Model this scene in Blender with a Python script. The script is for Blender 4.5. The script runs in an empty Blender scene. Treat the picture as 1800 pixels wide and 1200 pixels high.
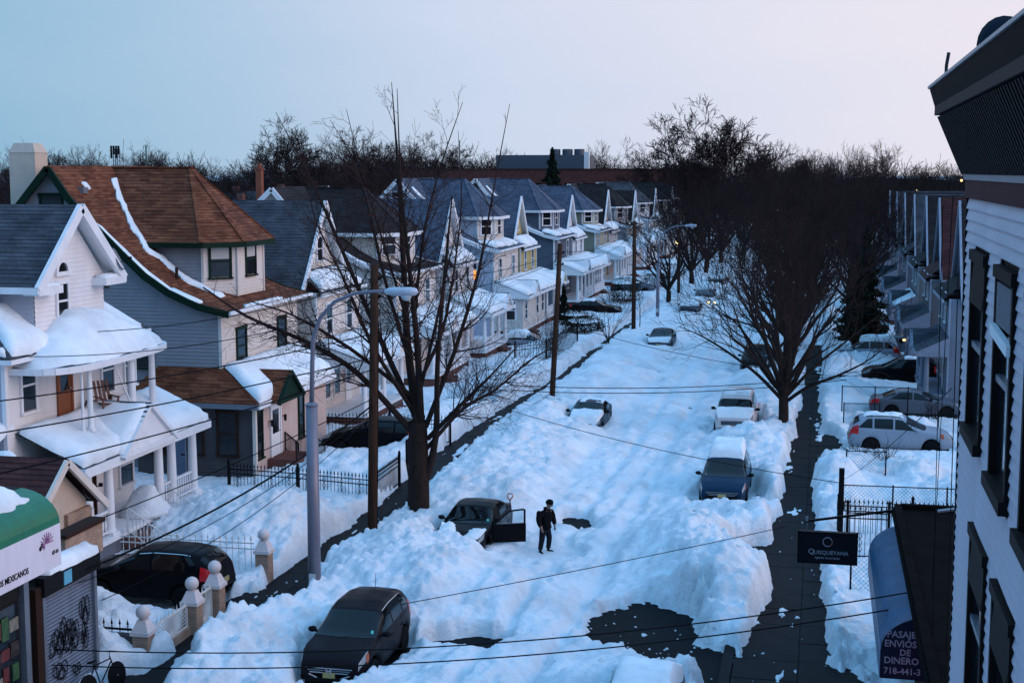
import bpy, math, random
import numpy as np
from mathutils import Vector, Matrix

R = math.radians
scene = bpy.context.scene
COL = scene.collection

# ---------------------------------------------------------------- camera
cam_d = bpy.data.cameras.new('camera')
cam_d.lens = 50.0
cam_d.sensor_width = 36.0
cam_d.clip_start = 0.1
cam_d.clip_end = 6000.0
cam = bpy.data.objects.new('camera', cam_d)
cam.location = (0, 0, 12.8)
cam.rotation_euler = (R(90 - 6.843), 0, R(12.322))
COL.objects.link(cam)
scene.camera = cam

# ---------------------------------------------------------------- sky: dusk, the sun just gone on the right
SUN_AZ = 96.0      # compass degrees from +Y towards +X
world = bpy.data.worlds.new('World')
scene.world = world
world.use_nodes = True
wn, wl = world.node_tree.nodes, world.node_tree.links
wn.clear()
w_out = wn.new('ShaderNodeOutputWorld')
w_bg = wn.new('ShaderNodeBackground')
w_sky = wn.new('ShaderNodeTexSky')
w_sky.sky_type = 'NISHITA'
w_sky.sun_disc = False
w_sky.sun_elevation = R(2.5)
w_sky.sun_rotation = R(SUN_AZ)
w_sky.altitude = 20
w_sky.air_density = 1.0
w_sky.dust_density = 0.6
w_sky.ozone_density = 3.0
# a thin veil of high cloud, whiter and pinker towards the place where the sun went down
w_tc = wn.new('ShaderNodeTexCoord')
w_sep = wn.new('ShaderNodeSeparateXYZ')
wl.new(w_tc.outputs['Generated'], w_sep.inputs[0])
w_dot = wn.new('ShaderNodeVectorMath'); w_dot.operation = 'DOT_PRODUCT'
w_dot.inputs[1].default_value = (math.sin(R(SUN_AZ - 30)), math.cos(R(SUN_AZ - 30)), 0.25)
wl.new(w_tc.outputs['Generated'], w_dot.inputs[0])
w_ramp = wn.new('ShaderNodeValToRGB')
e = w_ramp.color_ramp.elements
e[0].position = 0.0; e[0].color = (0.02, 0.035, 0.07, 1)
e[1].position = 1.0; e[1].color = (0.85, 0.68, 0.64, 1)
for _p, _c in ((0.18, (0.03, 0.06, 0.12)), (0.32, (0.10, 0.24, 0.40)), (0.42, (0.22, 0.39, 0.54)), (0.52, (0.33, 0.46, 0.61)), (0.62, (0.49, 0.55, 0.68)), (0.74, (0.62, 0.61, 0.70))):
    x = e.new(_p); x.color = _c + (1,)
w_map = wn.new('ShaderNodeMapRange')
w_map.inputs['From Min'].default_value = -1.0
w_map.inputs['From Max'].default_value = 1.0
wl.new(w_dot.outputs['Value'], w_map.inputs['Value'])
w_noise = wn.new('ShaderNodeTexNoise')
w_noise.inputs['Scale'].default_value = 1.6
w_noise.inputs['Detail'].default_value = 6
w_noise.inputs['Roughness'].default_value = 0.55
w_mapg = wn.new('ShaderNodeMapping')
w_mapg.inputs['Scale'].default_value = (1.0, 1.0, 5.0)
wl.new(w_tc.outputs['Generated'], w_mapg.inputs['Vector'])
wl.new(w_mapg.outputs['Vector'], w_noise.inputs['Vector'])
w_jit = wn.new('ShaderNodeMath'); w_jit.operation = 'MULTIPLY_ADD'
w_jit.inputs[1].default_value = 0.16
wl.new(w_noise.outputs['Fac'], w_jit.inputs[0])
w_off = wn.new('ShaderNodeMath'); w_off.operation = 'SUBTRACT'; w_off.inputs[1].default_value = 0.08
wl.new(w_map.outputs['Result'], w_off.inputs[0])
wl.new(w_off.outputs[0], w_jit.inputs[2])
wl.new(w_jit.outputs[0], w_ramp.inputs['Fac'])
# towards the zenith the veil thins out and the blue takes over
w_zen = wn.new('ShaderNodeMapRange')
w_zen.inputs['From Min'].default_value = 0.13
w_zen.inputs['From Max'].default_value = 0.62
w_zen.inputs['To Min'].default_value = 0.0
w_zen.inputs['To Max'].default_value = 0.92
wl.new(w_sep.outputs['Z'], w_zen.inputs['Value'])
w_mixz = wn.new('ShaderNodeMix'); w_mixz.data_type = 'RGBA'
w_mixz.inputs['B'].default_value = (0.24, 0.64, 1.18, 1)
wl.new(w_zen.outputs['Result'], w_mixz.inputs['Factor'])
wl.new(w_ramp.outputs['Color'], w_mixz.inputs['A'])
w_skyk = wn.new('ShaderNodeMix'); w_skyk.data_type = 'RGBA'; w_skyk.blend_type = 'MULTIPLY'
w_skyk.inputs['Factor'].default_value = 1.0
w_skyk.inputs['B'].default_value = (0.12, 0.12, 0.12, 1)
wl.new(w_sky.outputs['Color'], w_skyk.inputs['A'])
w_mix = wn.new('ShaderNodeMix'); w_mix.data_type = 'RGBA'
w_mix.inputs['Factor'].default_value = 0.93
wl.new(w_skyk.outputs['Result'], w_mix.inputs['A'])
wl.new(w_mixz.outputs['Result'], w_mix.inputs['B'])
w_bg.inputs['Strength'].default_value = 1.0
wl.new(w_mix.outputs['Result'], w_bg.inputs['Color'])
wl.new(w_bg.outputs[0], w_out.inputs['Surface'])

# ---------------------------------------------------------------- the last glow of the sun, low on the right
sun_d = bpy.data.lights.new('sun', 'SUN')
sun_d.energy = 1.0
sun_d.angle = R(50)
sun_d.color = (1.0, 0.74, 0.68)
sun = bpy.data.objects.new('sun', sun_d)
COL.objects.link(sun)
_el, _az = R(20), R(SUN_AZ)
_d = Vector((math.sin(_az) * math.cos(_el), math.cos(_az) * math.cos(_el), math.sin(_el)))
sun.rotation_euler = _d.to_track_quat('Z', 'Y').to_euler()
sun.location = (60, 0, 60)

vs = scene.view_settings
vs.view_transform = 'Standard'
vs.look = 'None'
vs.exposure = 0.43
vs.gamma = 1.0
vs.use_curve_mapping = False

# ================================================================ helpers
rnd = random.Random(7)

def tag(o, label=None, cat=None, group=None, kind=None):
    if label: o['label'] = label
    if cat: o['category'] = cat
    if group: o['group'] = group
    if kind: o['kind'] = kind
    return o

def empty(name, loc, rz=0.0, label=None, cat=None, group=None):
    o = bpy.data.objects.new(name, None)
    o.location = loc
    o.rotation_euler = (0, 0, rz)
    o.empty_display_size = 0.2
    COL.objects.link(o)
    return tag(o, label, cat, group)

def link_obj(name, me, parent=None, loc=(0, 0, 0), rot=(0, 0, 0), scale=None):
    o = bpy.data.objects.new(name, me)
    o.location = loc
    o.rotation_euler = rot
    if scale is not None: o.scale = scale
    if parent is not None: o.parent = parent
    COL.objects.link(o)
    return o

def copy_tree(o, parent=None):
    c = o.copy()
    COL.objects.link(c)
    c.parent = parent
    for ch in list(o.children):
        copy_tree(ch, c)
    return c

def newell(p):
    n = Vector((0, 0, 0))
    for i in range(len(p)):
        a, b = p[i], p[(i + 1) % len(p)]
        n += Vector(((a[1] - b[1]) * (a[2] + b[2]), (a[2] - b[2]) * (a[0] + b[0]), (a[0] - b[0]) * (a[1] + b[1])))
    return n.normalized()

def clip(poly, f):
    """keep the part of a polygon where f(p) >= 0"""
    out = []
    for i in range(len(poly)):
        a, b = poly[i], poly[(i + 1) % len(poly)]
        fa, fb = f(a), f(b)
        if fa >= 0: out.append(a)
        if (fa > 0 and fb < 0) or (fa < 0 and fb > 0):
            t = fa / (fa - fb)
            out.append(a + (b - a) * t)
    return out

class MB:
    """collects faces for one mesh"""
    def __init__(s):
        s.v = []; s.f = []; s.m = []
    def add(s, vs_, fs, m=0):
        k = len(s.v)
        s.v.extend([tuple(p) for p in vs_])
        for f in fs:
            s.f.append([i + k for i in f]); s.m.append(m)
        return s
    def poly(s, pts, m=0):
        return s.add(pts, [list(range(len(pts)))], m)
    def box(s, x0, x1, y0, y1, z0, z1, m=0):
        v = [(x0, y0, z0), (x1, y0, z0), (x1, y1, z0), (x0, y1, z0), (x0, y0, z1), (x1, y0, z1), (x1, y1, z1), (x0, y1, z1)]
        return s.add(v, [[0, 3, 2, 1], [4, 5, 6, 7], [0, 1, 5, 4], [1, 2, 6, 5], [2, 3, 7, 6], [3, 0, 4, 7]], m)
    def bar(s, a, b, w, h=None, up=(0, 0, 1), m=0):
        """box from a to b, w across and h along up"""
        h = h or w
        a, b = Vector(a), Vector(b)
        d = (b - a).normalized()
        u = Vector(up)
        if abs(d.dot(u)) > 0.99: u = Vector((1, 0, 0))
        r = d.cross(u).normalized()
        u = r.cross(d).normalized()
        r *= w / 2; u *= h / 2
        v = [a - r - u, a + r - u, a + r + u, a - r + u, b - r - u, b + r - u, b + r + u, b - r + u]
        return s.add(v, [[0, 1, 2, 3], [7, 6, 5, 4], [0, 4, 5, 1], [1, 5, 6, 2], [2, 6, 7, 3], [3, 7, 4, 0]], m)
    def prism(s, pts, vec, m=0):
        """polygon pts pushed along vec"""
        vec = Vector(vec)
        p = [Vector(q) for q in pts]
        n = len(p)
        v = p + [q + vec for q in p]
        fl = newell(p).dot(vec) > 0
        fs = [list(range(n))[::-1] if fl else list(range(n)), [i + n for i in range(n)] if fl else [i + n for i in range(n)][::-1]]
        for i in range(n):
            j = (i + 1) % n
            q = [i, j, j + n, i + n]
            fs.append(q if fl else q[::-1])
        return s.add(v, fs, m)
    def tube(s, pts, rad, n=6, cap=True, m=0):
        pts = [Vector(p) for p in pts]
        if not hasattr(rad, '__len__'): rad = [rad] * len(pts)
        k = len(pts); ring = []
        u = None
        for i, p in enumerate(pts):
            d = (pts[min(i + 1, k - 1)] - pts[max(i - 1, 0)])
            if d.length < 1e-9: d = Vector((0, 0, 1))
            d.normalize()
            if u is None:
                u = d.orthogonal().normalized()
            else:
                u = (u - d * u.dot(d))
                u = u.normalized() if u.length > 1e-6 else d.orthogonal().normalized()
            w = d.cross(u)
            ring.append([p + (u * math.cos(2 * math.pi * j / n) + w * math.sin(2 * math.pi * j / n)) * rad[i] for j in range(n)])
        v = [q for r_ in ring for q in r_]
        fs = []
        for i in range(k - 1):
            for j in range(n):
                j2 = (j + 1) % n
                fs.append([i * n + j, i * n + j2, (i + 1) * n + j2, (i + 1) * n + j])
        if cap:
            fs.append(list(range(n))[::-1]); fs.append([(k - 1) * n + j for j in range(n)])
        return s.add(v, fs, m)
    def lathe(s, prof, c=(0, 0, 0), n=12, m=0, axis='z'):
        """prof: list of (radius, height)"""
        v = []; fs = []
        for r_, z in prof:
            for j in range(n):
                a = 2 * math.pi * j / n
                p = (r_ * math.cos(a), r_ * math.sin(a), z)
                if axis == 'y': p = (p[0], p[2], p[1])
                if axis == 'x': p = (p[2], p[0], p[1])
                v.append((p[0] + c[0], p[1] + c[1], p[2] + c[2]))
        k = len(prof)
        for i in range(k - 1):
            for j in range(n):
                j2 = (j + 1) % n
                fs.append([i * n + j, i * n + j2, (i + 1) * n + j2, (i + 1) * n + j])
        fs.append(list(range(n))[::-1]); fs.append([(k - 1) * n + j for j in range(n)])
        return s.add(v, fs, m)
    def courses(s, pts, step, off, nrm=None, up=(0, 0, 1), m=0, start=None):
        """a flat polygon laid in overlapping courses: lap siding or rows of shingles"""
        p = [Vector(q) for q in pts]
        n = Vector(nrm).normalized() if nrm is not None else newell(p)
        u = Vector(up); u = (u - n * u.dot(n)).normalized()
        hs = [q.dot(u) for q in p]
        h0 = min(hs) if start is None else start
        k = 0
        if newell(p).dot(n) < 0: p = p[::-1]
        while h0 + k * step < max(hs) - 1e-4:
            a = h0 + k * step; b = a + step
            c = clip(p, lambda q: q.dot(u) - a)
            if len(c) >= 3: c = clip(c, lambda q: b - q.dot(u))
            if len(c) >= 3:
                s.poly([q + n * (off * (1 - (q.dot(u) - a) / step)) for q in c], m)
                low = [i for i in range(len(c)) if abs(c[i].dot(u) - a) < 1e-4]
                for i in range(len(c)):
                    j = (i + 1) % len(c)
                    if i in low and j in low and (c[i] - c[j]).length > 1e-4:
                        s.poly([c[i], c[j], c[j] + n * off, c[i] + n * off], m)
            k += 1
        return s
    def mesh(s, name, mats, smooth=False):
        me = bpy.data.meshes.new(name)
        me.from_pydata(s.v, [], s.f)
        if not isinstance(mats, (list, tuple)): mats = [mats]
        for mt in mats: me.materials.append(mt)
        if len(mats) > 1: me.polygons.foreach_set('material_index', s.m)
        if smooth: me.polygons.foreach_set('use_smooth', [True] * len(s.f))
        me.update()
        return me
    def build(s, name, mats, parent=None, loc=(0, 0, 0), rot=(0, 0, 0), smooth=False):
        return link_obj(name, s.mesh(name, mats, smooth), parent, loc, rot)

# ---------------------------------------------------------------- numpy noise
def _hash(ix, iy, seed):
    h = (ix.astype(np.int64) * 374761393 + iy.astype(np.int64) * 668265263 + seed * 974634777) & 0xFFFFFFFF
    h = ((h ^ (h >> 13)) * 1274126177) & 0xFFFFFFFF
    h = h ^ (h >> 16)
    return (h & 0xFFFFFF) / float(0xFFFFFF)

def vnoise(x, y, seed=0):
    x = np.asarray(x, float); y = np.asarray(y, float)
    ix = np.floor(x); iy = np.floor(y)
    fx = x - ix; fy = y - iy
    fx = fx * fx * (3 - 2 * fx); fy = fy * fy * (3 - 2 * fy)
    a = _hash(ix, iy, seed); b = _hash(ix + 1, iy, seed); c = _hash(ix, iy + 1, seed); d = _hash(ix + 1, iy + 1, seed)
    return (a * (1 - fx) + b * fx) * (1 - fy) + (c * (1 - fx) + d * fx) * fy

def fbm(x, y, oct=4, seed=0, gain=0.5):
    s_ = 0; a = 1.0; t = 0
    c, sn = math.cos(0.6), math.sin(0.6)
    for i in range(oct):
        s_ = s_ + a * vnoise(x, y, seed + i * 17); t += a
        x, y = (c * x - sn * y) * 2.03 + 11.3, (sn * x + c * y) * 2.03 + 5.7
        a *= gain
    return s_ / t

def cells(x, y, seed=0):
    """distance to the nearest of scattered points: lumps"""
    x = np.asarray(x, float); y = np.asarray(y, float)
    ix = np.floor(x); iy = np.floor(y)
    best = np.full(x.shape, 9.0)
    for dx in (-1, 0, 1):
        for dy in (-1, 0, 1):
            px = ix + dx + _hash(ix + dx, iy + dy, seed); py = iy + dy + _hash(ix + dx, iy + dy, seed + 99)
            best = np.minimum(best, (px - x) ** 2 + (py - y) ** 2)
    return np.sqrt(best)

def sstep(a, b, x):
    t = np.clip((x - a) / (b - a), 0, 1)
    return t * t * (3 - 2 * t)

def grid_mesh(name, X, Y, Z, mat, smooth=True, keep=None):
    nr, nc = X.shape
    me = bpy.data.meshes.new(name)
    co = np.stack([X, Y, Z], -1).reshape(-1, 3).astype(np.float32)
    i = np.arange(nr * nc).reshape(nr, nc)
    q = np.stack([i[:-1, :-1], i[:-1, 1:], i[1:, 1:], i[1:, :-1]], -1).reshape(-1, 4)
    if keep is not None: q = q[keep.reshape(-1)]
    me.vertices.add(len(co)); me.vertices.foreach_set('co', co.ravel())
    me.loops.add(q.size); me.loops.foreach_set('vertex_index', q.ravel().astype(np.int32))
    me.polygons.add(len(q)); me.polygons.foreach_set('loop_start', np.arange(0, q.size, 4, dtype=np.int32))
    me.polygons.foreach_set('loop_total', np.full(len(q), 4, np.int32))
    me.polygons.foreach_set('use_smooth', np.full(len(q), smooth, bool))
    me.materials.append(mat)
    me.update(calc_edges=True)
    return me

# ---------------------------------------------------------------- materials
def new_mat(name):
    m = bpy.data.materials.new(name)
    m.use_nodes = True
    nt = m.node_tree
    b = nt.nodes['Principled BSDF']
    return m, nt, b

def lin(c):
    return tuple(c) + (1.0,) if len(c) == 3 else tuple(c)

def mat(name, col, rough=0.7, metal=0.0, var=0.15, scale=3.0, bump=0.0, bscale=40.0, spec=None, stretch=(1, 1, 1)):
    """plain surface with uneven colour and fine relief"""
    m, nt, b = new_mat(name)
    b.inputs['Roughness'].default_value = rough
    b.inputs['Metallic'].default_value = metal
    if spec is None and max(col) < 0.09: spec = 0.05
    if spec is not None: b.inputs['Specular IOR Level'].default_value = spec
    tc = nt.nodes.new('ShaderNodeTexCoord')
    mp = nt.nodes.new('ShaderNodeMapping'); mp.inputs['Scale'].default_value = stretch
    nt.links.new(tc.outputs['Object'], mp.inputs['Vector'])
    if var > 0:
        nz = nt.nodes.new('ShaderNodeTexNoise')
        nz.inputs['Scale'].default_value = scale; nz.inputs['Detail'].default_value = 6; nz.inputs['Roughness'].default_value = 0.65
        nt.links.new(mp.outputs['Vector'], nz.inputs['Vector'])
        rp = nt.nodes.new('ShaderNodeValToRGB')
        rp.color_ramp.elements[0].position = 0.3; rp.color_ramp.elements[1].position = 0.75
        rp.color_ramp.elements[0].color = lin([c * (1 - var) for c in col])
        rp.color_ramp.elements[1].color = lin([min(1, c * (1 + var)) for c in col])
        nt.links.new(nz.outputs['Fac'], rp.inputs['Fac'])
        nt.links.new(rp.outputs['Color'], b.inputs['Base Color'])
    else:
        b.inputs['Base Color'].default_value = lin(col)
    if bump > 0:
        n2 = nt.nodes.new('ShaderNodeTexNoise'); n2.inputs['Scale'].default_value = bscale; n2.inputs['Detail'].default_value = 5
        nt.links.new(mp.outputs['Vector'], n2.inputs['Vector'])
        bp = nt.nodes.new('ShaderNodeBump'); bp.inputs['Strength'].default_value = bump; bp.inputs['Distance'].default_value = 0.02
        nt.links.new(n2.outputs['Fac'], bp.inputs['Height'])
        nt.links.new(bp.outputs['Normal'], b.inputs['Normal'])
    return m

def emit_mat(name, col, strength):
    m, nt, b = new_mat(name)
    b.inputs['Base Color'].default_value = lin(col)
    b.inputs['Emission Color'].default_value = lin(col)
    b.inputs['Emission Strength'].default_value = strength
    return m

def brick_mat(name, c1, c2, mortar, bw=0.3, rh=0.14, msize=0.01, rough=0.85, offset=0.5, blotch=0.35, bump=0.4):
    """rows of pieces along (x + y, z): shingles, bricks"""
    m, nt, b = new_mat(name)
    b.inputs['Roughness'].default_value = rough
    b.inputs['Specular IOR Level'].default_value = 0.2
    tc = nt.nodes.new('ShaderNodeTexCoord')
    sp = nt.nodes.new('ShaderNodeSeparateXYZ'); nt.links.new(tc.outputs['Object'], sp.inputs[0])
    ad = nt.nodes.new('ShaderNodeMath'); ad.operation = 'ADD'
    nt.links.new(sp.outputs['X'], ad.inputs[0]); nt.links.new(sp.outputs['Y'], ad.inputs[1])
    cb = nt.nodes.new('ShaderNodeCombineXYZ')
    nt.links.new(ad.outputs[0], cb.inputs['X']); nt.links.new(sp.outputs['Z'], cb.inputs['Y'])
    br = nt.nodes.new('ShaderNodeTexBrick')
    br.offset = offset
    br.inputs['Scale'].default_value = 1.0
    br.inputs['Brick Width'].default_value = bw
    br.inputs['Row Height'].default_value = rh
    br.inputs['Mortar Size'].default_value = msize
    br.inputs['Color1'].default_value = lin(c1)
    br.inputs['Color2'].default_value = lin(c2)
    br.inputs['Mortar'].default_value = lin(mortar)
    nt.links.new(cb.outputs[0], br.inputs['Vector'])
    nz = nt.nodes.new('ShaderNodeTexNoise'); nz.inputs['Scale'].default_value = 1.1; nz.inputs['Detail'].default_value = 8; nz.inputs['Roughness'].default_value = 0.7
    nt.links.new(tc.outputs['Object'], nz.inputs['Vector'])
    mr = nt.nodes.new('ShaderNodeMapRange')
    mr.inputs['From Min'].default_value = 0.3; mr.inputs['From Max'].default_value = 0.7
    mr.inputs['To Min'].default_value = 1 - blotch; mr.inputs['To Max'].default_value = 1 + blotch
    nt.links.new(nz.outputs['Fac'], mr.inputs['Value'])
    mx = nt.nodes.new('ShaderNodeVectorMath'); mx.operation = 'SCALE'
    nt.links.new(br.outputs['Color'], mx.inputs[0]); nt.links.new(mr.outputs['Result'], mx.inputs['Scale'])
    nt.links.new(mx.outputs[0], b.inputs['Base Color'])
    bp = nt.nodes.new('ShaderNodeBump'); bp.inputs['Strength'].default_value = bump; bp.inputs['Distance'].default_value = 0.015
    iv = nt.nodes.new('ShaderNodeMath'); iv.operation = 'SUBTRACT'; iv.inputs[0].default_value = 1.0
    nt.links.new(br.outputs['Fac'], iv.inputs[1])
    nt.links.new(iv.outputs[0], bp.inputs['Height'])
    nt.links.new(bp.outputs['Normal'], b.inputs['Normal'])
    return m

def snow_mat(name, col=(0.80, 0.83, 0.87), bump=0.6):
    m, nt, b = new_mat(name)
    b.inputs['Roughness'].default_value = 0.75
    b.inputs['Specular IOR Level'].default_value = 0.25
    tc = nt.nodes.new('ShaderNodeTexCoord')
    n1 = nt.nodes.new('ShaderNodeTexNoise'); n1.inputs['Scale'].default_value = 0.6; n1.inputs['Detail'].default_value = 8; n1.inputs['Roughness'].default_value = 0.7
    nt.links.new(tc.outputs['Object'], n1.inputs['Vector'])
    rp = nt.nodes.new('ShaderNodeValToRGB')
    rp.color_ramp.elements[0].position = 0.30; rp.color_ramp.elements[1].position = 0.58
    rp.color_ramp.elements[0].color = lin([c * 0.74 for c in col]); rp.color_ramp.elements[1].color = lin(col)
    nt.links.new(n1.outputs['Fac'], rp.inputs['Fac'])
    nt.links.new(rp.outputs['Color'], b.inputs['Base Color'])
    n2 = nt.nodes.new('ShaderNodeTexNoise'); n2.inputs['Scale'].default_value = 5.0; n2.inputs['Detail'].default_value = 9; n2.inputs['Roughness'].default_value = 0.7
    nt.links.new(tc.outputs['Object'], n2.inputs['Vector'])
    bp = nt.nodes.new('ShaderNodeBump'); bp.inputs['Strength'].default_value = bump; bp.inputs['Distance'].default_value = 0.22
    nt.links.new(n2.outputs['Fac'], bp.inputs['Height'])
    nt.links.new(bp.outputs['Normal'], b.inputs['Normal'])
    return m

def glass_mat(name, col=(0.01, 0.012, 0.016), rough=0.06):
    m, nt, b = new_mat(name)
    b.inputs['Base Color'].default_value = lin(col)
    b.inputs['Roughness'].default_value = rough
    b.inputs['Specular IOR Level'].default_value = 0.5
    return m

M = {}
M['snow'] = snow_mat('snow')
M['snow_smooth'] = snow_mat('roof_snow', (0.80, 0.83, 0.86), 0.15)
M['glass'] = glass_mat('window_glass')
M['white'] = mat('white_paint', (0.72, 0.72, 0.74), 0.55, var=0.08, scale=2)
M['cream'] = mat('cream_paint', (0.62, 0.55, 0.49), 0.6, var=0.08, scale=2)
M['trim_green'] = mat('dark_green_trim', (0.008, 0.022, 0.014), 0.5)
M['black_iron'] = mat('black_iron', (0.008, 0.008, 0.010), 0.5, metal=0.3)
M['white_iron'] = mat('white_iron', (0.6, 0.58, 0.56), 0.5)
M['galv'] = mat('galvanised_steel', (0.22, 0.24, 0.28), 0.45, metal=0.6)
M['dark_wood'] = mat('dark_wood', (0.035, 0.018, 0.014), 0.8, stretch=(8, 8, 1))
M['rubber'] = mat('black_rubber', (0.008, 0.008, 0.009), 0.8)
M['asphalt'] = mat('wet_asphalt', (0.0055, 0.0055, 0.007), 0.75, spec=0.10, var=0.45, scale=1.2, bump=0.3, bscale=60)
M['concrete'] = mat('wet_concrete', (0.015, 0.0125, 0.014), 0.75, spec=0.10, var=0.35, scale=1.5, bump=0.25, bscale=30)
M['red_brick'] = brick_mat('red_brick', (0.10, 0.03, 0.022), (0.15, 0.05, 0.035), (0.09, 0.075, 0.07), 0.22, 0.075, 0.01)
M['tan_brick'] = brick_mat('tan_brick', (0.30, 0.19, 0.13), (0.38, 0.25, 0.18), (0.22, 0.18, 0.15), 0.22, 0.075, 0.01)
M['chrome'] = mat('chrome', (0.6, 0.6, 0.62), 0.2, metal=1.0, var=0)

def shingles(name, c1, c2, rh=0.10):
    return brick_mat(name, c1, c2, [c * 0.5 for c in c1], 0.45, rh, 0.006, 0.9, 0.5, 0.4, 0.3)
M['roof_brown'] = shingles('brown_shingles', (0.10, 0.028, 0.014), (0.20, 0.072, 0.036), 0.11)
M['roof_slate'] = shingles('slate_shingles', (0.045, 0.050, 0.062), (0.075, 0.080, 0.095))
M['roof_blue'] = shingles('blue_grey_shingles', (0.060, 0.078, 0.115), (0.085, 0.105, 0.15))
M['roof_dark'] = shingles('dark_shingles', (0.014, 0.012, 0.014), (0.03, 0.026, 0.028))
M['roof_maroon'] = shingles('maroon_shingles', (0.05, 0.018, 0.018), (0.08, 0.028, 0.026))
_pcache = {}
def paint(col, name='painted_siding'):
    k = tuple(round(c, 3) for c in col)
    if k not in _pcache: _pcache[k] = mat(name, col, 0.6, var=0.10, scale=1.3, stretch=(1, 1, 0.5))
    return _pcache[k]

# ================================================================ the ground and the snow
g = MB(); g.poly([(-2500, -400, -0.06), (2500, -400, -0.06), (2500, 3500, -0.06), (-2500, 3500, -0.06)])
tag(g.build('ground', M['snow']), 'flat ground under snow reaching to the horizon', kind='structure')
g = MB(); g.poly([(-12.7, -20, 0.0), (-2.3, -20, 0.0), (-2.3, 420, 0.0), (-12.7, 420, 0.0)])
road = tag(g.build('road', M['asphalt']), 'dark wet asphalt street mostly buried in snow', kind='structure')
def slabs(name, x0, x1, ya, yb, n, drive=None):
    """a pavement of separate concrete slabs with open joints"""
    bed = MB(); bed.box(x0, x1, ya, yb, -0.05, 0.105)
    root = tag(bed.build(name, M['asphalt']), None, kind='structure')
    w = (x1 - x0) / n
    sm = MB(); sm.box(0.012, w - 0.012, 0.012, 1.488, 0.0, 0.03)
    me = sm.mesh('slab', M['concrete'])
    y = ya
    k = 0
    while y < yb - 1.4:
        for i in range(n):
            o = link_obj('slab', me, root, (x0 + i * w, y, 0.1 + 0.006 * math.sin(k * 2.3 + i)))
            k += 1
        y += 1.5
    return root
slabs('pavement_left', -17.0, -14.2, 28, 118, 2)
slabs('pavement_right', -2.0, 1.3, 26, 106, 2)
for nm, x in (('kerb_left', -14.2), ('kerb_right', -2.3)):
    k_ = MB(); k_.box(x, x + 0.3 if x < -5 else x + 0.28, 20, 300, -0.05, 0.14)
    # kerb stones end to end
    tag(k_.build(nm, M['concrete']), None, kind='structure')
g = MB(); g.poly([(-14.0, 20, 0.008), (-12.6, 20, 0.008), (-12.6, 300, 0.008), (-14.0, 300, 0.008)])
tag(g.build('verge', M['asphalt']), None, kind='structure')

def pw(y, pts):
    return np.interp(y, [p[0] for p in pts], [p[1] for p in pts])

SWL = [(28, -15.8), (42.5, -15.69), (47, -15.6), (53, -15.6), (61.4, -16.0), (70.4, -16.05), (80, -15.66), (86, -15.25), (97, -15.5), (123, -15.2), (400, -15.3)]
SWR = [(26, -0.7), (36, -0.75), (42, -0.55), (48.6, -0.7), (58.7, -0.8), (66, -0.45), (75.6, -0.4), (93, -0.39), (400, -0.4)]
# (cx, cy, rx, ry, height) heaps added on top
HEAPS = [(-11.4, 42.6, 1.9, 0.9, 0.45), (-12.9, 44.5, 0.8, 2.4, 0.5), (-11.0, 65.2, 1.8, 1.3, 0.4), (-12.8, 67.5, 0.9, 2.5, 0.5), (-11.6, 39.4, 3.0, 2.3, 0.75), (-9.4, 40.0, 2.4, 1.9, 0.45), (-13.2, 41.8, 1.6, 2.2, 0.5), (-13.4, 54, 1.3, 6, 0.45), (-12.6, 60, 2.0, 4.5, 0.5), (-10.8, 52.5, 2.0, 2.8, 0.45),
         (-20.0, 45.3, 3.2, 2.6, 1.0), (-18.2, 44.0, 1.6, 2.4, 0.6), (-17.6, 46.5, 0.9, 2.5, 0.35), (-19.0, 54.4, 2.6, 2.6, 0.7), (-17.6, 60.5, 1.0, 4.0, 0.55), (-18.4, 68, 2.2, 4, 0.7), (-17.9, 78, 1.7, 4, 0.8), (-18.2, 85.5, 2.0, 3.2, 0.7), (-18.3, 99, 1.8, 5, 0.5),
         (-13.2, 66, 1.0, 5, 0.45), (-13.0, 84, 1.2, 9, 0.45), (-19.4, 34.6, 1.8, 1.3, 0.85), (-17.7, 32.0, 0.6, 0.7, 0.8), (-15.2, 34.4, 0.8, 3.0, 0.7), (-14.2, 36.0, 0.9, 2.0, 0.35), (-14.4, 32, 1.4, 2.5, 0.6),
         (-4.5, 46.6, 2.0, 2.2, 0.75), (-2.6, 41.4, 1.35, 2.0, 1.15), (-3.6, 44.2, 1.6, 2.0, 0.45), (-3.2, 50.2, 2.4, 0.8, 0.3), (-2.0, 49.2, 1.2, 1.2, 0.45), (-7.5, 33, 2.5, 3.0, 0.45), (-4.8, 31.5, 1.6, 1.5, 0.7), (-9.0, 29.5, 2.0, 3.0, 0.4),
         (-1.9, 56.5, 0.7, 2.2, 0.5), (-2.6, 63.5, 1.8, 1.7, 0.6), (-3.3, 65.2, 1.3, 1.0, 0.35), (-2.6, 74, 0.9, 8, 0.3), (-5.6, 61, 0.9, 2.5, 0.3),
         (0.85, 57.6, 0.75, 2.6, 0.75), (0.95, 52.0, 0.7, 2.2, 0.6), (1.7, 60.2, 1.0, 1.6, 0.4), (3.7, 59.6, 1.6, 2.0, 0.55), (5.2, 56.0, 1.5, 2.0, 0.4), (2.6, 71.2, 1.4, 0.9, 0.45), (4.6, 71.2, 0.8, 1.2, 0.35), (1.4, 79, 1.2, 4, 0.55), (2.3, 83, 1.6, 2.0, 0.6), (1.2, 92, 1.2, 5, 0.6), (3.2, 97, 2.0, 2.0, 0.6),
         (0.75, 38.5, 0.55, 3.0, 0.15)]
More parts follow.
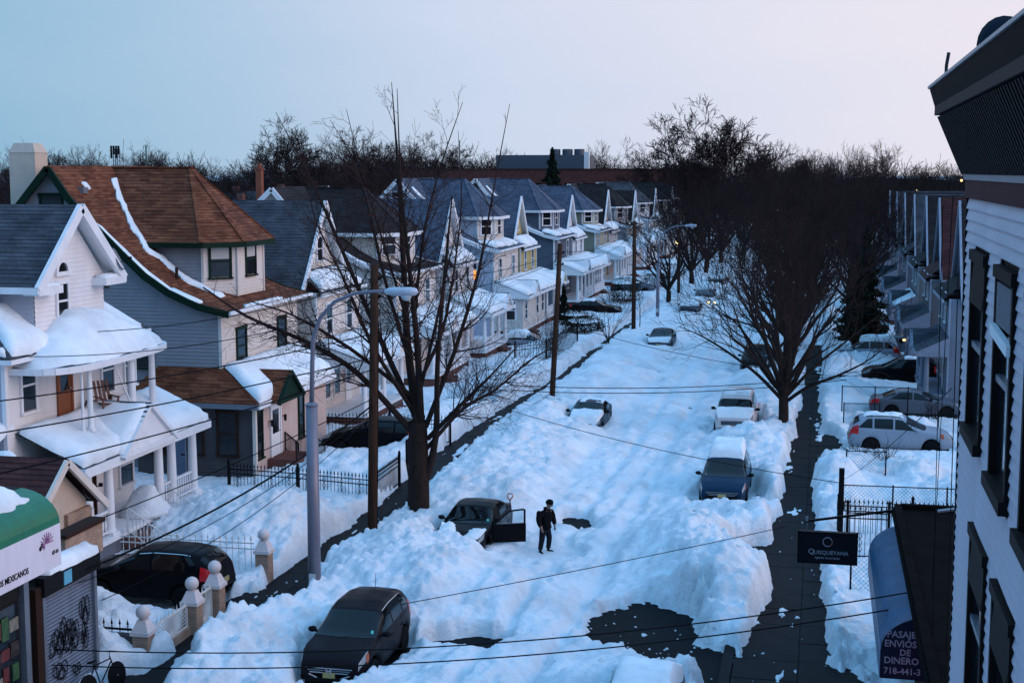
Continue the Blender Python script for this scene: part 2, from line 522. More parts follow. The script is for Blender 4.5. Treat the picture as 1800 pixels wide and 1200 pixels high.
# (cx, cy, rx, ry, level): places trodden or shovelled flat to a level; below zero the ground shows
FLATS = [(-4.5, 38.6, 1.5, 2.2, -0.3), (-3.2, 36.3, 1.4, 1.4, -0.2), (-9.0, 36.2, 1.2, 0.8, -0.3), (-8.55, 49.9, 0.75, 1.0, -0.12), (-9.0, 60.5, 0.0001, 0.0001, 0.1), (-11.4, 88.5, 1.4, 0.8, -0.2), (-9.6, 85, 0.5, 0.5, -0.05), (-7.2, 76.5, 0.7, 0.35, -0.1),
         (-8.6, 45.3, 1.0, 1.0, 0.12), (-20.3, 37.4, 4.6, 1.6, -0.2), (-15.6, 37.6, 1.3, 3.0, -0.25), (-15.9, 31.4, 1.0, 0.8, -0.2), (-16.7, 30.4, 0.7, 0.9, 0.15), (-16.3, 35.6, 0.6, 1.8, -0.3),
         (-0.1, 66.3, 1.25, 3.6, -0.25), (-0.7, 34.5, 2.3, 2.6, -0.25), (-1.6, 46.6, 1.1, 1.5, -0.25), (-1.2, 53.6, 0.9, 0.9, -0.2), (5.4, 58.5, 0.7, 1.6, -0.1), (4.2, 66.2, 3.5, 1.2, 0.05), (4.2, 75.0, 3.2, 1.2, 0.05), (4.2, 83.5, 3.0, 1.3, 0.2),
         (-11.5, 34.0, 1.3, 2.7, -0.06), (-11.3, 46.0, 1.2, 2.6, 0.42), (-10.9, 68.3, 1.2, 2.7, 0.42), (-3.5, 54.6, 1.35, 3.0, 0.08), (-3.9, 70.0, 1.3, 2.6, 0.10), (-3.9, 91.0, 1.3, 2.6, 0.1), (-11.2, 101.8, 1.3, 2.6, 0.35), (-3.4, 30.2, 1.0, 2.2, 0.2),
         (-21.0, 73.5, 4.0, 2.0, 0.1), (-4.6, 47.2, 0.42, 0.6, 0.55), (-19.5, 61.6, 2.0, 0.8, 0.0)]

def snow_height(X, Y):
    wx = X + 0.5 * (fbm(X * 0.8, Y * 0.8, 3, 5) - 0.5); wy = Y + 0.9 * (fbm(X * 0.8, Y * 0.8, 3, 9) - 0.5)
    road_l, road_r = -10.2, -4.9
    in_road = sstep(road_l - 0.8, road_l + 0.6, wx) * (1 - sstep(road_r - 0.5, road_r + 0.8, wx))
    base = 0.62 + 0.25 * (fbm(X * 0.25, Y * 0.25, 3, 21) - 0.5)
    yard = np.clip(sstep(-16.4, -17.6, wx) + sstep(0.2, 1.4, wx), 0, 1)
    base = base * (1 - yard) + yard * (0.42 + 0.2 * (fbm(X * 0.3, Y * 0.3, 3, 31) - 0.5))
    h = base * (1 - in_road) + in_road * (0.30 + 0.05 * np.sin(X * 2.1 + 0.6 * np.sin(Y * 0.11)) - 0.20 * np.exp(-((wx + 8.3) / 0.24) ** 2) - 0.20 * np.exp(-((wx + 6.6) / 0.24) ** 2) - 0.14 * np.exp(-((wx + 7.5 + 0.8 * np.sin(Y * 0.06)) / 0.2) ** 2) - 0.14 * np.exp(-((wx + 5.9 + 0.8 * np.sin(Y * 0.06)) / 0.2) ** 2))
    for cx, cy, rx, ry, a in HEAPS:
        d2 = ((wx - cx) / rx) ** 2 + ((wy - cy) / ry) ** 2
        h = h + a * np.exp(-d2 * 1.1)
    # lumps thrown by shovels and ploughs, less where the road is packed
    lump = 1 - cells(X * 1.25, Y * 1.25, 3)
    lump2 = 1 - cells(X * 3.1, Y * 3.1, 8)
    amt = sstep(0.15, 0.8, h) * (1 - 0.6 * in_road)
    lump3 = 1 - cells(X * 7.0, Y * 7.0, 13)
    h = h + (0.35 + 0.65 * amt) * 0.11 * (lump3 - 0.45)
    h = h + amt * (0.30 * (lump - 0.45) + 0.24 * (lump2 - 0.45) + 0.32 * (fbm(X * 0.9, Y * 0.9, 4, 41) - 0.5))
    h = h + (0.10 + 0.05 * in_road) * (fbm(X * 1.7, Y * 1.7, 4, 55, 0.6) - 0.5) + in_road * (0.12 * (vnoise(X * 4.5, Y * 2.0, 77) - 0.5) - 0.10 * np.clip(0.34 - cells(X * 1.1, Y * 0.9, 33), 0, 1) * 2.2 + 0.20 * (fbm(X * 2.6, Y * 0.7, 5, 83, 0.6) - 0.5))
    h = np.where(in_road > 0.3, np.maximum(h, 0.04), h)
    edge = fbm(X * 1.6, Y * 1.1, 5, 121, 0.62) - 0.5
    for cx, cy, rx, ry, lv in FLATS:
        d = np.sqrt(((wx - cx) / rx) ** 2 + ((wy - cy) / ry) ** 2) + 0.75 * edge
        w = 1 - sstep(0.82, 1.22, d)
        h = h * (1 - w) + w * (lv + 0.09 * (fbm(X * 1.5, Y * 0.7, 4, 61) - 0.42) + (0.5 * np.clip(fbm(X * 3.3, Y * 2.2, 4, 131, 0.6) - 0.62, 0, 1) * 2.5 if lv < 0 else 0))
    # shovelled footways
    n1 = fbm(X * 0.9, Y * 0.55, 4, 71) - 0.5
    hwl = np.interp(Y, [28, 42, 60, 75, 95, 130], [0.75, 0.72, 0.75, 0.62, 0.5, 0.45])
    dl = np.abs(X - pw(Y, SWL) + 0.35 * n1) / hwl + 0.6 * edge
    hwr = np.interp(Y, [26, 36, 42, 52, 56, 66, 76, 95, 130], [1.2, 1.1, 0.8, 0.62, 0.5, 0.7, 0.52, 0.55, 0.5])
    dr = np.abs(X - pw(Y, SWR) + 0.55 * n1) / hwr + 0.6 * edge
    for d in (dl, dr):
        w = 1 - sstep(0.9, 1.32, d)
        w = w * (1 - sstep(150, 170, Y))
        h = h * (1 - w) + w * (-0.16 + 0.34 * sstep(0.54, 0.74, fbm(X * 1.5, Y * 0.45, 5, 91, 0.6)))
    return h

def snow_z(x, y):
    return float(snow_height(np.array([[x]], float), np.array([[y]], float))[0, 0])

def snow_band(x0, x1, y0, y1, dx, dy):
    xs = np.arange(x0, x1 + dx, dx); ys = np.arange(y0, y1 + dy * 0.5, dy)
    X, Y = np.meshgrid(xs, ys)
    return X, Y, snow_height(X, Y)
_bands = [(-30, 9, 22, 46, 0.08, 0.085), (-32, 15, 46, 76, 0.12, 0.15), (-36, 24, 76, 140, 0.22, 0.32), (-46, 40, 140, 420, 0.7, 1.6)]
for _i, _b in enumerate(_bands):
    if _i: _b = (_b[0], _b[1], _b[2] - 1.2, _b[3], _b[4], _b[5])
    X, Y, Z = snow_band(*_b)
    if _i: Z = Z - 0.06 * (1 - sstep(_b[2], _b[2] + 1.6, Y))
    o = link_obj('snow_cover', grid_mesh('snow_cover', X, Y, Z, M['snow']))
    tag(o, 'deep churned snow lying over street, yards and kerbs', kind='structure')

# clods of snow rolled onto the cleared ground
rc = np.random.RandomState(12)
cl = MB()
def clod(x, y, z, r):
    q = MB(); q.lathe([(0.35, -0.5), (0.9, -0.25), (1.0, 0.1), (0.75, 0.5), (0.25, 0.72)], n=6)
    v = np.array(q.v) * r * (1 + 0.35 * rc.uniform(-1, 1, (len(q.v), 1))); a = rc.uniform(0, 6.28)
    v = np.stack([v[:, 0] * math.cos(a) - v[:, 1] * math.sin(a) + x, v[:, 0] * math.sin(a) + v[:, 1] * math.cos(a) + y, v[:, 2] + z], -1)
    cl.add(v, q.f)
_cx = []; _cy = []
for i in range(170):
    k = i % 5
    if k == 0: x, y = rc.normal(-4.6, 1.5), rc.normal(38.3, 1.9)
    elif k == 1: x, y = rc.normal(-0.7, 0.9), rc.uniform(28, 70)
    elif k == 2: y = rc.uniform(33, 75); x = float(pw(y, SWL)) + rc.normal(0, 0.6)
    elif k == 3: x, y = rc.normal(-3.0, 1.6), rc.normal(36, 2)
    else: x, y = rc.uniform(-14, -2), rc.uniform(28, 80)
    _cx.append(x); _cy.append(y)
_cz = snow_height(np.array([_cx]), np.array([_cy]))[0]
for x, y, z in zip(_cx, _cy, _cz):
    clod(x, y, max(z, 0.13 if (x < -14.2 or x > -2.0) else 0.0) + 0.005, rc.choice([0.015, 0.025, 0.035, 0.05, 0.08], p=[.35, .3, .2, .12, .03]))
tag(cl.build('snow_clods', M['snow'], smooth=True), 'loose clods of snow on cleared ground', kind='stuff')

# ================================================================ houses: shared pieces
def snow_quad(a, b, c, d, thick, parent=None, name='roof_snow', res=0.22, seed=1, ragged=0.12, m=None, over=0.0):
    """a blanket of snow on the quad a-b (low edge) to d-c (high edge); rounded, uneven rim"""
    a, b, c, d = (np.array(p, float) for p in (a, b, c, d))
    Lu = max(np.linalg.norm(b - a), np.linalg.norm(c - d)); Lv = max(np.linalg.norm(d - a), np.linalg.norm(c - b))
    nu = int(min(60, max(5, Lu / res))); nv = int(min(60, max(5, Lv / res)))
    u = np.linspace(0, 1, nu); v = np.linspace(0, 1, nv)
    # rim points packed closer
    u = u + 0.0; v = v + 0.0
    u[1] = u[1] * 0.35; u[-2] = 1 - (1 - u[-2]) * 0.35; v[1] = v[1] * 0.35; v[-2] = 1 - (1 - v[-2]) * 0.35
    U, V = np.meshgrid(u, v)
    nz = fbm(U * Lu * 1.4 + seed * 3.1, V * Lv * 1.4 + seed * 1.7, 3, seed)
    eu = ragged / Lu * (0.2 + 1.6 * fbm(V * Lv * 1.8 + seed, U * 0 + 3.3, 3, seed + 5)); ev = ragged / Lv * (0.2 + 1.6 * fbm(U * Lu * 1.8 + seed, V * 0 + 7.7, 3, seed + 9))
    U2 = eu + U * (1 - 2 * eu); V2 = ev + V * (1 - 2 * ev)
    B = ((a[None, None] * (1 - U2)[..., None] + b[None, None] * U2[..., None]) * (1 - V2)[..., None]
         + (d[None, None] * (1 - U2)[..., None] + c[None, None] * U2[..., None]) * V2[..., None])
    dist = np.minimum(np.minimum(U, 1 - U) * Lu, np.minimum(V, 1 - V) * Lv)
    r = thick * 1.6
    t = np.clip(dist / r, 0, 1)
    h = thick * np.sqrt(np.clip(1 - (1 - t) ** 2, 0, 1)) * (0.8 + 0.4 * nz)
    n = np.cross(b - a, d - a); n = n / (np.linalg.norm(n) + 1e-9)
    if n[2] < 0: n = -n
    n = n * 0.5 + np.array([0, 0, 0.5]); n /= np.linalg.norm(n)
    P = B + n[None, None] * (h + 0.004)[..., None]
    rim = (dist <= 1e-9)
    P[rim] = B[rim] - n * 0.03
    me = grid_mesh(name, P[..., 0], P[..., 1], P[..., 2], m or M['snow_smooth'])
    return link_obj(name, me, parent)

def snow_ribbon(pairs, thick, parent, name='snow', seed=1, na=7, sub=4, ragged=0.06):
    """one unbroken strip of snow along a chain of (left, right) points"""
    Lp = np.array([p[0] for p in pairs], float); Rp = np.array([p[1] for p in pairs], float)
    n = (len(pairs) - 1) * sub + 1; t = np.linspace(0, len(pairs) - 1, n)
    f = lambda A: np.stack([np.interp(t, range(len(A)), A[:, k]) for k in range(3)], -1)
    Lp, Rp = f(Lp), f(Rp)
    d = np.concatenate([[0], np.cumsum(np.linalg.norm(np.diff(Lp, axis=0), axis=1))])
    u = np.array([0, 0.06, 0.2, 0.5, 0.8, 0.94, 1.0]) if na == 7 else np.linspace(0, 1, na)
    n1 = fbm(d * 1.9 + seed, d * 0 + 1.5, 4, seed) - 0.5; n2 = fbm(d * 1.9 + seed, d * 0 + 8.5, 4, seed + 3) - 0.5
    Wd = np.linalg.norm(Rp - Lp, axis=1)
    a = np.clip(ragged * n1 * 4 / Wd, -0.2, 0.4); b = np.clip(1 + ragged * n2 * 4 / Wd, 0.6, 1.2)
    U = a[:, None] + (b - a)[:, None] * u[None]
    B = Lp[:, None] * (1 - U)[..., None] + Rp[:, None] * U[..., None]
    prof_ = np.sqrt(np.clip(1 - (2 * u - 1) ** 4, 0, 1))[None] * np.clip(np.minimum(d, d[-1] - d) / 0.15, 0, 1)[:, None] ** 0.5
    h = thick * prof_ * (0.75 + 0.5 * fbm(U * 2 + seed, d[:, None] * 1.5 + 0 * U, 3, seed))
    B[..., 2] += h - 0.03 * (prof_ <= 1e-6)
    return link_obj(name, grid_mesh(name, B[..., 0], B[..., 1], B[..., 2], M['snow_smooth']), parent)

_win = {}
def _win_mesh(w, h, fm, kind):
    key = (round(w, 2), round(h, 2), fm.name, kind)
    if key in _win: return _win[key]
    f = MB(); c = 0.10
    f.box(0, 0.06, -w / 2 - c, -w / 2, -0.02, h); f.box(0, 0.06, w / 2, w / 2 + c, -0.02, h)
    f.box(0, 0.075, -w / 2 - c - 0.03, w / 2 + c + 0.03, h, h + 0.13)
    f.box(0, 0.12, -w / 2 - c - 0.04, w / 2 + c + 0.04, -0.09, -0.021)
    if kind == 'sash':
        f.box(0, 0.045, -w / 2, w / 2, h / 2 - 0.035, h / 2 + 0.035)
    elif kind == 'twin':
        f.box(0, 0.045, -0.05, 0.05, -0.02, h)
    p = MB()
    p.poly([(0.022, -w / 2, 0), (0.022, w / 2, 0), (0.022, w / 2, h / 2), (0.022, -w / 2, h / 2)])
    fme = f.mesh('window', fm); pme = p.mesh('pane', M['glass'])
    _win[key] = (fme, pme)
    return _win[key]

M['blind'] = mat('window_blind', (0.42, 0.42, 0.42), 0.7, var=0.05)
M['lit_window'] = emit_mat('lamplit_curtain', (1.0, 0.32, 0.05), 1.1)
_blindme = {}
def window(root, x, y, z, w, h, ang=0.0, fm=None, kind='sash', blind=False, lit=False):
    """a window standing on a wall whose outward side looks along ang"""
    fm = fm or M['white']
    fme, pme = _win_mesh(w, h, fm, kind)
    o = link_obj('window', fme, root, (x, y, z), (0, 0, ang))
    p1 = link_obj('pane', pme, o)
    p2 = link_obj('pane', pme, o, (0, 0, h / 2))
    if blind or lit:
        k = (round(w, 2), round(h, 2), lit)
        if k not in _blindme:
            m_ = MB()
            hh = h * (0.42 if not lit else 0.46)
            z0 = h - hh if not lit else 0.02
            m_.poly([(0.030, -w / 2 + 0.02, z0), (0.030, w / 2 - 0.02, z0), (0.030, w / 2 - 0.02, z0 + hh - 0.02), (0.030, -w / 2 + 0.02, z0 + hh - 0.02)])
            _blindme[k] = m_.mesh('blind', M['lit_window'] if lit else M['blind'])
        link_obj('blind' if not lit else 'lit_curtain', _blindme[k], o)
    return o

def siding(root, pts, nrm, col, step=0.15, off=0.028, name='wall'):
    return MB().courses(pts, step, off, nrm).build(name, col, root)

def column(root, x, y, z0, z1, r=0.15, m=None, n=14):
    h = z1 - z0
    c = MB()
    c.box(-r * 1.35, r * 1.35, -r * 1.35, r * 1.35, 0, 0.10)
    c.lathe([(r * 1.2, 0.10), (r * 1.2, 0.16), (r, 0.20), (r * 0.98, h * 0.4), (r * 0.84, h - 0.16), (r * 1.0, h - 0.13), (r * 1.1, h - 0.08)], n=n)
    c.box(-r * 1.3, r * 1.3, -r * 1.3, r * 1.3, h - 0.08, h)
    return c.build('column', m or M['white'], root, (x, y, z0))

def balustrade(root, a, b, z, h=0.8, m=None, step=0.17):
    a, b = Vector((a[0], a[1], z)), Vector((b[0], b[1], z))
    L = (b - a).length
    f = MB(); f.bar(a + Vector((0, 0, h)), b + Vector((0, 0, h)), 0.10, 0.07); f.bar(a + Vector((0, 0, 0.12)), b + Vector((0, 0, 0.12)), 0.09, 0.06)
    rail = f.build('railing', m or M['white'], root)
    k = ('bal', round(h, 2), (m or M['white']).name)
    if k not in _win:
        q = MB(); q.lathe([(0.03, 0), (0.03, 0.06), (0.055, 0.16), (0.05, 0.24), (0.025, 0.42), (0.032, h - 0.22)], n=7)
        _win[k] = q.mesh('baluster', m or M['white'], True)
    n = max(1, int(L / step))
    for i in range(n):
        p = a + (b - a) * ((i + 0.5) / n)
        link_obj('baluster', _win[k], rail, (p.x, p.y, z + 0.15))
    return rail

def steps(root, x, y0, y1, ztop, n=6, run=0.27, m=None, z_end=0.1):
    rise = (ztop - z_end) / n
    for i in range(n):
        s = MB(); s.box(x + i * run, x + (i + 1) * run, y0, y1, -0.1, ztop - (i + 1) * rise + 0.001)
        s.build('step', m or M['red_brick'], root)

def door(root, x, y, z, w=0.9, h=2.05, ang=0.0, col=None, fm=None, glass=True):
    f = MB(); c = 0.11
    f.box(0, 0.07, -w / 2 - c, -w / 2, 0, h); f.box(0, 0.07, w / 2, w / 2 + c, 0, h); f.box(0, 0.07, -w / 2 - c, w / 2 + c, h, h + c)
    f.box(0, 0.03, -w / 2, w / 2, 0, h * 0.45); f.box(0, 0.03, -w / 2, -w / 2 + 0.12, h * 0.45, h); f.box(0, 0.03, w / 2 - 0.12, w / 2, h * 0.45, h); f.box(0, 0.03, -w / 2 + 0.12, w / 2 - 0.12, h - 0.15, h)
    o = f.build('door', col or M['white'], root, (x, y, z), (0, 0, ang))
    p = MB(); p.poly([(0.015, -w / 2 + 0.1, h * 0.45), (0.015, w / 2 - 0.1, h * 0.45), (0.015, w / 2 - 0.1, h - 0.14), (0.015, -w / 2 + 0.1, h - 0.14)])
    p.build('pane', M['glass'], o)
    k = MB(); k.lathe([(0.015, 0), (0.03, 0.02), (0.035, 0.05), (0.02, 0.07)], axis='x', c=(0.03, w / 2 - 0.08, h * 0.48), n=8)
    k.build('handle', M['chrome'], o)
    return o

def pediment(root, x0, x1, yc, hw, z, h, wall_m, trim_m, roof_m, snow=True, seed=3):
    """a small gable over the porch steps, looking to the street"""
    g_ = MB()
    g_.prism([(x1, yc - hw, z), (x1, yc + hw, z), (x1, yc, z + h)], (-0.06, 0, 0))
    o = g_.build('pediment', wall_m, root)
    t = MB()
    for s in (-1, 1):
        t.bar((x1 + 0.05, yc + s * (hw + 0.18), z - 0.08), (x1 + 0.05, yc, z + h + 0.03), 0.12, 0.16, up=(1, 0, 0))
    t.bar((x1 + 0.03, yc - hw - 0.15, z - 0.02), (x1 + 0.03, yc + hw + 0.15, z - 0.02), 0.10, 0.16)
    t.build('pediment_trim', trim_m, o)
    r_ = MB()
    for s in (-1, 1):
        p = [(x0, yc, z + h + 0.1), (x1 + 0.12, yc, z + h + 0.1), (x1 + 0.12, yc + s * (hw + 0.2), z - 0.06), (x0, yc + s * (hw + 0.2), z - 0.06)]
        r_.courses(p, 0.2, 0.015, Vector((0, s * h, hw)))
    r_.build('pediment_roof', roof_m, o)
    if snow:
        for s in (-1, 1):
            snow_quad((x0, yc + s * (hw + 0.2), z - 0.06), (x1 + 0.1, yc + s * (hw + 0.2), z - 0.06), (x1 + 0.1, yc, z + h + 0.1), (x0, yc, z + h + 0.1), 0.16, o, 'snow', 0.15, seed + s, 0.1)
    return o

def porch(root, y0, y1, d, zt, ze, zf, ncol, wall_m, col_m=None, roof_m=None, base_m=None, snow=0.3, ped=None, stair=None, rails=True, seed=1, closed=False, zg=0.0, trim_m=None):
    """street porch: floor, columns, shed roof under snow"""
    rm = roof_m or M['roof_slate']
    f = MB(); f.box(0, d - 0.1, y0, y1, zf - 0.14, zf); f.build('porch_floor', trim_m or M['white'], root)
    f = MB(); f.box(0, d - 0.2, y0 + 0.1, y1 - 0.1, -0.2, zf - 0.14); f.build('porch_base', base_m or M['red_brick'], root)
    r_ = MB(); ov = 0.35
    r_.courses([(0, y0 - ov, zt), (0, y1 + ov, zt), (d + ov, y1 + ov, ze), (d + ov, y0 - ov, ze)], 0.2, 0.015, (zt - ze, 0, d + ov))
    rf = r_.build('porch_roof', rm, root)
    e_ = MB()
    e_.box(d + ov - 0.04, d + ov + 0.06, y0 - ov, y1 + ov, ze - 0.24, ze - 0.02)
    e_.box(0, d + ov - 0.04, y0 - ov, y0 - ov + 0.08, ze - 0.24, ze - 0.05); e_.box(0, d + ov - 0.04, y1 + ov - 0.08, y1 + ov, ze - 0.24, ze - 0.05)
    e_.poly([(0, y0 - ov, ze - 0.2), (d + ov, y0 - ov, ze - 0.2), (d + ov, y1 + ov, ze - 0.2), (0, y1 + ov, ze - 0.2)])
    for yy in (y0 - ov + 0.02, y1 + ov - 0.02):
        e_.poly([(0, yy, ze - 0.1), (d + ov, yy, ze - 0.1), (d + ov, yy, ze), (0, yy, zt)])
    e_.build('gutter', trim_m or M['white'], root)
    if snow:
        snow_quad((d + ov + 0.06, y0 - ov, ze), (d + ov + 0.06, y1 + ov, ze), (0, y1 + ov - 0.1, zt), (0, y0 - ov + 0.1, zt), snow, rf, 'snow', 0.2, seed, 0.12)
    cm = col_m or M['white']
    if not closed:
        for i in range(ncol):
            y = y0 + 0.2 + (y1 - y0 - 0.4) * i / max(1, ncol - 1)
            column(root, d - 0.25, y, zf, ze - 0.2, 0.14, cm, 10)
            if rails and i < ncol - 1:
                ya, yb = y + 0.15, y0 + 0.2 + (y1 - y0 - 0.4) * (i + 1) / (ncol - 1) - 0.15
                if not (stair and ya < (stair[0] + stair[1]) / 2 < yb):
                    balustrade(root, (d - 0.25, ya), (d - 0.25, yb), zf, 0.75, cm, 0.2)
    else:
        siding(root, [(d - 0.2, y0, zf), (d - 0.2, y1, zf), (d - 0.2, y1, ze - 0.15), (d - 0.2, y0, ze - 0.15)], (1, 0, 0), wall_m, name='porch_wall')
        siding(root, [(0, y0, zf), (d - 0.2, y0, zf), (d - 0.2, y0, ze - 0.15), (0, y0, ze - 0.15)], (0, -1, 0), wall_m, name='porch_wall')
        n = ncol
        for i in range(n):
            yy = y0 + (y1 - y0) * (i + 0.5) / n
            if stair and abs(yy - (stair[0] + stair[1]) / 2) < 0.7: continue
            window(root, d - 0.18, yy, zf + 0.75, 0.85, 1.35)
        window(root, d * 0.5, y0 - 0.02, zf + 0.75, 0.85, 1.35, -math.pi / 2)
    if ped: pediment(root, 0.3, d + ov + 0.02, ped[0], ped[1], ze - 0.02, ped[2], wall_m, trim_m or M['white'], rm, snow > 0.1, seed + 4)
    if stair: steps(root, d - 0.1, stair[0], stair[1], zf, 5, 0.28, base_m or M['red_brick'])

def gable_house(X, Y0, W, label, wall_m, roof_m, trim=None, zr=11.3, ze=7.2, hw=3.1, group=None, rot=0.0, D=12.0, porch_kw=None, front_m=None, fw=None, snowy=True, seed=1, name='gable_house', lit=None, cat='house', front_x=1.0, detail=True):
    """front gable with the ridge running back from the street"""
    trim = trim or M['white']; front_m = front_m or wall_m
    root = empty(name, (X, Y0, 0), rot, label, cat, group)
    yc = W / 2
    s0 = -1 if rot == 0 else 1
    # lower two storeys
    siding(root, [(-D, 0, 0), (front_x, 0, 0), (front_x, 0, ze - 0.3), (-D, 0, ze - 0.3)], (0, -1, 0), wall_m)
    siding(root, [(-D, W, 0), (front_x, W, 0), (front_x, W, ze - 0.3), (-D, W, ze - 0.3)], (0, 1, 0), wall_m)
    siding(root, [(front_x, 0, 0), (front_x, W, 0), (front_x, W, ze - 0.3), (front_x, 0, ze - 0.3)], (1, 0, 0), front_m)
    MB().poly([(-D, 0, 0), (-D, W, 0), (-D, W, ze), (-D, yc, zr), (-D, 0, ze)]).build('back_wall', wall_m, root)
    # corner boards
    for ya, yb in ((-0.035, 0.1), (W - 0.1, W + 0.035)):
        MB().box(front_x - 0.06, front_x + 0.035, ya, yb, 0, ze - 0.3).build('corner_board', trim, root)
    # gable face with flared foot
    siding(root, [(0, yc - hw + 0.35, ze + 0.2), (0, yc + hw - 0.35, ze + 0.2), (0, yc, zr - 0.25)], (1, 0, 0), front_m, 0.13, 0.012, 'gable_wall')
    ov = 0.45
    prof = [(hw + 0.55, ze - 0.35), (hw - 0.1, ze + 0.35), (0, zr)]
    r_ = MB(); un = MB(); rks = {-1: MB(), 1: MB()}
    for s in (-1, 1):
        rk = rks[s]
        for (ha, za), (hb, zb) in zip(prof[:-1], prof[1:]):
            q = [(-D - 0.2, yc + s * ha, za), (ov, yc + s * ha, za), (ov, yc + s * hb, zb), (-D - 0.2, yc + s * hb, zb)]
            r_.courses(q, 0.19, 0.016, (0, s * (zb - za), (ha - hb)))
            un.poly([(p[0], p[1], p[2] - 0.09) for p in q])
            rk.bar((ov - 0.05, yc + s * ha, za - 0.08), (ov - 0.05, yc + s * hb, zb - 0.08), 0.12, 0.26, up=(0, s * (zb - za), (ha - hb)))
    rf = r_.build('roof', roof_m, root)
    un.build('soffit', trim, rf)
    for s in (-1, 1):
        rks[s].build('rake_board', trim, rf)
        MB().bar((-D, yc + s * (hw + 0.6), ze - 0.38), (ov, yc + s * (hw + 0.6), ze - 0.38), 0.13, 0.12).build('gutter', trim, rf)
    # pent roof at the gable's foot, snow caught on it
    p = MB(); p.courses([(-0.02, yc - hw + 0.3, ze + 0.75), (-0.02, yc + hw - 0.3, ze + 0.75), (front_x + 0.35, yc + hw + 0.3, ze - 0.32), (front_x + 0.35, yc - hw - 0.3, ze - 0.32)], 0.19, 0.015, (1, 0, 1))
    po = p.build('pent_roof', roof_m, root)
    b_ = MB(); b_.box(front_x + 0.3, front_x + 0.4, yc - hw - 0.35, yc + hw + 0.35, ze - 0.5, ze - 0.34); b_.poly([(0, yc - hw - 0.3, ze - 0.46), (front_x + 0.35, yc - hw - 0.3, ze - 0.46), (front_x + 0.35, yc + hw + 0.3, ze - 0.46), (0, yc + hw + 0.3, ze - 0.46)])
    b_.build('fascia', trim, po)
    if snowy: snow_quad((front_x + 0.4, yc - hw - 0.2, ze - 0.33), (front_x + 0.4, yc + hw + 0.2, ze - 0.33), (0.02, yc + hw - 0.5, ze + 0.7), (0.02, yc - hw + 0.5, ze + 0.7), 0.26, po, 'snow', 0.2, seed, 0.2)
    window(root, 0.02, yc, ze + 1.1, 0.75, 1.15)
    if fw is None: fw = [(W * 0.27, 4.75, 0.8, 1.45), (W * 0.73, 4.75, 0.8, 1.45)]
    for i, (y, z, w, h) in enumerate(fw): window(root, front_x + 0.02, y, z, w, h, lit=(lit == i))
    nearside = -0.02 if rot == 0 else W + 0.02
    na = -math.pi / 2 if rot == 0 else math.pi / 2
    for x in (-2.2, -5.5): window(root, x, nearside, 4.7, 0.8, 1.4, na)
    for x in (-1.6, -5.0): window(root, x, nearside, 1.5, 0.8, 1.4, na)
    if porch_kw is not None:
        kw = dict(y0=0.0, y1=W, d=2.4, zt=4.5, ze=3.5, zf=1.0, ncol=4, wall_m=front_m, ped=(W * 0.7, 1.0, 0.9), stair=(W * 0.7 - 0.7, W * 0.7 + 0.7), seed=seed)
        kw.update(porch_kw)
        pr = empty('porch', (front_x, 0, 0)); pr.parent = root
        porch(pr, **kw)
        if detail:
            door(root, front_x + 0.02, W * 0.7, 1.0)
            for y in (W * 0.2, W * 0.42): window(root, front_x + 0.02, y, 1.6, 0.8, 1.4)
    return root

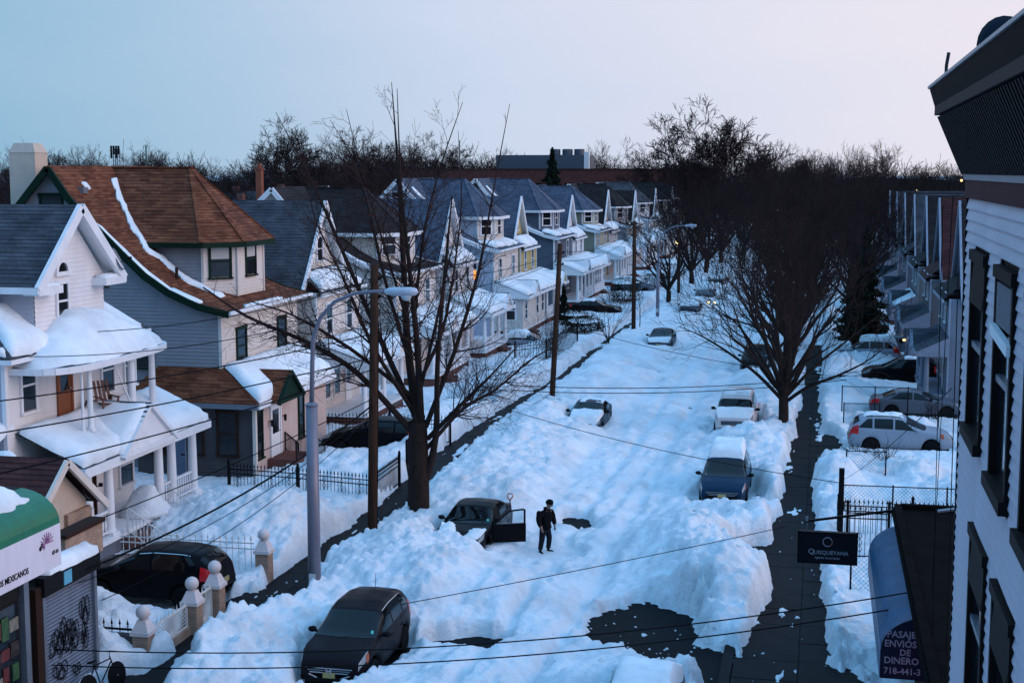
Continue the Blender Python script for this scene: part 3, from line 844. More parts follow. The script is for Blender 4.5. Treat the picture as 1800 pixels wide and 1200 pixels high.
def tower_house(X, Y0, W, label, wall_m, front_m, roof_m, trim=None, kz=1.0, low=7.1, group=None, snow_strip=True, porch_kw=None, seed=1, tower=True, eave_snow=False, lit=None, blind=False, soffit=None, wintrim=None, name='tower_house', rot=0.0):
    """ridge along the street, roof sweeping down to the street, half-octagon tower standing in the slope"""
    trim = trim or M['white']; wintrim = wintrim or trim
    root = empty(name, (X, Y0, 0), rot, label, 'house', group)
    zap = 13.0 * kz
    def zz(z): return low + (z - 7.1) * (zap - low) / 5.9
    prof = [(0.55, zz(7.1)), (-0.8, zz(7.4)), (-2.1, zz(7.95)), (-3.1, zz(8.6)), (-4.1, zz(9.5)), (-5.4, zz(10.75)), (-6.4, zz(11.75)), (-7.3, zz(13.0))]
    back = [(-7.3, zz(13.0)), (-10.5, zz(9.4)), (-14.0, zz(6.6))]
    r_ = MB(); un = MB(); rks = [MB(), MB()]; ov = 0.45
    for pr, s in ((prof, 1), (back, -1)):
        for (xa, za), (xb, zb) in zip(pr[:-1], pr[1:]):
            lo, hi = ((xa, za), (xb, zb)) if s == 1 else ((xb, zb), (xa, za))
            q = [(lo[0], -ov, lo[1]), (lo[0], W + ov, lo[1]), (hi[0], W + ov, hi[1]), (hi[0], -ov, hi[1])]
            nn = Vector((s * (hi[1] - lo[1]), 0, abs(lo[0] - hi[0])))
            r_.courses(q, 0.21, 0.018, nn)
            un.poly([(p[0], p[1], p[2] - 0.10) for p in q])
            for rk, yy in zip(rks, (-ov + 0.02, W + ov - 0.02)):
                rk.bar((lo[0], yy, lo[1] - 0.10), (hi[0], yy, hi[1] - 0.10), 0.12, 0.28, up=nn)
    rf = r_.build('roof', roof_m, root)
    un.build('soffit', soffit or trim, rf)
    for rk in rks: rk.build('rake_board', trim, rf)
    e_ = MB(); e_.bar((0.6, -ov, zz(7.05)), (0.6, W + ov, zz(7.05)), 0.13, 0.13); e_.build('gutter', M['white'] if trim is not M['white'] else trim, rf)
    # gable-end walls follow the swept roof: convex pieces
    full = [(-13.6, zz(6.9))] + [(x, z) for x, z in back[::-1][1:]] + [(x, z) for x, z in prof[::-1][1:-1]] + [(0.0, zz(7.15))]
    for yy, ny in ((0, -1), (W, 1)):
        w_ = MB()
        w_.courses([(-13.6, yy, 0), (0, yy, 0), (0, yy, zz(6.85)), (-13.6, yy, zz(6.85))], 0.15, 0.028, (0, ny, 0))
        for (xa, za), (xb, zb) in zip(full[:-1], full[1:]):
            if xb - xa < 0.01: continue
            w_.courses([(xa, yy, zz(6.85)), (xb, yy, zz(6.85)), (xb, yy, zb - 0.10), (xa, yy, za - 0.10)], 0.15, 0.028, (0, ny, 0), start=0.0 + 0.15 * math.floor(zz(6.85) / 0.15))
        w_.build('wall', wall_m, root)
    siding(root, [(0, 0, 0), (0, W, 0), (0, W, zz(7.15)), (0, 0, zz(7.15))], (1, 0, 0), front_m)
    MB().poly([(-13.6, 0, 0), (-13.6, W, 0), (-13.6, W, zz(6.9)), (-13.6, 0, zz(6.9))]).build('back_wall', wall_m, root)
    c = MB(); c.box(-0.1, 0.035, -0.035, 0.1, 0, zz(7.1)); c.build('corner_board', trim if trim is M['white'] else front_m, root)
    # the tower
    t0, t1, xf, dg = 2.55, 7.65, -0.8, 1.08
    zb_, zt_ = zz(7.2), zz(9.9)
    ring = [(-5.0, t0), (xf - dg, t0), (xf, t0 + dg), (xf, t1 - dg), (xf - dg, t1), (-5.0, t1)]
    tw = empty('tower', (0, 0, 0)); tw.parent = root
    for i, ((xa, ya), (xb, yb)) in enumerate(zip(ring[:-1], ring[1:])):
        nn = Vector((yb - ya, -(xb - xa), 0)).normalized()
        siding(tw, [(xa, ya, zb_), (xb, yb, zb_), (xb, yb, zt_), (xa, ya, zt_)], nn, wall_m if i in (0, 4) else front_m)
        if i in (1, 2, 3):
            ang = math.atan2(nn.y, nn.x)
            mx, my = (xa + xb) / 2, (ya + yb) / 2
            window(tw, mx + nn.x * 0.015, my + nn.y * 0.015, zz(8.25), 0.85 if i != 2 else 1.0, 1.35 * (zap - low) / 5.9, ang, wintrim, blind=blind)
    for (xa, ya) in ring[1:-1]: MB().box(xa - 0.06, xa + 0.06, ya - 0.06, ya + 0.06, zb_, zt_).build('corner_board', trim if trim is M['white'] else front_m, tw)
    o_ = 0.5
    er = [(-6.4, t0 - o_), (xf - dg + 0.2, t0 - o_), (xf + o_, t0 + dg - 0.2), (xf + o_, t1 - dg + 0.2), (xf - dg + 0.2, t1 + o_), (-6.4, t1 + o_)]
    apex = Vector((-3.5, 5.1, zz(12.95))); rb = Vector((-7.3, 5.1, zz(12.95)))
    ez = zz(9.75)
    tr = MB(); so = MB(); fa = MB(); hip = MB()
    faces = [([er[0], er[1]], [apex, rb]), ([er[1], er[2]], [apex]), ([er[2], er[3]], [apex]), ([er[3], er[4]], [apex]), ([er[4], er[5]], [rb, apex])]
    for (pa, pb), top in faces:
        a = Vector((pa[0], pa[1], ez)); b = Vector((pb[0], pb[1], ez))
        q = [a, b] + top
        n_ = newell(q)
        if n_.z < 0: n_ = -n_
        tr.courses(q, 0.2, 0.018, n_)
        fa.bar(a + Vector((0, 0, -0.1)), b + Vector((0, 0, -0.1)), 0.08, 0.22)
    so.poly([(p[0], p[1], ez - 0.2) for p in er])
    trf = tr.build('tower_roof', roof_m, tw)
    so.build('soffit', soffit or trim, trf); fa.build('fascia', trim, trf)
    for p in er[1:-1]: hip.bar((p[0], p[1], ez + 0.03), apex + Vector((0, 0, 0.02)), 0.22, 0.05)
    hip.bar(apex, rb, 0.24, 0.05)
    hip.build('hip_cap', roof_m, trf)
    # second-floor windows, side windows
    window(root, 0.02, 2.0, 4.75, 0.9, 1.4, 0, wintrim, lit=(lit == 'front'))
    window(root, 0.02, W - 2.0, 4.75, 0.9, 1.4, 0, wintrim)
    window(root, -7.4, -0.02, zz(11.0), 0.9, 0.75, -math.pi / 2, wintrim)
    window(root, -5.5, -0.02, 8.1, 0.9, 1.4, -math.pi / 2, wintrim)
    if lit == 'side': window(root, -1.8, -0.02, 4.7, 0.95, 1.5, -math.pi / 2, wintrim, lit=True)
    else: window(root, -3.5, -0.02, 4.7, 0.85, 1.4, -math.pi / 2, wintrim)
    if snow_strip:
        snow_ribbon([((xa, -ov + 0.06, za), (xa, -ov + 0.38 + 0.12 * math.sin(seed + xa), za)) for xa, za in prof[1:6]], 0.09, rf, 'snow', seed)
    if eave_snow:
        snow_quad((0.5, 0.6, zz(7.1)), (0.5, W, zz(7.1)), (-1.9, W, zz(7.9)), (-1.9, 0.4, zz(7.9)), 0.2, rf, 'snow', 0.2, seed + 3, 0.5)
        snow_quad((-5.6, t0 - 1.3, zz(10.9)), (-5.6, t0 - 0.3, zz(10.9)), (-7.0, t0 - 0.5, zz(12.4)), (-7.0, t0 - 1.5, zz(12.4)), 0.12, rf, 'snow', 0.2, seed + 6, 0.2)
    if porch_kw is not None:
        kw = dict(y0=0.0, y1=W, d=2.4, zt=4.6, ze=3.55, zf=1.0, ncol=4, wall_m=front_m, ped=(W * 0.3, 1.0, 0.9), stair=(W * 0.3 - 0.7, W * 0.3 + 0.7), seed=seed)
        kw.update(porch_kw)
        pr = empty('porch', (0, 0, 0)); pr.parent = root
        porch(pr, **kw)
        door(root, 0.02, W * 0.3, 1.0)
        for y in (W * 0.55, W * 0.8): window(root, 0.02, y, 1.6, 0.85, 1.4)
    return root

# ---------------------------------------------------------------- the row on the left
_wh = paint((0.66, 0.66, 0.70)); _cr = paint((0.60, 0.54, 0.50)); _gy = paint((0.30, 0.29, 0.32)); _bl = paint((0.075, 0.095, 0.14)); _ye = paint((0.42, 0.33, 0.12)); _tn = paint((0.40, 0.33, 0.28)); _dk = paint((0.13, 0.12, 0.13))
brown = tower_house(-24.0, 54.0, 8.6, 'cream sided house with shaded grey flanks, brown shingle roof and eight-sided tower', paint((0.24, 0.235, 0.26)), _cr, M['roof_brown'], M['trim_green'], 1.0, 7.1, 'houses on the left side', True, None, 11, blind=True, soffit=M['trim_green'], wintrim=M['trim_green'])  # side siding greyer than the cream front: its shade put into the colour
GL = 'houses on the left side'
gable_house(-25.0, 65.2, 6.6, 'cream house with slate front gable right behind the brown roofed house', _cr, M['roof_slate'], group=GL, porch_kw=dict(ncol=3, d=2.6), seed=21)
tower_house(-24.0, 78.4, 8.6, 'pale house with black tower roof behind the big bare tree', _cr, paint((0.66, 0.60, 0.56)), M['roof_dark'], None, 0.91, 6.9, GL, True, dict(ncol=5), 31, eave_snow=False)
gable_house(-25.0, 90.4, 6.6, 'white house with blue grey gable between black roof and grey tower', paint((0.62, 0.58, 0.58)), M['roof_blue'], group=GL, porch_kw=dict(ncol=4, d=2.6), seed=41, zr=10.9, ze=6.9)
tower_house(-24.0, 103.5, 8.6, 'pale blue house with grey tower and one orange lit window', paint((0.42, 0.46, 0.55)), _cr, M['roof_blue'], None, 0.94, 6.9, GL, True, dict(closed=True, ncol=4), 51, eave_snow=True, lit='side')
gable_house(-25.0, 113.0, 6.6, 'yellow house with dark blue gable roof behind the first tall pole', _ye, M['roof_blue'], group=GL, porch_kw=dict(ncol=3), seed=61, zr=10.7, ze=6.8, hw=2.9)
tower_house(-24.0, 128.0, 8.6, 'dark blue house with white trimmed tower windows', _bl, _bl, M['roof_blue'], None, 0.93, 6.7, GL, True, dict(ncol=5), 71, eave_snow=True)
gable_house(-25.0, 137.6, 6.6, 'white gabled house with blue slate roof past the dark blue house', _wh, M['roof_blue'], group=GL, porch_kw=dict(ncol=5, closed=True), seed=81, zr=10.4, ze=6.5)
tower_house(-24.0, 152.0, 8.6, 'olive house with low blue hipped tower and snowy eave', paint((0.22, 0.22, 0.16)), paint((0.35, 0.33, 0.24)), M['roof_blue'], None, 0.86, 6.3, GL, True, dict(ncol=5), 91, eave_snow=True)
gable_house(-25.0, 162.0, 6.6, 'taupe house with big dark roof and white gable edge', _tn, M['roof_dark'], group=GL, porch_kw=dict(ncol=5, ped=None), seed=101, zr=10.6, ze=6.2)
_far = [(177, _gy, M['roof_dark'], 0.86), (200, _wh, M['roof_slate'], 0.86), (224, _tn, M['roof_dark'], 0.85), (248, _gy, M['roof_dark'], 0.83)]
_farl = ['grey tower house with black roof and white windows', 'white tower house with slate roof far down the street', 'tan tower house with black roof near the end of the row', 'grey tower house with black roof, last tower of the row']
_farg = [(186.5, _wh, M['roof_dark']), (210, _tn, M['roof_dark']), (234, _wh, M['roof_dark']), (258, _gy, M['roof_dark'])]
_fargl = ['white gabled house with dark roof behind the second tall pole', 'tan gabled house with dark roof far down the street', 'white gabled house with dark roof near the end of the row', 'grey gabled house with dark roof at the end of the row']
for i, (y, w_, r_, k) in enumerate(_far):
    tower_house(-24.0, y, 8.6, _farl[i], w_, w_, r_, None, k, 5.9, GL, True, dict(ncol=3, rails=False), 111 + i)
for i, (y, w_, r_) in enumerate(_farg):
    gable_house(-25.0, y, 6.6, _fargl[i], w_, r_, group=GL, porch_kw=dict(ncol=3, rails=False), seed=121 + i, zr=10.2, ze=5.9)

# ---------------------------------------------------------------- text on things
def text(body, size, parent, loc, rot, m, name='lettering', align='LEFT', sx=1.0, extrude=0.004):
    c = bpy.data.curves.new(name, 'FONT')
    c.body = body; c.size = size; c.align_x = align; c.extrude = extrude; c.offset = size * 0.018; c.resolution_u = 2
    c.materials.append(m)
    t_ = bpy.data.objects.new(name, c)
    COL.objects.link(t_)
    me = bpy.data.meshes.new_from_object(t_.evaluated_get(bpy.context.evaluated_depsgraph_get()))
    bpy.data.objects.remove(t_)
    o = bpy.data.objects.new(name, me)
    o.location = loc; o.rotation_euler = rot; o.scale = (sx, 1, 1)
    COL.objects.link(o); o.parent = parent
    o['kind'] = 'stuff'
    return o

def iron_rail(root, pts, h, m, step=0.13, name='handrail', r=0.014):
    """railing along a broken line of foot points: top rail, bottom rail, upright bars"""
    f = MB()
    top = [Vector(p) + Vector((0, 0, h)) for p in pts]; bot = [Vector(p) + Vector((0, 0, 0.1)) for p in pts]
    for a, b in zip(top[:-1], top[1:]): f.bar(a, b, 0.04, 0.03)
    for a, b in zip(bot[:-1], bot[1:]): f.bar(a, b, 0.03, 0.025)
    for p in (pts[0], pts[-1]): f.bar(p, Vector(p) + Vector((0, 0, h)), 0.04)
    o = f.build(name, m, root)
    for a, b in zip(pts[:-1], pts[1:]):
        a, b = Vector(a), Vector(b); n = max(1, int((b - a).length / step))
        for i in range(n):
            p = a + (b - a) * ((i + 0.5) / n)
            MB().bar(p + Vector((0, 0, 0.1)), p + Vector((0, 0, h)), r * 1.4).build('bar', m, o)
    return o

# ================================================================ the white porch house at the left edge
wh = empty('porch_house', (-24.2, 38.5, 0), 0, 'white two-porch house with snow heaped on its porch roofs', 'house', GL)
W_ = 8.0
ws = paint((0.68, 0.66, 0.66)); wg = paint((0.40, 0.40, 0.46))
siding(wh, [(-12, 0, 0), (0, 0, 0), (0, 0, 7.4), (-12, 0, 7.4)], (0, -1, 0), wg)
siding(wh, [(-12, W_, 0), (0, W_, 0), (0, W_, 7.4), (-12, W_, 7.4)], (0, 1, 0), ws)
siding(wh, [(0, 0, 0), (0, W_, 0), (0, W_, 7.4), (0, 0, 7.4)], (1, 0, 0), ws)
for ya, yb in ((-0.035, 0.12), (W_ - 0.12, W_ + 0.035)): MB().box(-0.1, 0.035, ya, yb, 0, 7.3).build('corner_board', M['white'], wh)
# main hip roof, mostly under snow
mr = MB()
mr.courses([(0.55, -0.5, 7.2), (0.55, W_ + 0.5, 7.2), (-3.5, W_ - 3.0, 10.2), (-3.5, 2.4, 10.2)], 0.2, 0.016, (3.0, 0, 4.05))
mr.courses([(-12, -0.5, 7.2), (0.55, -0.5, 7.2), (-3.5, 2.4, 10.2), (-12, 2.4, 10.2)], 0.2, 0.016, (0, -3.0, 2.9))
mr.courses([(-12, W_ + 0.5, 7.2), (0.55, W_ + 0.5, 7.2), (-3.5, W_ - 3.0, 10.2), (-12, W_ - 3.0, 10.2)], 0.2, 0.016, (0, 3.0, 3.5))
mr.poly([(-12, 2.4, 10.2), (-3.5, 2.4, 10.2), (-3.5, W_ - 3.0, 10.2), (-12, W_ - 3.0, 10.2)])
mro = mr.build('roof', M['roof_slate'], wh)
so_ = MB(); so_.box(-12, 0.6, -0.55, W_ + 0.55, 7.02, 7.16); so_.build('eave', M['white'], mro)
snow_quad((0.6, -0.5, 7.2), (0.6, 2.3, 7.2), (-1.3, 2.0, 8.55), (-1.5, 0.9, 8.7), 0.30, mro, 'snow', 0.15, 4, 0.1)
snow_quad((-5.5, -0.55, 7.2), (0.6, -0.55, 7.2), (0.3, -0.2, 7.5), (-5.5, -0.2, 7.5), 0.2, mro, 'snow', 0.15, 6, 0.15)
snow_quad((0.6, 5.6, 7.2), (0.6, W_ + 0.2, 7.2), (-1.2, W_ - 0.9, 8.5), (-1.2, 6.2, 8.5), 0.18, mro, 'snow', 0.15, 5, 0.1)
# upper gable with deep eaves
yc, gx = 3.95, 0.05
gw = paint((0.70, 0.68, 0.69))
siding(wh, [(gx, 1.75, 7.3), (gx, 6.15, 7.3), (gx, 6.15, 9.35), (gx, 1.75, 9.35)], (1, 0, 0), gw, name='upper_wall')
siding(wh, [(gx, 1.75, 9.35), (gx, 6.15, 9.35), (gx, yc, 11.45)], (1, 0, 0), gw, name='gable_wall')
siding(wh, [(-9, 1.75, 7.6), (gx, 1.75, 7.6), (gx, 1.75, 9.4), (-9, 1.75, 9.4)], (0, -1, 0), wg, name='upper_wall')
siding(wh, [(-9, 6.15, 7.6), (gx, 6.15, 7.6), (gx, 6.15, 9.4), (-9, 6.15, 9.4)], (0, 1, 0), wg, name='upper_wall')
gr = MB(); gs = MB()
for s in (-1, 1):
    q = [(-9, yc + s * 2.75, 9.2), (0.6, yc + s * 2.75, 9.2), (0.6, yc, 11.7), (-9, yc, 11.7)]
    gr.courses(q, 0.19, 0.016, (0, s * 2.5, 2.75))
    gs.poly([(p[0], p[1], p[2] - 0.12) for p in q])
gro = gr.build('gable_roof', M['roof_slate'], wh); gs.build('soffit', M['white'], gro)
for s in (-1, 1):
    MB().bar((0.56, yc + s * 2.78, 9.1), (0.56, yc, 11.6), 0.14, 0.34, up=(0, s * 2.5, 2.75)).build('rake_board', M['white'], gro)
    MB().bar((-9, yc + s * 2.8, 9.1), (0.6, yc + s * 2.8, 9.1), 0.14, 0.2).build('gutter', M['white'], gro)
    cr_ = MB(); cr_.box(gx, 0.62, yc + s * 2.1 - 0.7, yc + s * 2.1 + 0.7, 8.95, 9.2); ro = cr_.build('cornice_return', M['white'], gro)
    snow_quad((0.62, yc + s * 2.1 - 0.7, 9.2), (0.62, yc + s * 2.1 + 0.7, 9.2), (0.06, yc + s * 2.1 + 0.6, 9.22), (0.06, yc + s * 2.1 - 0.6, 9.22), 0.12, ro, 'snow', 0.12, 9 + s, 0.05)
# arched window above, sash below
ar = MB(); gl = MB(); n = 12
arc = [(0.42 * math.cos(math.pi * i / n), 0.42 * math.sin(math.pi * i / n)) for i in range(n + 1)]
ain = [(0.30 * math.cos(math.pi * i / n), 0.30 * math.sin(math.pi * i / n)) for i in range(n + 1)]
for i in range(n):
    ar.prism([(gx, yc - 0.5 + arc[i][0], 9.55 + arc[i][1]), (gx, yc - 0.5 + arc[i + 1][0], 9.55 + arc[i + 1][1]), (gx, yc - 0.5 + ain[i + 1][0], 9.55 + ain[i + 1][1]), (gx, yc - 0.5 + ain[i][0], 9.55 + ain[i][1])], (0.09, 0, 0))
ar.box(gx, gx + 0.12, yc - 0.98, yc - 0.02, 9.42, 9.55)
aw = ar.build('arched_window', M['white'], wh)
gl.poly([(gx + 0.03, yc - 0.5 + a, 9.55 + b) for a, b in ain]); gl.build('pane', M['glass'], aw)
window(wh, gx + 0.02, yc - 0.55, 8.05, 0.62, 1.1)
# satellite dish bolted to the gable edge
def dish(name, loc, rz, label, r=0.4, m=None, tilt=25, group='satellite dishes'):
    o_ = empty(name, loc, rz, label, 'satellite dish', group)
    d_ = MB(); d_.lathe([(0.02, 0.0), (r * 0.4, r * 0.03), (r * 0.75, r * 0.11), (r, r * 0.2), (r * 0.985, r * 0.215), (r * 0.74, r * 0.13), (0.02, 0.03)], n=20)
    b = d_.build('reflector', m or M['galv'], o_, (0, 0, 0.45), (0, R(90 - tilt), 0), True)
    a_ = MB(); a_.bar((0, 0, 0), (0, 0, 0.45), 0.05); a_.bar((0, 0, 0.3), (0.45, 0, 0.5), 0.03); a_.box(0.42, 0.52, -0.04, 0.04, 0.46, 0.56)
    a_.build('arm', M['black_iron'], o_)
    return o_
dish('satellite_dish', (-23.75, 44.9, 9.3), R(20), 'small dark satellite dish at the edge of the white gable', 0.42, mat('grey_dish', (0.10, 0.11, 0.13), 0.5))
# second-floor porch: half-round roof under a dome of snow
bc = 4.2
def halfdisc(rx, ry, z0, z1, nr=10, na=24, p=1.0, nz=0.0, seed=1):
    rr = np.linspace(0, 1, nr); aa = np.linspace(-math.pi / 2, math.pi / 2, na)
    A, Rr = np.meshgrid(aa, rr)
    sq = 1.0 / np.maximum(np.abs(np.cos(A)) ** 4 + np.abs(np.sin(A)) ** 4, 1e-6) ** 0.25   # squarish
    X = rx * Rr * np.cos(A) * sq; Y = bc + ry * Rr * np.sin(A) * sq
    Z = z0 + (z1 - z0) * (1 - Rr ** p)
    if nz: Z = Z + nz * (fbm(X * 1.3 + seed, Y * 1.3, 3, seed) - 0.5)
    return X, Y, Z
br_ = empty('balcony_roof', (0, 0, 0)); br_.parent = wh
X_, Y_, Z_ = halfdisc(1.95, 3.95, 6.75, 8.0, p=1.1)
link_obj('roof_shell', grid_mesh('roof_shell', X_, Y_, Z_, M['roof_slate']), br_)
X_, Y_, Z_ = halfdisc(1.92, 3.92, 6.80, 8.25, 18, 34, 1.75, 0.4, 3)
Z_[-1] -= 0.12
link_obj('snow', grid_mesh('snow', X_, Y_, Z_, M['snow_smooth']), br_)
fas = MB(); sof = []
for k in range(24):
    a0 = -math.pi / 2 + math.pi * k / 24; a1 = a0 + math.pi / 24
    def pt(a, rx=1.95, ry=3.95):
        sq = 1.0 / (abs(math.cos(a)) ** 4 + abs(math.sin(a)) ** 4) ** 0.25
        return (rx * math.cos(a) * sq, bc + ry * math.sin(a) * sq)
    p0, p1 = pt(a0), pt(a1)
    fas.bar((p0[0], p0[1], 6.70), (p1[0], p1[1], 6.70), 0.09, 0.2); sof.append((p0[0], p0[1], 6.63))
sof.append((pt(math.pi / 2)[0], pt(math.pi / 2)[1], 6.63))
fas.poly(sof)
fas.build('fascia', M['white'], br_)
for (x, y, r_) in ((1.55, 2.3, 0.09), (1.45, 2.0, 0.05), (1.55, 5.1, 0.14), (1.1, 7.5, 0.12)): column(wh, x, y, 4.55, 6.62, r_, M['white'])
MB().tube([(1.3, 4.3, 6.6), (1.75, 4.9, 4.7)], 0.035).build('leaning_pole', M['white'], wh)
door(wh, 0.02, 3.4, 4.75, 0.75, 2.0, 0, mat('orange_wood', (0.20, 0.06, 0.02), 0.6))
window(wh, 0.02, 1.25, 5.35, 0.75, 1.6); window(wh, 0.02, 6.3, 5.2, 0.8, 1.5); window(wh, 0.02, 7.9, 5.2, 0.7, 1.4)
# ground-floor porch
pf = empty('porch', (0, 0, 0)); pf.parent = wh
MB().box(0, 2.15, 0.9, 9.3, 0.95, 1.1).build('porch_floor', M['white'], pf)
MB().box(0, 2.05, 1.0, 9.2, -0.2, 0.95).build('porch_base', mat('grey_blue_base', (0.12, 0.13, 0.16), 0.7), pf)
prf = MB(); prf.courses([(0, 0.4, 4.75), (0, 9.4, 4.75), (2.35, 9.45, 3.75), (2.35, 0.4, 3.75)], 0.2, 0.015, (1, 0, 2.35)); prf = prf.build('porch_roof', M['roof_slate'], pf)
MB().box(0.0, 2.4, 0.35, 9.5, 3.45, 3.74).build('entablature', M['white'], pf)
snow_quad((2.45, 0.3, 3.75), (2.45, 9.55, 3.75), (0, 9.5, 4.85), (0, 0.35, 4.85), 0.34, prf, 'snow', 0.15, 8, 0.12)
snow_quad((-4.0, -2.6, 4.3), (0.3, -2.6, 4.3), (0.3, 0.5, 5.0), (-4.0, 0.5, 5.0), 0.35, prf, 'snow', 0.2, 18, 0.2)
pediment(pf, 0.2, 2.45, 4.5, 1.75, 3.72, 1.35, M['white'], M['white'], M['roof_slate'], True, 12)
for y in (1.4, 2.75, 6.3, 7.3, 9.0): column(pf, 1.85, y, 1.1, 3.45, 0.17, M['white'], 16)
column(pf, 1.0, 1.35, 1.1, 3.45, 0.17, M['white'], 16)
balustrade(pf, (1.85, 1.6), (1.85, 2.55), 1.1, 0.8); balustrade(pf, (1.85, 7.5), (1.85, 8.8), 1.1, 0.8); balustrade(pf, (0.1, 1.3), (1.7, 1.3), 1.1, 0.8); balustrade(pf, (1.85, 6.5), (1.85, 7.1), 1.1, 0.8)
steps(pf, 2.1, 3.1, 6.0, 1.1, 5, 0.3, M['red_brick'])
iron_rail(pf, [(2.3, 3.05, 1.1), (3.6, 3.05, 0.25), (4.1, 3.05, 0.25)], 0.85, M['white_iron'], 0.15)
iron_rail(pf, [(2.3, 6.05, 1.1), (3.6, 6.05, 0.3), (4.1, 6.05, 0.3)], 0.85, M['white_iron'], 0.15)
hx = MB(); hx.lathe([(0.85, 0), (0.8, 0.12), (0.68, 0.3), (0.55, 0.45), (0.42, 0.62), (0.33, 0.8), (0.22, 0.95), (0.08, 1.02)], n=22, c=(1.7, 5.6, 1.1))
hv = np.array(hx.v); hv[:, :2] += 0.75 * (np.stack([fbm(hv[:, 2] * 2 + hv[:, 0], hv[:, 1] * 2, 3, 2), fbm(hv[:, 2] * 2, hv[:, 0] * 2, 3, 6)], -1) - 0.5); hx.v = [tuple(p) for p in hv]
hx.build('snow_heap', M['snow'], pf, smooth=True)
door(wh, 0.02, 4.6, 1.1, 0.95, 2.05, 0, M['dark_wood'])
for y in (2.2, 7.4): window(wh, 0.02, y, 1.7, 0.9, 1.4)
# wooden rocking chair up on the second-floor porch
def lawn_chair(loc, rz, label):
    o_ = empty('porch_chair', loc, rz, label, 'chair')
    m_ = mat('red_brown_wood', (0.10, 0.035, 0.025), 0.6)
    MB().box(-0.25, 0.3, -0.28, 0.28, 0.36, 0.42).build('seat', m_, o_)
    for y in (-0.22, -0.07, 0.08, 0.23): MB().bar((-0.25, y, 0.4), (-0.48, y, 1.1), 0.09, 0.025, up=(1, 0, 0)).build('back_slat', m_, o_)
    for x in (-0.22, 0.27):
        for y in (-0.27, 0.27): MB().bar((x, y, 0.04), (x, y, 0.6), 0.05).build('leg', m_, o_)
    for y in (-0.29, 0.29):
        MB().bar((-0.35, y, 0.6), (0.32, y, 0.6), 0.08, 0.03).build('armrest', m_, o_)
        MB().tube([(-0.55, y, 0.10), (-0.2, y, 0.02), (0.15, y, 0.02), (0.45, y, 0.10)], 0.025).build('rocker', m_, o_)
    return o_
lawn_chair((-23.2, 42.9, 4.72), R(-35), 'red brown rocking chair on the snowy upper porch')

# ================================================================ brown house: chimney, vents, closed porch, stoop
ch = MB(); ch.box(-9.6, -8.4, 0.5, 1.5, 11.0, 13.55); ch.add([(-9.62, 0.48, 13.55), (-8.38, 0.48, 13.55), (-8.38, 1.52, 13.55), (-9.62, 1.52, 13.55), (-9.45, 0.65, 13.95), (-8.55, 0.65, 13.95), (-8.55, 1.35, 13.95), (-9.45, 1.35, 13.95)], [[0, 1, 5, 4], [1, 2, 6, 5], [2, 3, 7, 6], [3, 0, 4, 7], [4, 5, 6, 7]])
ch.build('chimney', mat('cream_stucco', (0.52, 0.42, 0.34), 0.8, var=0.1), brown)
MB().tube([(-2.6, 1.5, 8.2), (-2.6, 1.5, 8.75)], 0.07, 8).build('vent_pipe', M['dark_wood'], brown)
MB().box(-6.75, -6.35, 0.75, 1.15, 11.85, 12.1).build('roof_vent', M['galv'], brown)
# snow caught in the valley beside the tower and in patches
def on_sweep(x):
    P = [(0.55, 7.1), (-0.8, 7.4), (-2.1, 7.95), (-3.1, 8.6), (-4.1, 9.5), (-5.4, 10.75), (-6.4, 11.75), (-7.3, 13.0)]
    return float(np.interp(-x, [-p[0] for p in P], [p[1] for p in P]))
broof = [c for c in brown.children if c.name.startswith('roof') and 'vent' not in c.name][0]
_vp = []
for i in range(15):
    xa = -0.9 - i * 0.43
    za = on_sweep(xa)
    ya = 2.5 if xa > -3.9 else max(2.05, 2.05 + (za - 9.75) / 1.05)
    _vp.append(((xa, ya - 0.65 + 0.02 * i, za + 0.02), (xa, ya + 0.06, za + 0.06)))
snow_ribbon(_vp, 0.10, broof, 'snow', 44, ragged=0.22)
snow_quad((-6.5, 1.4, on_sweep(-6.5) + 0.02), (-6.5, 1.9, on_sweep(-6.5) + 0.02), (-6.85, 1.8, on_sweep(-6.85) + 0.02), (-6.85, 1.2, on_sweep(-6.85) + 0.02), 0.07, broof, 'snow', 0.1, 60, 0.12)
snow_quad((-0.7, -0.3, on_sweep(-0.7)), (-0.7, 0.2, on_sweep(-0.7)), (-2.2, 0.1, on_sweep(-2.2)), (-2.2, -0.3, on_sweep(-2.2)), 0.1, broof, 'snow', 0.15, 61, 0.1)
snow_quad((0.6, 1.2, 7.1), (0.6, 6.0, 7.1), (0.2, 5.5, 7.18), (0.2, 1.6, 7.18), 0.1, broof, 'snow', 0.15, 62, 0.15)
bp = empty('porch', (0, 0, 0)); bp.parent = brown
dks = paint((0.07, 0.065, 0.07)); stucco = mat('pink_stucco', (0.50, 0.38, 0.34), 0.85, var=0.08, bump=0.2)
siding(bp, [(-3.4, -0.9, 0), (1.7, -0.9, 0), (1.7, -0.9, 3.45), (-3.4, -0.9, 3.45)], (0, -1, 0), dks, name='porch_wall')
MB().box(1.60, 1.75, -0.9, 7.6, 0.0, 3.45).build('stucco_wall', stucco, bp)
MB().box(0, 1.6, 7.45, 7.6, 0.0, 3.45).build('stucco_wall', stucco, bp)
r2 = MB()
r2.courses([(-4.0, -1.35, 3.5), (2.05, -1.35, 3.5), (0.0, 0, 4.75), (-2.8, 0, 4.75)], 0.2, 0.016, (0, -1.25, 1.35))
bpr = r2.build('side_roof', M['roof_brown'], bp)
r3 = MB(); r3.courses([(2.1, -1.35, 3.5), (2.1, 7.9, 3.5), (0, 7.9, 4.75), (0, 0, 4.75)], 0.2, 0.016, (1.25, 0, 2.1))
r3 = r3.build('porch_roof', M['roof_brown'], bp)
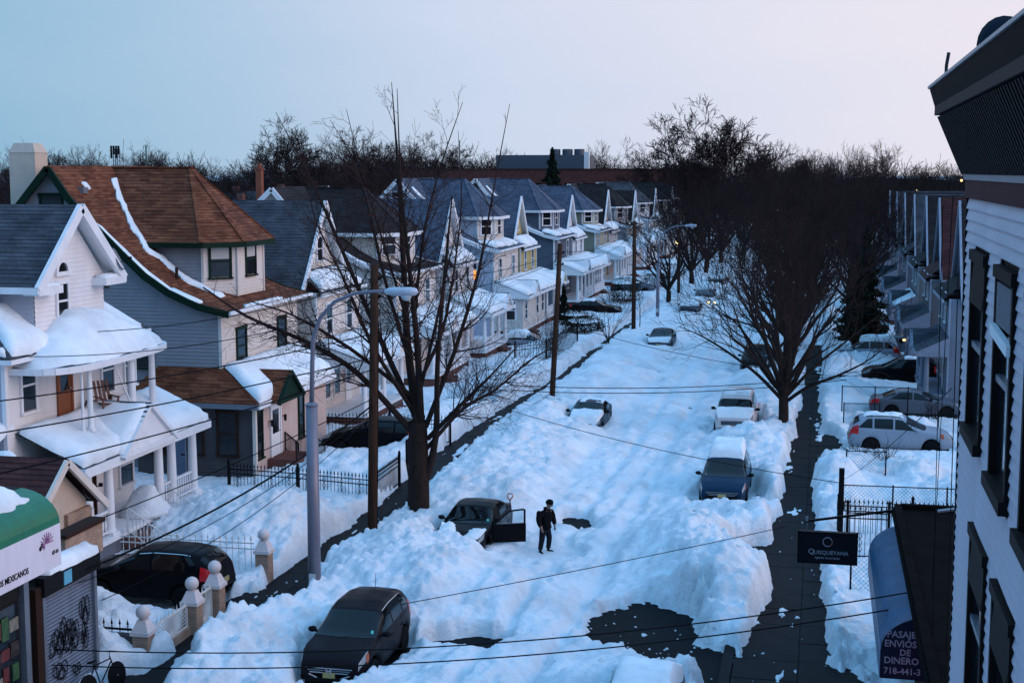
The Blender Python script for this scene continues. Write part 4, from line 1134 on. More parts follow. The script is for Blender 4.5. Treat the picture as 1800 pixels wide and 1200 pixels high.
snow_quad((2.18, -1.3, 3.52), (2.18, 7.95, 3.52), (0.03, 7.9, 4.85), (0.03, 0.05, 4.85), 0.33, r3, 'snow', 0.15, 70, 0.1)
MB().box(-4.0, 2.1, -1.4, -1.3, 3.3, 3.5).build('gutter', M['galv'], bp); MB().box(2.06, 2.16, -1.3, 7.9, 3.3, 3.5).build('gutter', M['white'], bp)
for x in (-2.6, -0.9, 0.6): window(bp, x, -0.93, 1.35, 0.75, 1.7, -math.pi / 2, M['dark_wood'])
la = MB(); la.box(-1.95, -1.15, -1.1, -1.06, 0.3, 0.36); la.box(-1.95, -1.15, -1.1, -1.06, 2.1, 2.16); la.box(-1.95, -1.89, -1.1, -1.06, 0.3, 2.16); la.box(-1.21, -1.15, -1.1, -1.06, 0.3, 2.16)
lat = la.build('screen_door', M['galv'], bp)
for i in range(16):
    MB().bar((-1.9, -1.08, 0.4 + i * 0.11), (-1.2, -1.08, 0.5 + i * 0.11 - 0.25 + 0.1), 0.012).build('lattice_bar', M['galv'], lat)
    if i % 2 == 0: MB().bar((-1.9, -1.075, 0.3 + i * 0.11), (-1.2, -1.075, 0.6 + i * 0.11), 0.012).build('lattice_bar', M['galv'], lat)
MB().poly([(-1.9, -1.04, 0.35), (-1.2, -1.04, 0.35), (-1.2, -1.04, 2.1), (-1.9, -1.04, 2.1)]).build('screen', mat('blue_screen', (0.10, 0.16, 0.26), 0.6), lat)
MB().box(1.70, 1.84, -0.98, -0.82, 0, 3.4).build('corner_board', M['cream'], bp)
for y in (-0.45, 4.3): window(bp, 1.76, y, 1.2, 0.5, 1.9, 0, M['trim_green'])
door(bp, 1.76, 1.3, 0.95, 0.95, 2.1, 0, M['white'])
for s in (0.6, 2.05):
    l_ = MB(); l_.bar((1.76, s, 2.5), (1.9, s, 2.5), 0.03); l_.lathe([(0.03, 0.15), (0.07, 0.12), (0.06, -0.1), (0.02, -0.14)], c=(1.92, s, 2.42), n=6); l_.build('wall_lantern', M['black_iron'], bp)
pediment(bp, 0.4, 2.45, 1.35, 1.25, 3.42, 1.05, M['trim_green'], M['trim_green'], M['roof_brown'], False, 77)
snow_quad((0.6, 2.7, 3.6), (2.3, 2.7, 3.4), (2.3, 1.5, 4.45), (0.6, 1.4, 4.55), 0.2, r3, 'snow', 0.15, 78, 0.15)
MB().box(1.75, 3.0, 0.4, 2.3, -0.1, 0.95).build('stoop', M['red_brick'], bp)
for i in range(5): MB().box(1.85, 2.95, 2.3 + i * 0.3, 2.6 + i * 0.3, -0.1, 0.8 - i * 0.16).build('step', M['red_brick'], bp)
iron_rail(bp, [(3.0, 0.45, 0.95), (3.0, 2.3, 0.95), (3.0, 3.9, 0.15)], 0.8, M['black_iron'], 0.14)
iron_rail(bp, [(1.8, 2.3, 0.95), (1.8, 3.9, 0.15)], 0.8, M['black_iron'], 0.14)

# ================================================================ corner shop at the bottom left
sh = empty('corner_shop', (-17.5, 20, 0), 0, 'corner food shop with green and white awning and roller shutter', 'shop')
brickd = M['tan_brick']
MB().box(-8, 0, -2, 11.4, 0, 3.3).build('wall', mat('dark_shopfront', (0.02, 0.018, 0.018), 0.7), sh)
MB().box(-0.35, -0.05, 10.2, 12.0, 3.3, 4.05).build('parapet', brickd, sh)
MB().box(-0.42, 0.02, 10.15, 12.05, 4.05, 4.15).build('coping', M['dark_wood'], sh)
MB().box(-6.5, -0.4, -2, 12.0, 3.3, 3.7).build('flat_roof', M['asphalt'], sh)
snow_quad((-1.0, -2, 3.7), (-1.0, 10, 3.7), (-6.4, 10, 3.75), (-6.4, -2, 3.75), 0.35, sh, 'snow', 0.25, 80, 0.2)
# roller shutter: each slat curved
shm = mat('shutter_steel', (0.16, 0.19, 0.25), 0.45, metal=0.5, var=0.2)
cu = MB(); cu.box(0.0, 0.22, 8.75, 11.35, 3.05, 3.5); cu = cu.build('shutter_housing', mat('black_sheet', (0.012, 0.012, 0.014), 0.6), sh)
snow_quad((0.35, 8.9, 3.5), (0.35, 11.4, 3.5), (-0.35, 11.4, 3.55), (-0.35, 8.9, 3.55), 0.3, cu, 'snow', 0.12, 81, 0.1)
st = empty('roller_shutter', (0, 0, 0)); st.parent = sh
sl = MB(); n = 5
for i in range(n):
    a0 = math.pi * i / n; a1 = math.pi * (i + 1) / n
    sl.poly([(0.02 + 0.028 * math.sin(a0), 8.95, 0.09 * i / n), (0.02 + 0.028 * math.sin(a0), 11.2, 0.09 * i / n), (0.02 + 0.028 * math.sin(a1), 11.2, 0.09 * (i + 1) / n), (0.02 + 0.028 * math.sin(a1), 8.95, 0.09 * (i + 1) / n)])
slm = sl.mesh('slat', shm)
for k in range(33): link_obj('slat', slm, st, (0, 0, 0.08 + k * 0.09))
for y0 in (8.83, 11.2): MB().box(0.0, 0.12, y0, y0 + 0.12, 0, 3.05).build('guide_rail', M['galv'], st)
# graffiti: loops of black spray paint on the slats
grm = mat('black_spray_paint', (0.006, 0.006, 0.008), 0.6)
rg = random.Random(5)
for (yc_, zc_, w_, h_, kk) in ((9.45, 1.75, 0.3, 0.4, 5), (9.85, 1.8, 0.3, 0.55, 6), (10.25, 1.7, 0.25, 0.5, 5), (10.8, 2.1, 0.25, 0.5, 4), (10.75, 1.5, 0.18, 0.4, 4), (9.6, 1.0, 0.35, 0.3, 4), (10.35, 0.8, 0.2, 0.2, 3)):
    pts = []
    ph = rg.uniform(0, 6)
    for t in range(kk * 12):
        u = t / (kk * 12.0)
        pts.append((0.060, yc_ + w_ * (1.6 * (u - 0.5) + 0.45 * math.cos(u * kk * 6.28 + ph)), zc_ + h_ * (0.55 * math.sin(u * kk * 6.28 + ph) + 0.3 * math.sin(u * 9 + ph))))
    g_ = MB()
    for a, b in zip(pts[:-1], pts[1:]): g_.bar(a, b, 0.028, 0.004, up=(1, 0, 0))
    g_.build('graffiti', grm, st)
MB().box(0.22, 0.24, 9.6, 9.95, 3.1, 3.42).build('notice', mat('blue_notice', (0.10, 0.36, 0.5), 0.5), sh)
# awning: green rolled top, white valance with lettering, snow on top
aw_ = empty('awning', (0, 0, 0)); aw_.parent = sh
grn = mat('green_vinyl', (0.0, 0.13, 0.06), 0.4, var=0.15); whv = mat('white_vinyl', (0.66, 0.60, 0.66), 0.5, var=0.1, scale=1.5, stretch=(1, 2, 0.4))
a_ = MB(); n = 8; y0, y1 = 1.5, 8.2
arcp = [(1.0 - 1.0 * (1 - math.cos(math.pi / 2 * i / n)), 5.0 + 0.75 * math.sin(math.pi / 2 * i / n)) for i in range(n + 1)]
for (xa, za), (xb, zb) in zip(arcp[:-1], arcp[1:]):
    a_.poly([(xa, y0, za), (xa, y1, za), (xb, y1, zb), (xb, y0, zb)])
a_.poly([(0, y1, 5.0)] + [(x, y1, z) for x, z in arcp])
a_.build('canopy', grn, aw_, smooth=False)
v_ = MB(); v_.box(0.97, 1.0, y0, y1, 4.05, 5.0); v_.box(0, 0.97, y1 - 0.03, y1, 4.05, 5.0)
v_.build('valance', whv, aw_)
blk = mat('black_lettering', (0.01, 0.01, 0.012), 0.5); pnk = mat('plum_print', (0.25, 0.09, 0.20), 0.6)
text('PRODUCTOS MEXICANOS', 0.19, aw_, (1.006, 6.85, 4.22), (math.pi / 2, 0, math.pi / 2), blk, align='RIGHT', sx=0.85)
text('87-01', 0.12, aw_, (1.006, 8.1, 4.36), (math.pi / 2, 0, math.pi / 2), blk, align='RIGHT')
fl = MB()
for i in range(9):
    a = math.pi * i / 8; fl.tube([(1.008, 7.62, 4.68), (1.008, 7.62 - 0.26 * math.cos(a), 4.68 + 0.24 * math.sin(a))], 0.012, 4)
fl.build('fan_emblem', pnk, aw_)
for k in range(3): MB().lathe([(0.0, 0), (0.05, 0.0), (0.05, 0.006), (0.0, 0.006)], axis='x', c=(1.004, 7.35 + 0.07 * k, 4.62 + 0.06 * (k % 2)), n=10).build('berry_emblem', blk if k < 2 else pnk, aw_)
snow_quad((0.86, 1.3, 5.42), (0.80, 7.95, 5.40), (-1.2, 7.9, 5.8), (-1.2, 1.3, 5.8), 0.55, aw_, 'snow', 0.15, 83, 0.2)
MB().box(-1.3, 0.05, 1.3, 8.2, 3.3, 5.76).build('upper_front', mat('dark_sheet', (0.02, 0.02, 0.022), 0.6), sh)
# display window under the awning
MB().poly([(0.03, 2.0, 0.4), (0.03, 7.9, 0.4), (0.03, 7.9, 3.2), (0.03, 2.0, 3.2)]).build('shop_window', M['glass'], sh)
pc = [(0.12, 0.02, 0.02), (0.03, 0.12, 0.25), (0.03, 0.09, 0.03), (0.20, 0.18, 0.14), (0.16, 0.08, 0.02), (0.02, 0.02, 0.025), (0.05, 0.04, 0.04)]
rg = random.Random(9)
for i in range(5):
    for j in range(4):
        c = rg.choice(pc)
        MB().box(0.04, 0.05 + 0.004 * i, 6.2 + 0.34 * i + rg.uniform(-.05, .03), 6.5 + 0.34 * i + rg.uniform(-.1, .03), 0.9 + j * 0.55 + rg.uniform(-.08, .1), 1.3 + j * 0.55 + rg.uniform(-.15, .08)).build('poster', mat('printed_poster', c, 0.5, var=0.6, scale=9), sh)
MB().box(0.0, 0.16, 8.0, 8.2, 0, 4.0).build('pier', M['galv'], sh); MB().box(0.0, 0.14, 8.5, 8.75, 0, 3.3).build('pier', M['dark_wood'], sh)
# small gabled annex behind the parapet
an = empty('annex', (-20.0, 31.5, 0), 0, 'low cream annex with maroon shingle gable beside the shop', 'annex')
cst = mat('cream_stucco_wall', (0.50, 0.40, 0.32), 0.85, var=0.1)
MB().box(-6, 0, 0.8, 4.1, 0, 3.7).build('wall', cst, an)
MB().prism([(0, 0.8, 3.7), (0, 4.1, 3.7), (0, 2.45, 5.0)], (-0.1, 0, 0)).build('gable_wall', cst, an)
r_ = MB()
for s in (-1, 1): r_.courses([(-6, 2.45 + s * 2.1, 3.5), (0.45, 2.45 + s * 2.1, 3.5), (0.45, 2.45, 5.15), (-6, 2.45, 5.15)], 0.19, 0.016, (0, s * 1.65, 2.1))
ro = r_.build('roof', M['roof_maroon'], an)
for s in (-1, 1): MB().bar((0.42, 2.45 + s * 2.1, 3.42), (0.42, 2.45, 5.07), 0.1, 0.2, up=(0, s * 1.65, 2.1)).build('rake_board', M['cream'], ro)
MB().box(0.0, 0.12, 2.9, 4.15, 0, 3.5).build('brick_pier', M['tan_brick'], an)
window(an, 0.02, 1.9, 2.0, 0.6, 1.0, 0, M['dark_wood'])
snow_quad((-6, 4.6, 3.55), (-1.2, 4.6, 3.55), (-1.2, 2.6, 5.15), (-6, 2.6, 5.15), 0.4, ro, 'snow', 0.2, 88, 0.2)
MB().box(0.02, 0.14, 4.16, 4.28, 0.3, 3.4).build('downpipe', M['white'], an)
dish('satellite_dish', (-20.2, 35.9, 3.5), R(10), 'round white satellite dish above the cream annex', 0.38, mat('white_dish', (0.4, 0.42, 0.46), 0.5), 15)

# ================================================================ tall sided building at the right edge
tb = empty('tall_building', (1.6, 0, 0), 0, 'tall lavender sided building with flaring dark cornice at right edge', 'building')
lav = mat('lavender_vinyl', (0.47, 0.42, 0.48), 0.5, var=0.10, scale=1.2, bump=0.12, bscale=5)
dkt = mat('dark_brown_trim', (0.012, 0.009, 0.009), 0.6)
YF, YN = 16.85, -6.0
MB().box(0.02, 9, YN, YF - 0.02, 0, 12.62).build('wall_core', dkt, tb)
WIN = [(14.62, 15.86, 10.10, 11.84), (12.45, 13.62, 10.02, 11.82), (13.72, 14.95, 7.4, 9.08), (11.75, 12.95, 7.3, 9.05), (10.3, 11.5, 10.0, 11.8), (8.0, 9.2, 10.0, 11.8)]
bmesh_cache = {}
def sboard(y0, y1, z, h):
    L = round(y1 - y0, 3)
    k = (L, round(h, 3))
    if k not in bmesh_cache:
        b = MB()
        n = max(1, int(L / 0.6)); 
        v = []; fs = []
        for i in range(n + 1):
            y = L * i / n
            w = 0.004 * math.sin(i * 1.7 + L)
            v += [(-0.001, y, h), (-0.026 + w, y, 0.012), (-0.024 + w, y, 0.0), (0.012, y, 0.0)]
        for i in range(n):
            a = 4 * i
            for j in range(3): fs.append([a + j, a + j + 1, a + 5 + j, a + 4 + j])
        fs.append([0, 3, 2, 1]); fs.append([4 * n, 4 * n + 1, 4 * n + 2, 4 * n + 3])
        b.add(v, fs)
        bmesh_cache[k] = b.mesh('siding_board', lav)
    link_obj('siding_board', bmesh_cache[k], tb, (0, y0, z))
z = 5.6; hb = 0.121
while z < 12.45:
    h = min(hb, 12.5 - z)
    cuts = sorted([(a - 0.06, b + 0.06) for a, b, c, d in WIN if c - 0.1 < z + h and d + 0.14 > z])
    y = YN
    for a, b in cuts:
        if a > y: sboard(y, a, z, h)
        y = max(y, b)
    if y < YF: sboard(y, YF, z, h)
    z += hb
MB().courses([(0.0, YN, 0), (0.0, YF, 0), (0.0, YF, 5.6), (0.0, YN, 5.6)], 0.121, 0.02, (-1, 0, 0)).build('lower_wall', lav, tb)
MB().box(-0.03, 0.1, YF - 0.002, YF + 0.06, 0, 12.5).build('corner_board', dkt, tb)
for i, (y0, y1, z0, z1) in enumerate(WIN):
    f = MB()
    f.box(-0.05, 0.03, y0 - 0.06, y0 + 0.03, z0, z1 + 0.1); f.box(-0.05, 0.03, y1 - 0.03, y1 + 0.06, z0, z1 + 0.1)
    f.box(-0.07, 0.03, y0 - 0.08, y1 + 0.08, z1 + 0.02, z1 + 0.13); f.box(-0.10, 0.03, y0 - 0.08, y1 + 0.08, z0 - 0.12, z0)
    w = f.build('window', dkt, tb)
    MB().box(-0.02, 0.018, y0 + 0.03, y1 - 0.03, (z0 + z1) / 2 - 0.03, (z0 + z1) / 2 + 0.03).build('meeting_rail', M['galv'], w)
    for za, zb in ((z0, (z0 + z1) / 2 - 0.03), ((z0 + z1) / 2 + 0.03, z1 + 0.02)):
        MB().poly([(0.012, y0 + 0.03, za), (0.012, y0 + 0.03, zb), (0.012, y1 - 0.03, zb), (0.012, y1 - 0.03, za)]).build('pane', M['glass'], w)
    if i in (0, 2, 3): MB().add([(-0.06, y0, z1 - 0.42), (-0.06, y1, z1 - 0.42), (-0.03, y1 + 0.04, z1 + 0.05), (-0.03, y0 - 0.04, z1 + 0.05), (-0.05, y0, z1 - 0.42), (-0.05, y1, z1 - 0.42), (-0.02, y1 + 0.04, z1 + 0.05), (-0.02, y0 - 0.04, z1 + 0.05)], [[0, 3, 2, 1], [4, 5, 6, 7], [0, 1, 5, 4], [1, 2, 6, 5], [2, 3, 7, 6], [3, 0, 4, 7]]).build('metal_head', dkt, w)
    if i == 1:
        MB().box(-0.04, -0.015, y0 + 0.02, y1 - 0.02, z1 - 0.40, z1 - 0.02).build('plywood', mat('weathered_plywood', (0.13, 0.12, 0.14), 0.8, var=0.35, scale=4, stretch=(1, 6, 1)), w)
        MB().bar((-0.06, y0 - 0.05, z1 - 0.52), (-0.06, y1 + 0.02, z1 - 0.45), 0.05, 0.10).build('white_strip', M['white'], w)
# cornice: white strip, maroon frieze, ribbed flare, stepped fascia
MB().box(-0.05, 0.0, YN, YF + 0.02, 12.5, 12.70).build('frieze', mat('maroon_paint', (0.055, 0.012, 0.018), 0.6), tb)
MB().box(-0.07, 0.0, YN, YF + 0.03, 12.70, 12.76).build('moulding', M['galv'], tb)
cdk = mat('black_cornice_metal', (0.007, 0.006, 0.007), 0.6, spec=0.02, var=0.3)
c = MB()
c.poly([(-0.06, YN, 12.76), (-0.06, YF + 0.05, 12.76), (-0.34, YF + 0.12, 13.42), (-0.34, YN, 13.42)])
c.poly([(-0.06, YF + 0.05, 12.76), (9, YF + 0.05, 12.76), (9, YF + 0.12, 13.42), (-0.34, YF + 0.12, 13.42)])
cn = c.build('cornice', cdk, tb)
rb = MB(); rb.bar((-0.075, 0, 12.77), (-0.355, 0, 13.41), 0.075, 0.05, up=(-0.64, 0, -0.28))
rbm = rb.mesh('rib', mat('black_rib_metal', (0.012, 0.010, 0.011), 0.6))
y = YF
while y > 8:
    link_obj('rib', rbm, cn, (0, y, 0)); y -= 0.16
MB().box(-0.40, 0.3, YN, YF + 0.16, 13.42, 13.52).build('fascia', mat('grey_fascia', (0.016, 0.013, 0.016), 0.6), cn)
fs_ = MB(); fs_.add([(-0.40, YN, 13.52), (-0.40, YF + 0.16, 13.52), (-0.46, YF + 0.20, 13.72), (-0.46, YN, 13.72), (9, YF + 0.16, 13.52), (9, YF + 0.2, 13.72)], [[0, 1, 2, 3], [1, 4, 5, 2]])
fs_.build('crown', cdk, cn)
MB().box(-0.48, 9, YN, YF + 0.22, 13.72, 13.75).build('flashing', M['galv'], cn)
dish('satellite_dish', (1.66, 15.0, 13.60), R(60), 'black satellite dish on the cornice of the tall building', 0.27, mat('black_dish', (0.015, 0.02, 0.03), 0.5), 0)
vp_ = MB(); vp_.tube([(0, 0, 0), (0.0, 0, 0.18), (0.02, 0, 0.32)], 0.018, 8); tag(vp_.build('vent_pipe', mat('dark_pipe', (0.02, 0.03, 0.04), 0.5), None, (1.25, 16.2, 13.74)), 'thin dark pipe standing on the corner of the tall roof', 'pipe')

# ================================================================ low shop with blue barrel awning
ls = empty('money_transfer_shop', (2.0, 24.5, 0), 0, 'low dark roofed shop with blue barrel awning on the right', 'shop')
tar = mat('tar_roof', (0.006, 0.005, 0.005), 0.9, spec=0.02, var=0.5, scale=1.5, bump=0.4, bscale=14)
MB().box(0.45, 7, -2, 13.4, 0, 3.7).build('wall', mat('dark_stucco', (0.02, 0.02, 0.022), 0.8), ls)
MB().box(-0.02, 7, -2, 13.55, 3.7, 4.0).build('roof', tar, ls)
MB().box(0.0, 0.18, -2, 13.5, 4.0, 4.10).build('roof_kerb', tar, ls); MB().box(0.18, 2.6, 13.3, 13.5, 4.0, 4.12).build('roof_kerb', tar, ls)
for (a, b, t) in (((1.0, 12.2, 4.25), (2.2, 12.5, 4.4), 0.05), ((1.35, 9.6, 4.2), (2.0, 10.3, 4.45), 0.06)): MB().tube([a, b], t).build('roof_pipe', M['galv'], ls)
snow_quad((1.6, 12.6, 4.0), (2.6, 12.6, 4.0), (2.6, 13.2, 4.0), (1.8, 13.2, 4.0), 0.08, ls, 'snow', 0.15, 90, 0.2)
ab = empty('awning', (0, 0, 0)); ab.parent = ls
blu = mat('blue_vinyl', (0.008, 0.075, 0.15), 0.5, spec=0.12, var=0.25, scale=2.5, bump=0.5, bscale=2.2, stretch=(1, 0.8, 1))
X0, X1 = -0.62, 0.42; n = 10
prof = [(X1 + (X0 - X1) * math.sin(math.pi / 2 * i / n) if False else X0 + (X1 - X0) * (1 - math.cos(math.pi / 2 * i / n)), 2.95 + 0.75 * math.sin(math.pi / 2 * i / n)) for i in range(n + 1)]
b = MB(); ys_ = np.linspace(5.0, 13.0, 40)
for j in range(39):
    for (xa, za), (xb, zb) in zip(prof[:-1], prof[1:]):
        wa = 0.03 * abs(math.sin(ys_[j] * 3.3 + 0.6 * za)); wb = 0.03 * abs(math.sin(ys_[j + 1] * 3.3 + 0.6 * za))
        b.poly([(xa, ys_[j], za - wa), (xa, ys_[j + 1], za - wb), (xb, ys_[j + 1], zb - wb), (xb, ys_[j], zb - wa)])
b.build('canopy', blu, ab, smooth=True)
MB().box(X0 - 0.01, X0 + 0.01, 5.0, 13.0, 2.35, 2.96).build('valance', mat('pale_blue_vinyl', (0.10, 0.16, 0.26), 0.4), ab)
e = MB(); e.prism([(X0, 5.0, 2.35), (X1, 5.0, 2.35)] + [(x, 5.0, z) for x, z in prof[::-1]], (0, -0.02, 0)); e.build('end_panel', mat('navy_panel', (0.008, 0.014, 0.03), 0.5), ab)
ltm = mat('grey_lettering', (0.20, 0.22, 0.28), 0.5)
for body, z_, sz in (('·PASAJES', 3.24, 0.20), ('ENVIOS', 3.04, 0.20), ('DE', 2.86, 0.19), ('DINERO', 2.68, 0.20), ('718-441-3', 2.46, 0.19)):
    text(body, sz, ab, (X0 + 0.07 if body != 'DE' else X0 + 0.38, 4.975, z_), (math.pi / 2, 0, 0), ltm, sx=0.95)
nn_ = MB()
for k in range(4): nn_.tube([(0.40, 2.2 + k * 0.3, 1.6), (0.40, 2.2 + k * 0.3, 1.9), (0.40, 2.4 + k * 0.3, 1.9), (0.40, 2.4 + k * 0.3, 1.6)], 0.02, 5)
nn_.build('neon_tube', emit_mat('pink_neon', (1.0, 0.10, 0.22), 14.0), ls)
# hanging sign
sg = empty('hanging_sign', (0.32, 37.8, 0), 0, 'dark hanging sign board with pale lettering over the right pavement', 'sign')
MB().box(-0.74, 0.74, -0.07, 0.07, 2.48, 3.26).build('board', mat('black_sign_face', (0.010, 0.010, 0.014), 0.4), sg)
fr = MB()
for (x0, x1, z0, z1) in ((-0.77, 0.77, 3.26, 3.30), (-0.77, 0.77, 2.44, 2.48), (-0.78, -0.74, 2.44, 3.30), (0.74, 0.78, 2.44, 3.30)): fr.box(x0, x1, -0.085, 0.085, z0, z1)
fr.build('frame', M['black_iron'], sg)
sl_ = mat('silver_lettering', (0.22, 0.21, 0.26), 0.5)
text('Q', 0.20, sg, (-0.50, -0.076, 2.70), (math.pi / 2, 0, 0), sl_); text('UISQUEYANA', 0.145, sg, (-0.35, -0.076, 2.70), (math.pi / 2, 0, 0), sl_)
text('Agente Autorizado', 0.085, sg, (0, -0.076, 2.58), (math.pi / 2, 0, 0), sl_, align='CENTER')
for a0, a1, mm in ((0.3, 5.2, sl_), (5.2, 6.58, mat('orange_emblem', (0.30, 0.06, 0.02), 0.5))):
    q = MB(); q.tube([(0.0 + 0.12 * math.cos(a0 + (a1 - a0) * i / 14), -0.076, 3.04 + 0.12 * math.sin(a0 + (a1 - a0) * i / 14)) for i in range(15)], 0.013, 5); q.build('ring_emblem', mm, sg)
MB().bar((-0.6, 0, 3.55), (1.75, 0.1, 3.95), 0.06).build('bracket', M['black_iron'], sg)
for x in (-0.55, 0.55): MB().bar((x, 0, 3.3), (x, 0, 3.6 + 0.1 * x), 0.02).build('hanger', M['galv'], sg)
MB().box(-0.58, -0.52, -0.03, 0.03, 3.56, 3.68).build('bracket_tip', M['galv'], sg)

# ================================================================ houses on the right
GR = 'houses on the right side'
RTRIM = mat('blue_white_trim', (0.20, 0.22, 0.28), 0.6)
rl = [(81, 'blue white gabled house nearest behind the tall building', paint((0.15, 0.17, 0.22)), M['roof_dark']), (95, 'maroon roofed gabled house, second on the right', paint((0.12, 0.11, 0.12)), M['roof_maroon']), (107, 'pale gabled house with dark roof, third on the right', paint((0.18, 0.18, 0.18)), M['roof_dark']),
      (121, 'grey roofed gabled house, fourth on the right', paint((0.10, 0.11, 0.14)), M['roof_slate']), (135, 'dark roofed gabled house, fifth on the right', paint((0.12, 0.12, 0.14)), M['roof_dark']), (150, 'slate roofed gabled house, sixth on the right', paint((0.12, 0.13, 0.16)), M['roof_slate']), (166, 'dark gabled house farthest down the right side', paint((0.11, 0.11, 0.12)), M['roof_dark'])]
for i, (ya, lb, wm_, rm_) in enumerate(rl):
    gable_house(7.6, ya + 3.3, 6.6, lb, wm_, rm_, mat('blue_white_trim', (0.26, 0.29, 0.36), 0.6), group=GR, rot=math.pi, zr=11.2 - 0.1 * i, ze=6.4, hw=3.0, porch_kw=dict(ncol=3, rails=(i < 3), seed=200 + i, ped=(3.3, 1.0, 0.8), snow=0.06 if i == 2 else 0.0, wall_m=wm_, base_m=M['red_brick'], zt=4.1, ze=3.3, d=1.3, trim_m=RTRIM, col_m=RTRIM), seed=210 + i, snowy=False)
# lit porch lamp on the third right house
def lit_lamp(loc, label, col=(1.0, 0.55, 0.15), e=6.0, r=0.09, power=12):
    o_ = empty('porch_lamp', loc, 0, label, 'lamp', 'lit lamps along the street')
    b_ = MB(); b_.lathe([(0.0, -r), (r * 0.8, -r * 0.6), (r, 0), (r * 0.8, r * 0.6), (0.0, r)], n=8); b_.build('bulb', emit_mat('lit_bulb', col, e), o_)
    c_ = MB(); c_.lathe([(r * 0.4, r * 0.7), (r * 1.2, r * 0.8), (r * 0.2, r * 1.6)], n=8); c_.build('cap', M['black_iron'], o_)
    return o_

# ================================================================ vehicles
def car_paint(name, col, rough=0.25):
    m, nt, b = new_mat(name)
    b.inputs['Base Color'].default_value = lin(col)
    b.inputs['Roughness'].default_value = rough
    b.inputs['Metallic'].default_value = 0.0
    b.inputs['Specular IOR Level'].default_value = 0.06 if max(col) < 0.1 else 0.35
    b.inputs['Coat Weight'].default_value = 0.03 if max(col) < 0.1 else 0.25
    b.inputs['Coat Roughness'].default_value = 0.08
    tc = nt.nodes.new('ShaderNodeTexCoord'); nz = nt.nodes.new('ShaderNodeTexNoise'); nz.inputs['Scale'].default_value = 2.5; nz.inputs['Detail'].default_value = 6
    nt.links.new(tc.outputs['Object'], nz.inputs['Vector'])
    mr = nt.nodes.new('ShaderNodeMapRange'); mr.inputs['To Min'].default_value = rough * 0.7; mr.inputs['To Max'].default_value = min(1, rough * 2.2)
    nt.links.new(nz.outputs['Fac'], mr.inputs['Value']); nt.links.new(mr.outputs['Result'], b.inputs['Roughness'])
    return m
CARGLASS = glass_mat('car_glass', (0.004, 0.005, 0.006), 0.04)
CARGLASS.node_tree.nodes['Principled BSDF'].inputs['Specular IOR Level'].default_value = 0.3
LENS = mat('headlamp_lens', (0.24, 0.26, 0.28), 0.12, var=0.2, scale=12)
REDL = mat('red_tail_lens', (0.5, 0.012, 0.016), 0.15, var=0.2)
AMBER = mat('amber_lens', (0.35, 0.07, 0.02), 0.2, var=0.1)
PLATE = mat('licence_plate', (0.40, 0.30, 0.12), 0.4, var=0.3, scale=20)
STICK = mat('registration_sticker', (0.08, 0.45, 0.38), 0.4)
BLKP = mat('black_plastic', (0.010, 0.010, 0.011), 0.6)

SPEC = {
 # L, W, belt z, wheel r, wheelbase front x, rear x, top profile (distance from nose, z), A pillar foot, roof front, roof rear, rear glass foot
 'suv': dict(L=4.55, W=1.82, belt=(1.00, 1.12), wr=0.34, wf=0.92, wb=3.54, top=[(0, .50), (.02, .74), (.10, .84), (.45, 1.0), (1.05, 1.10), (1.30, 1.17), (2.05, 1.60), (2.6, 1.67), (3.5, 1.66), (4.05, 1.58), (4.30, 1.36), (4.45, 1.02), (4.53, .72), (4.55, .5)], glass=(1.22, 2.05, 4.02, 4.34), side=(1.55, 2.15, 3.75, 4.15), doors=(1.45, 2.55, 3.45)),
 'sedan': dict(L=4.75, W=1.80, belt=(0.90, 0.98), wr=0.32, wf=0.92, wb=3.65, top=[(0, .48), (.02, .66), (.12, .76), (.6, .88), (1.2, .96), (1.45, 1.02), (2.2, 1.38), (2.7, 1.44), (3.2, 1.41), (3.55, 1.30), (4.1, 1.04), (4.35, 1.0), (4.62, .97), (4.72, .72), (4.75, .5)], glass=(1.38, 2.18, 3.42, 4.05), side=(1.6, 2.3, 3.3, 3.85), doors=(1.5, 2.6, 3.6)),
 'minivan': dict(L=4.9, W=1.87, belt=(0.95, 1.05), wr=0.32, wf=0.95, wb=3.85, top=[(0, .50), (.02, .72), (.12, .80), (.5, .95), (1.0, 1.06), (1.2, 1.12), (2.05, 1.62), (2.6, 1.70), (4.0, 1.70), (4.5, 1.64), (4.72, 1.3), (4.85, .9), (4.9, .55)], glass=(1.1, 2.0, 4.5, 4.72), side=(1.45, 2.15, 4.3, 4.55), doors=(1.5, 2.6, 3.8)),
 'van': dict(L=4.8, W=1.98, belt=(1.15, 1.15), wr=0.35, wf=0.85, wb=3.7, top=[(0, .55), (.02, .95), (.08, 1.05), (.4, 1.12), (.85, 1.19), (1.0, 1.25), (1.5, 1.78), (1.8, 1.88), (3.0, 1.92), (4.5, 1.91), (4.7, 1.86), (4.78, 1.2), (4.8, .6)], glass=(.95, 1.52, 4.6, 4.74), side=(1.2, 1.65, 4.3, 4.5), doors=(1.1, 2.2, 3.3)),
}

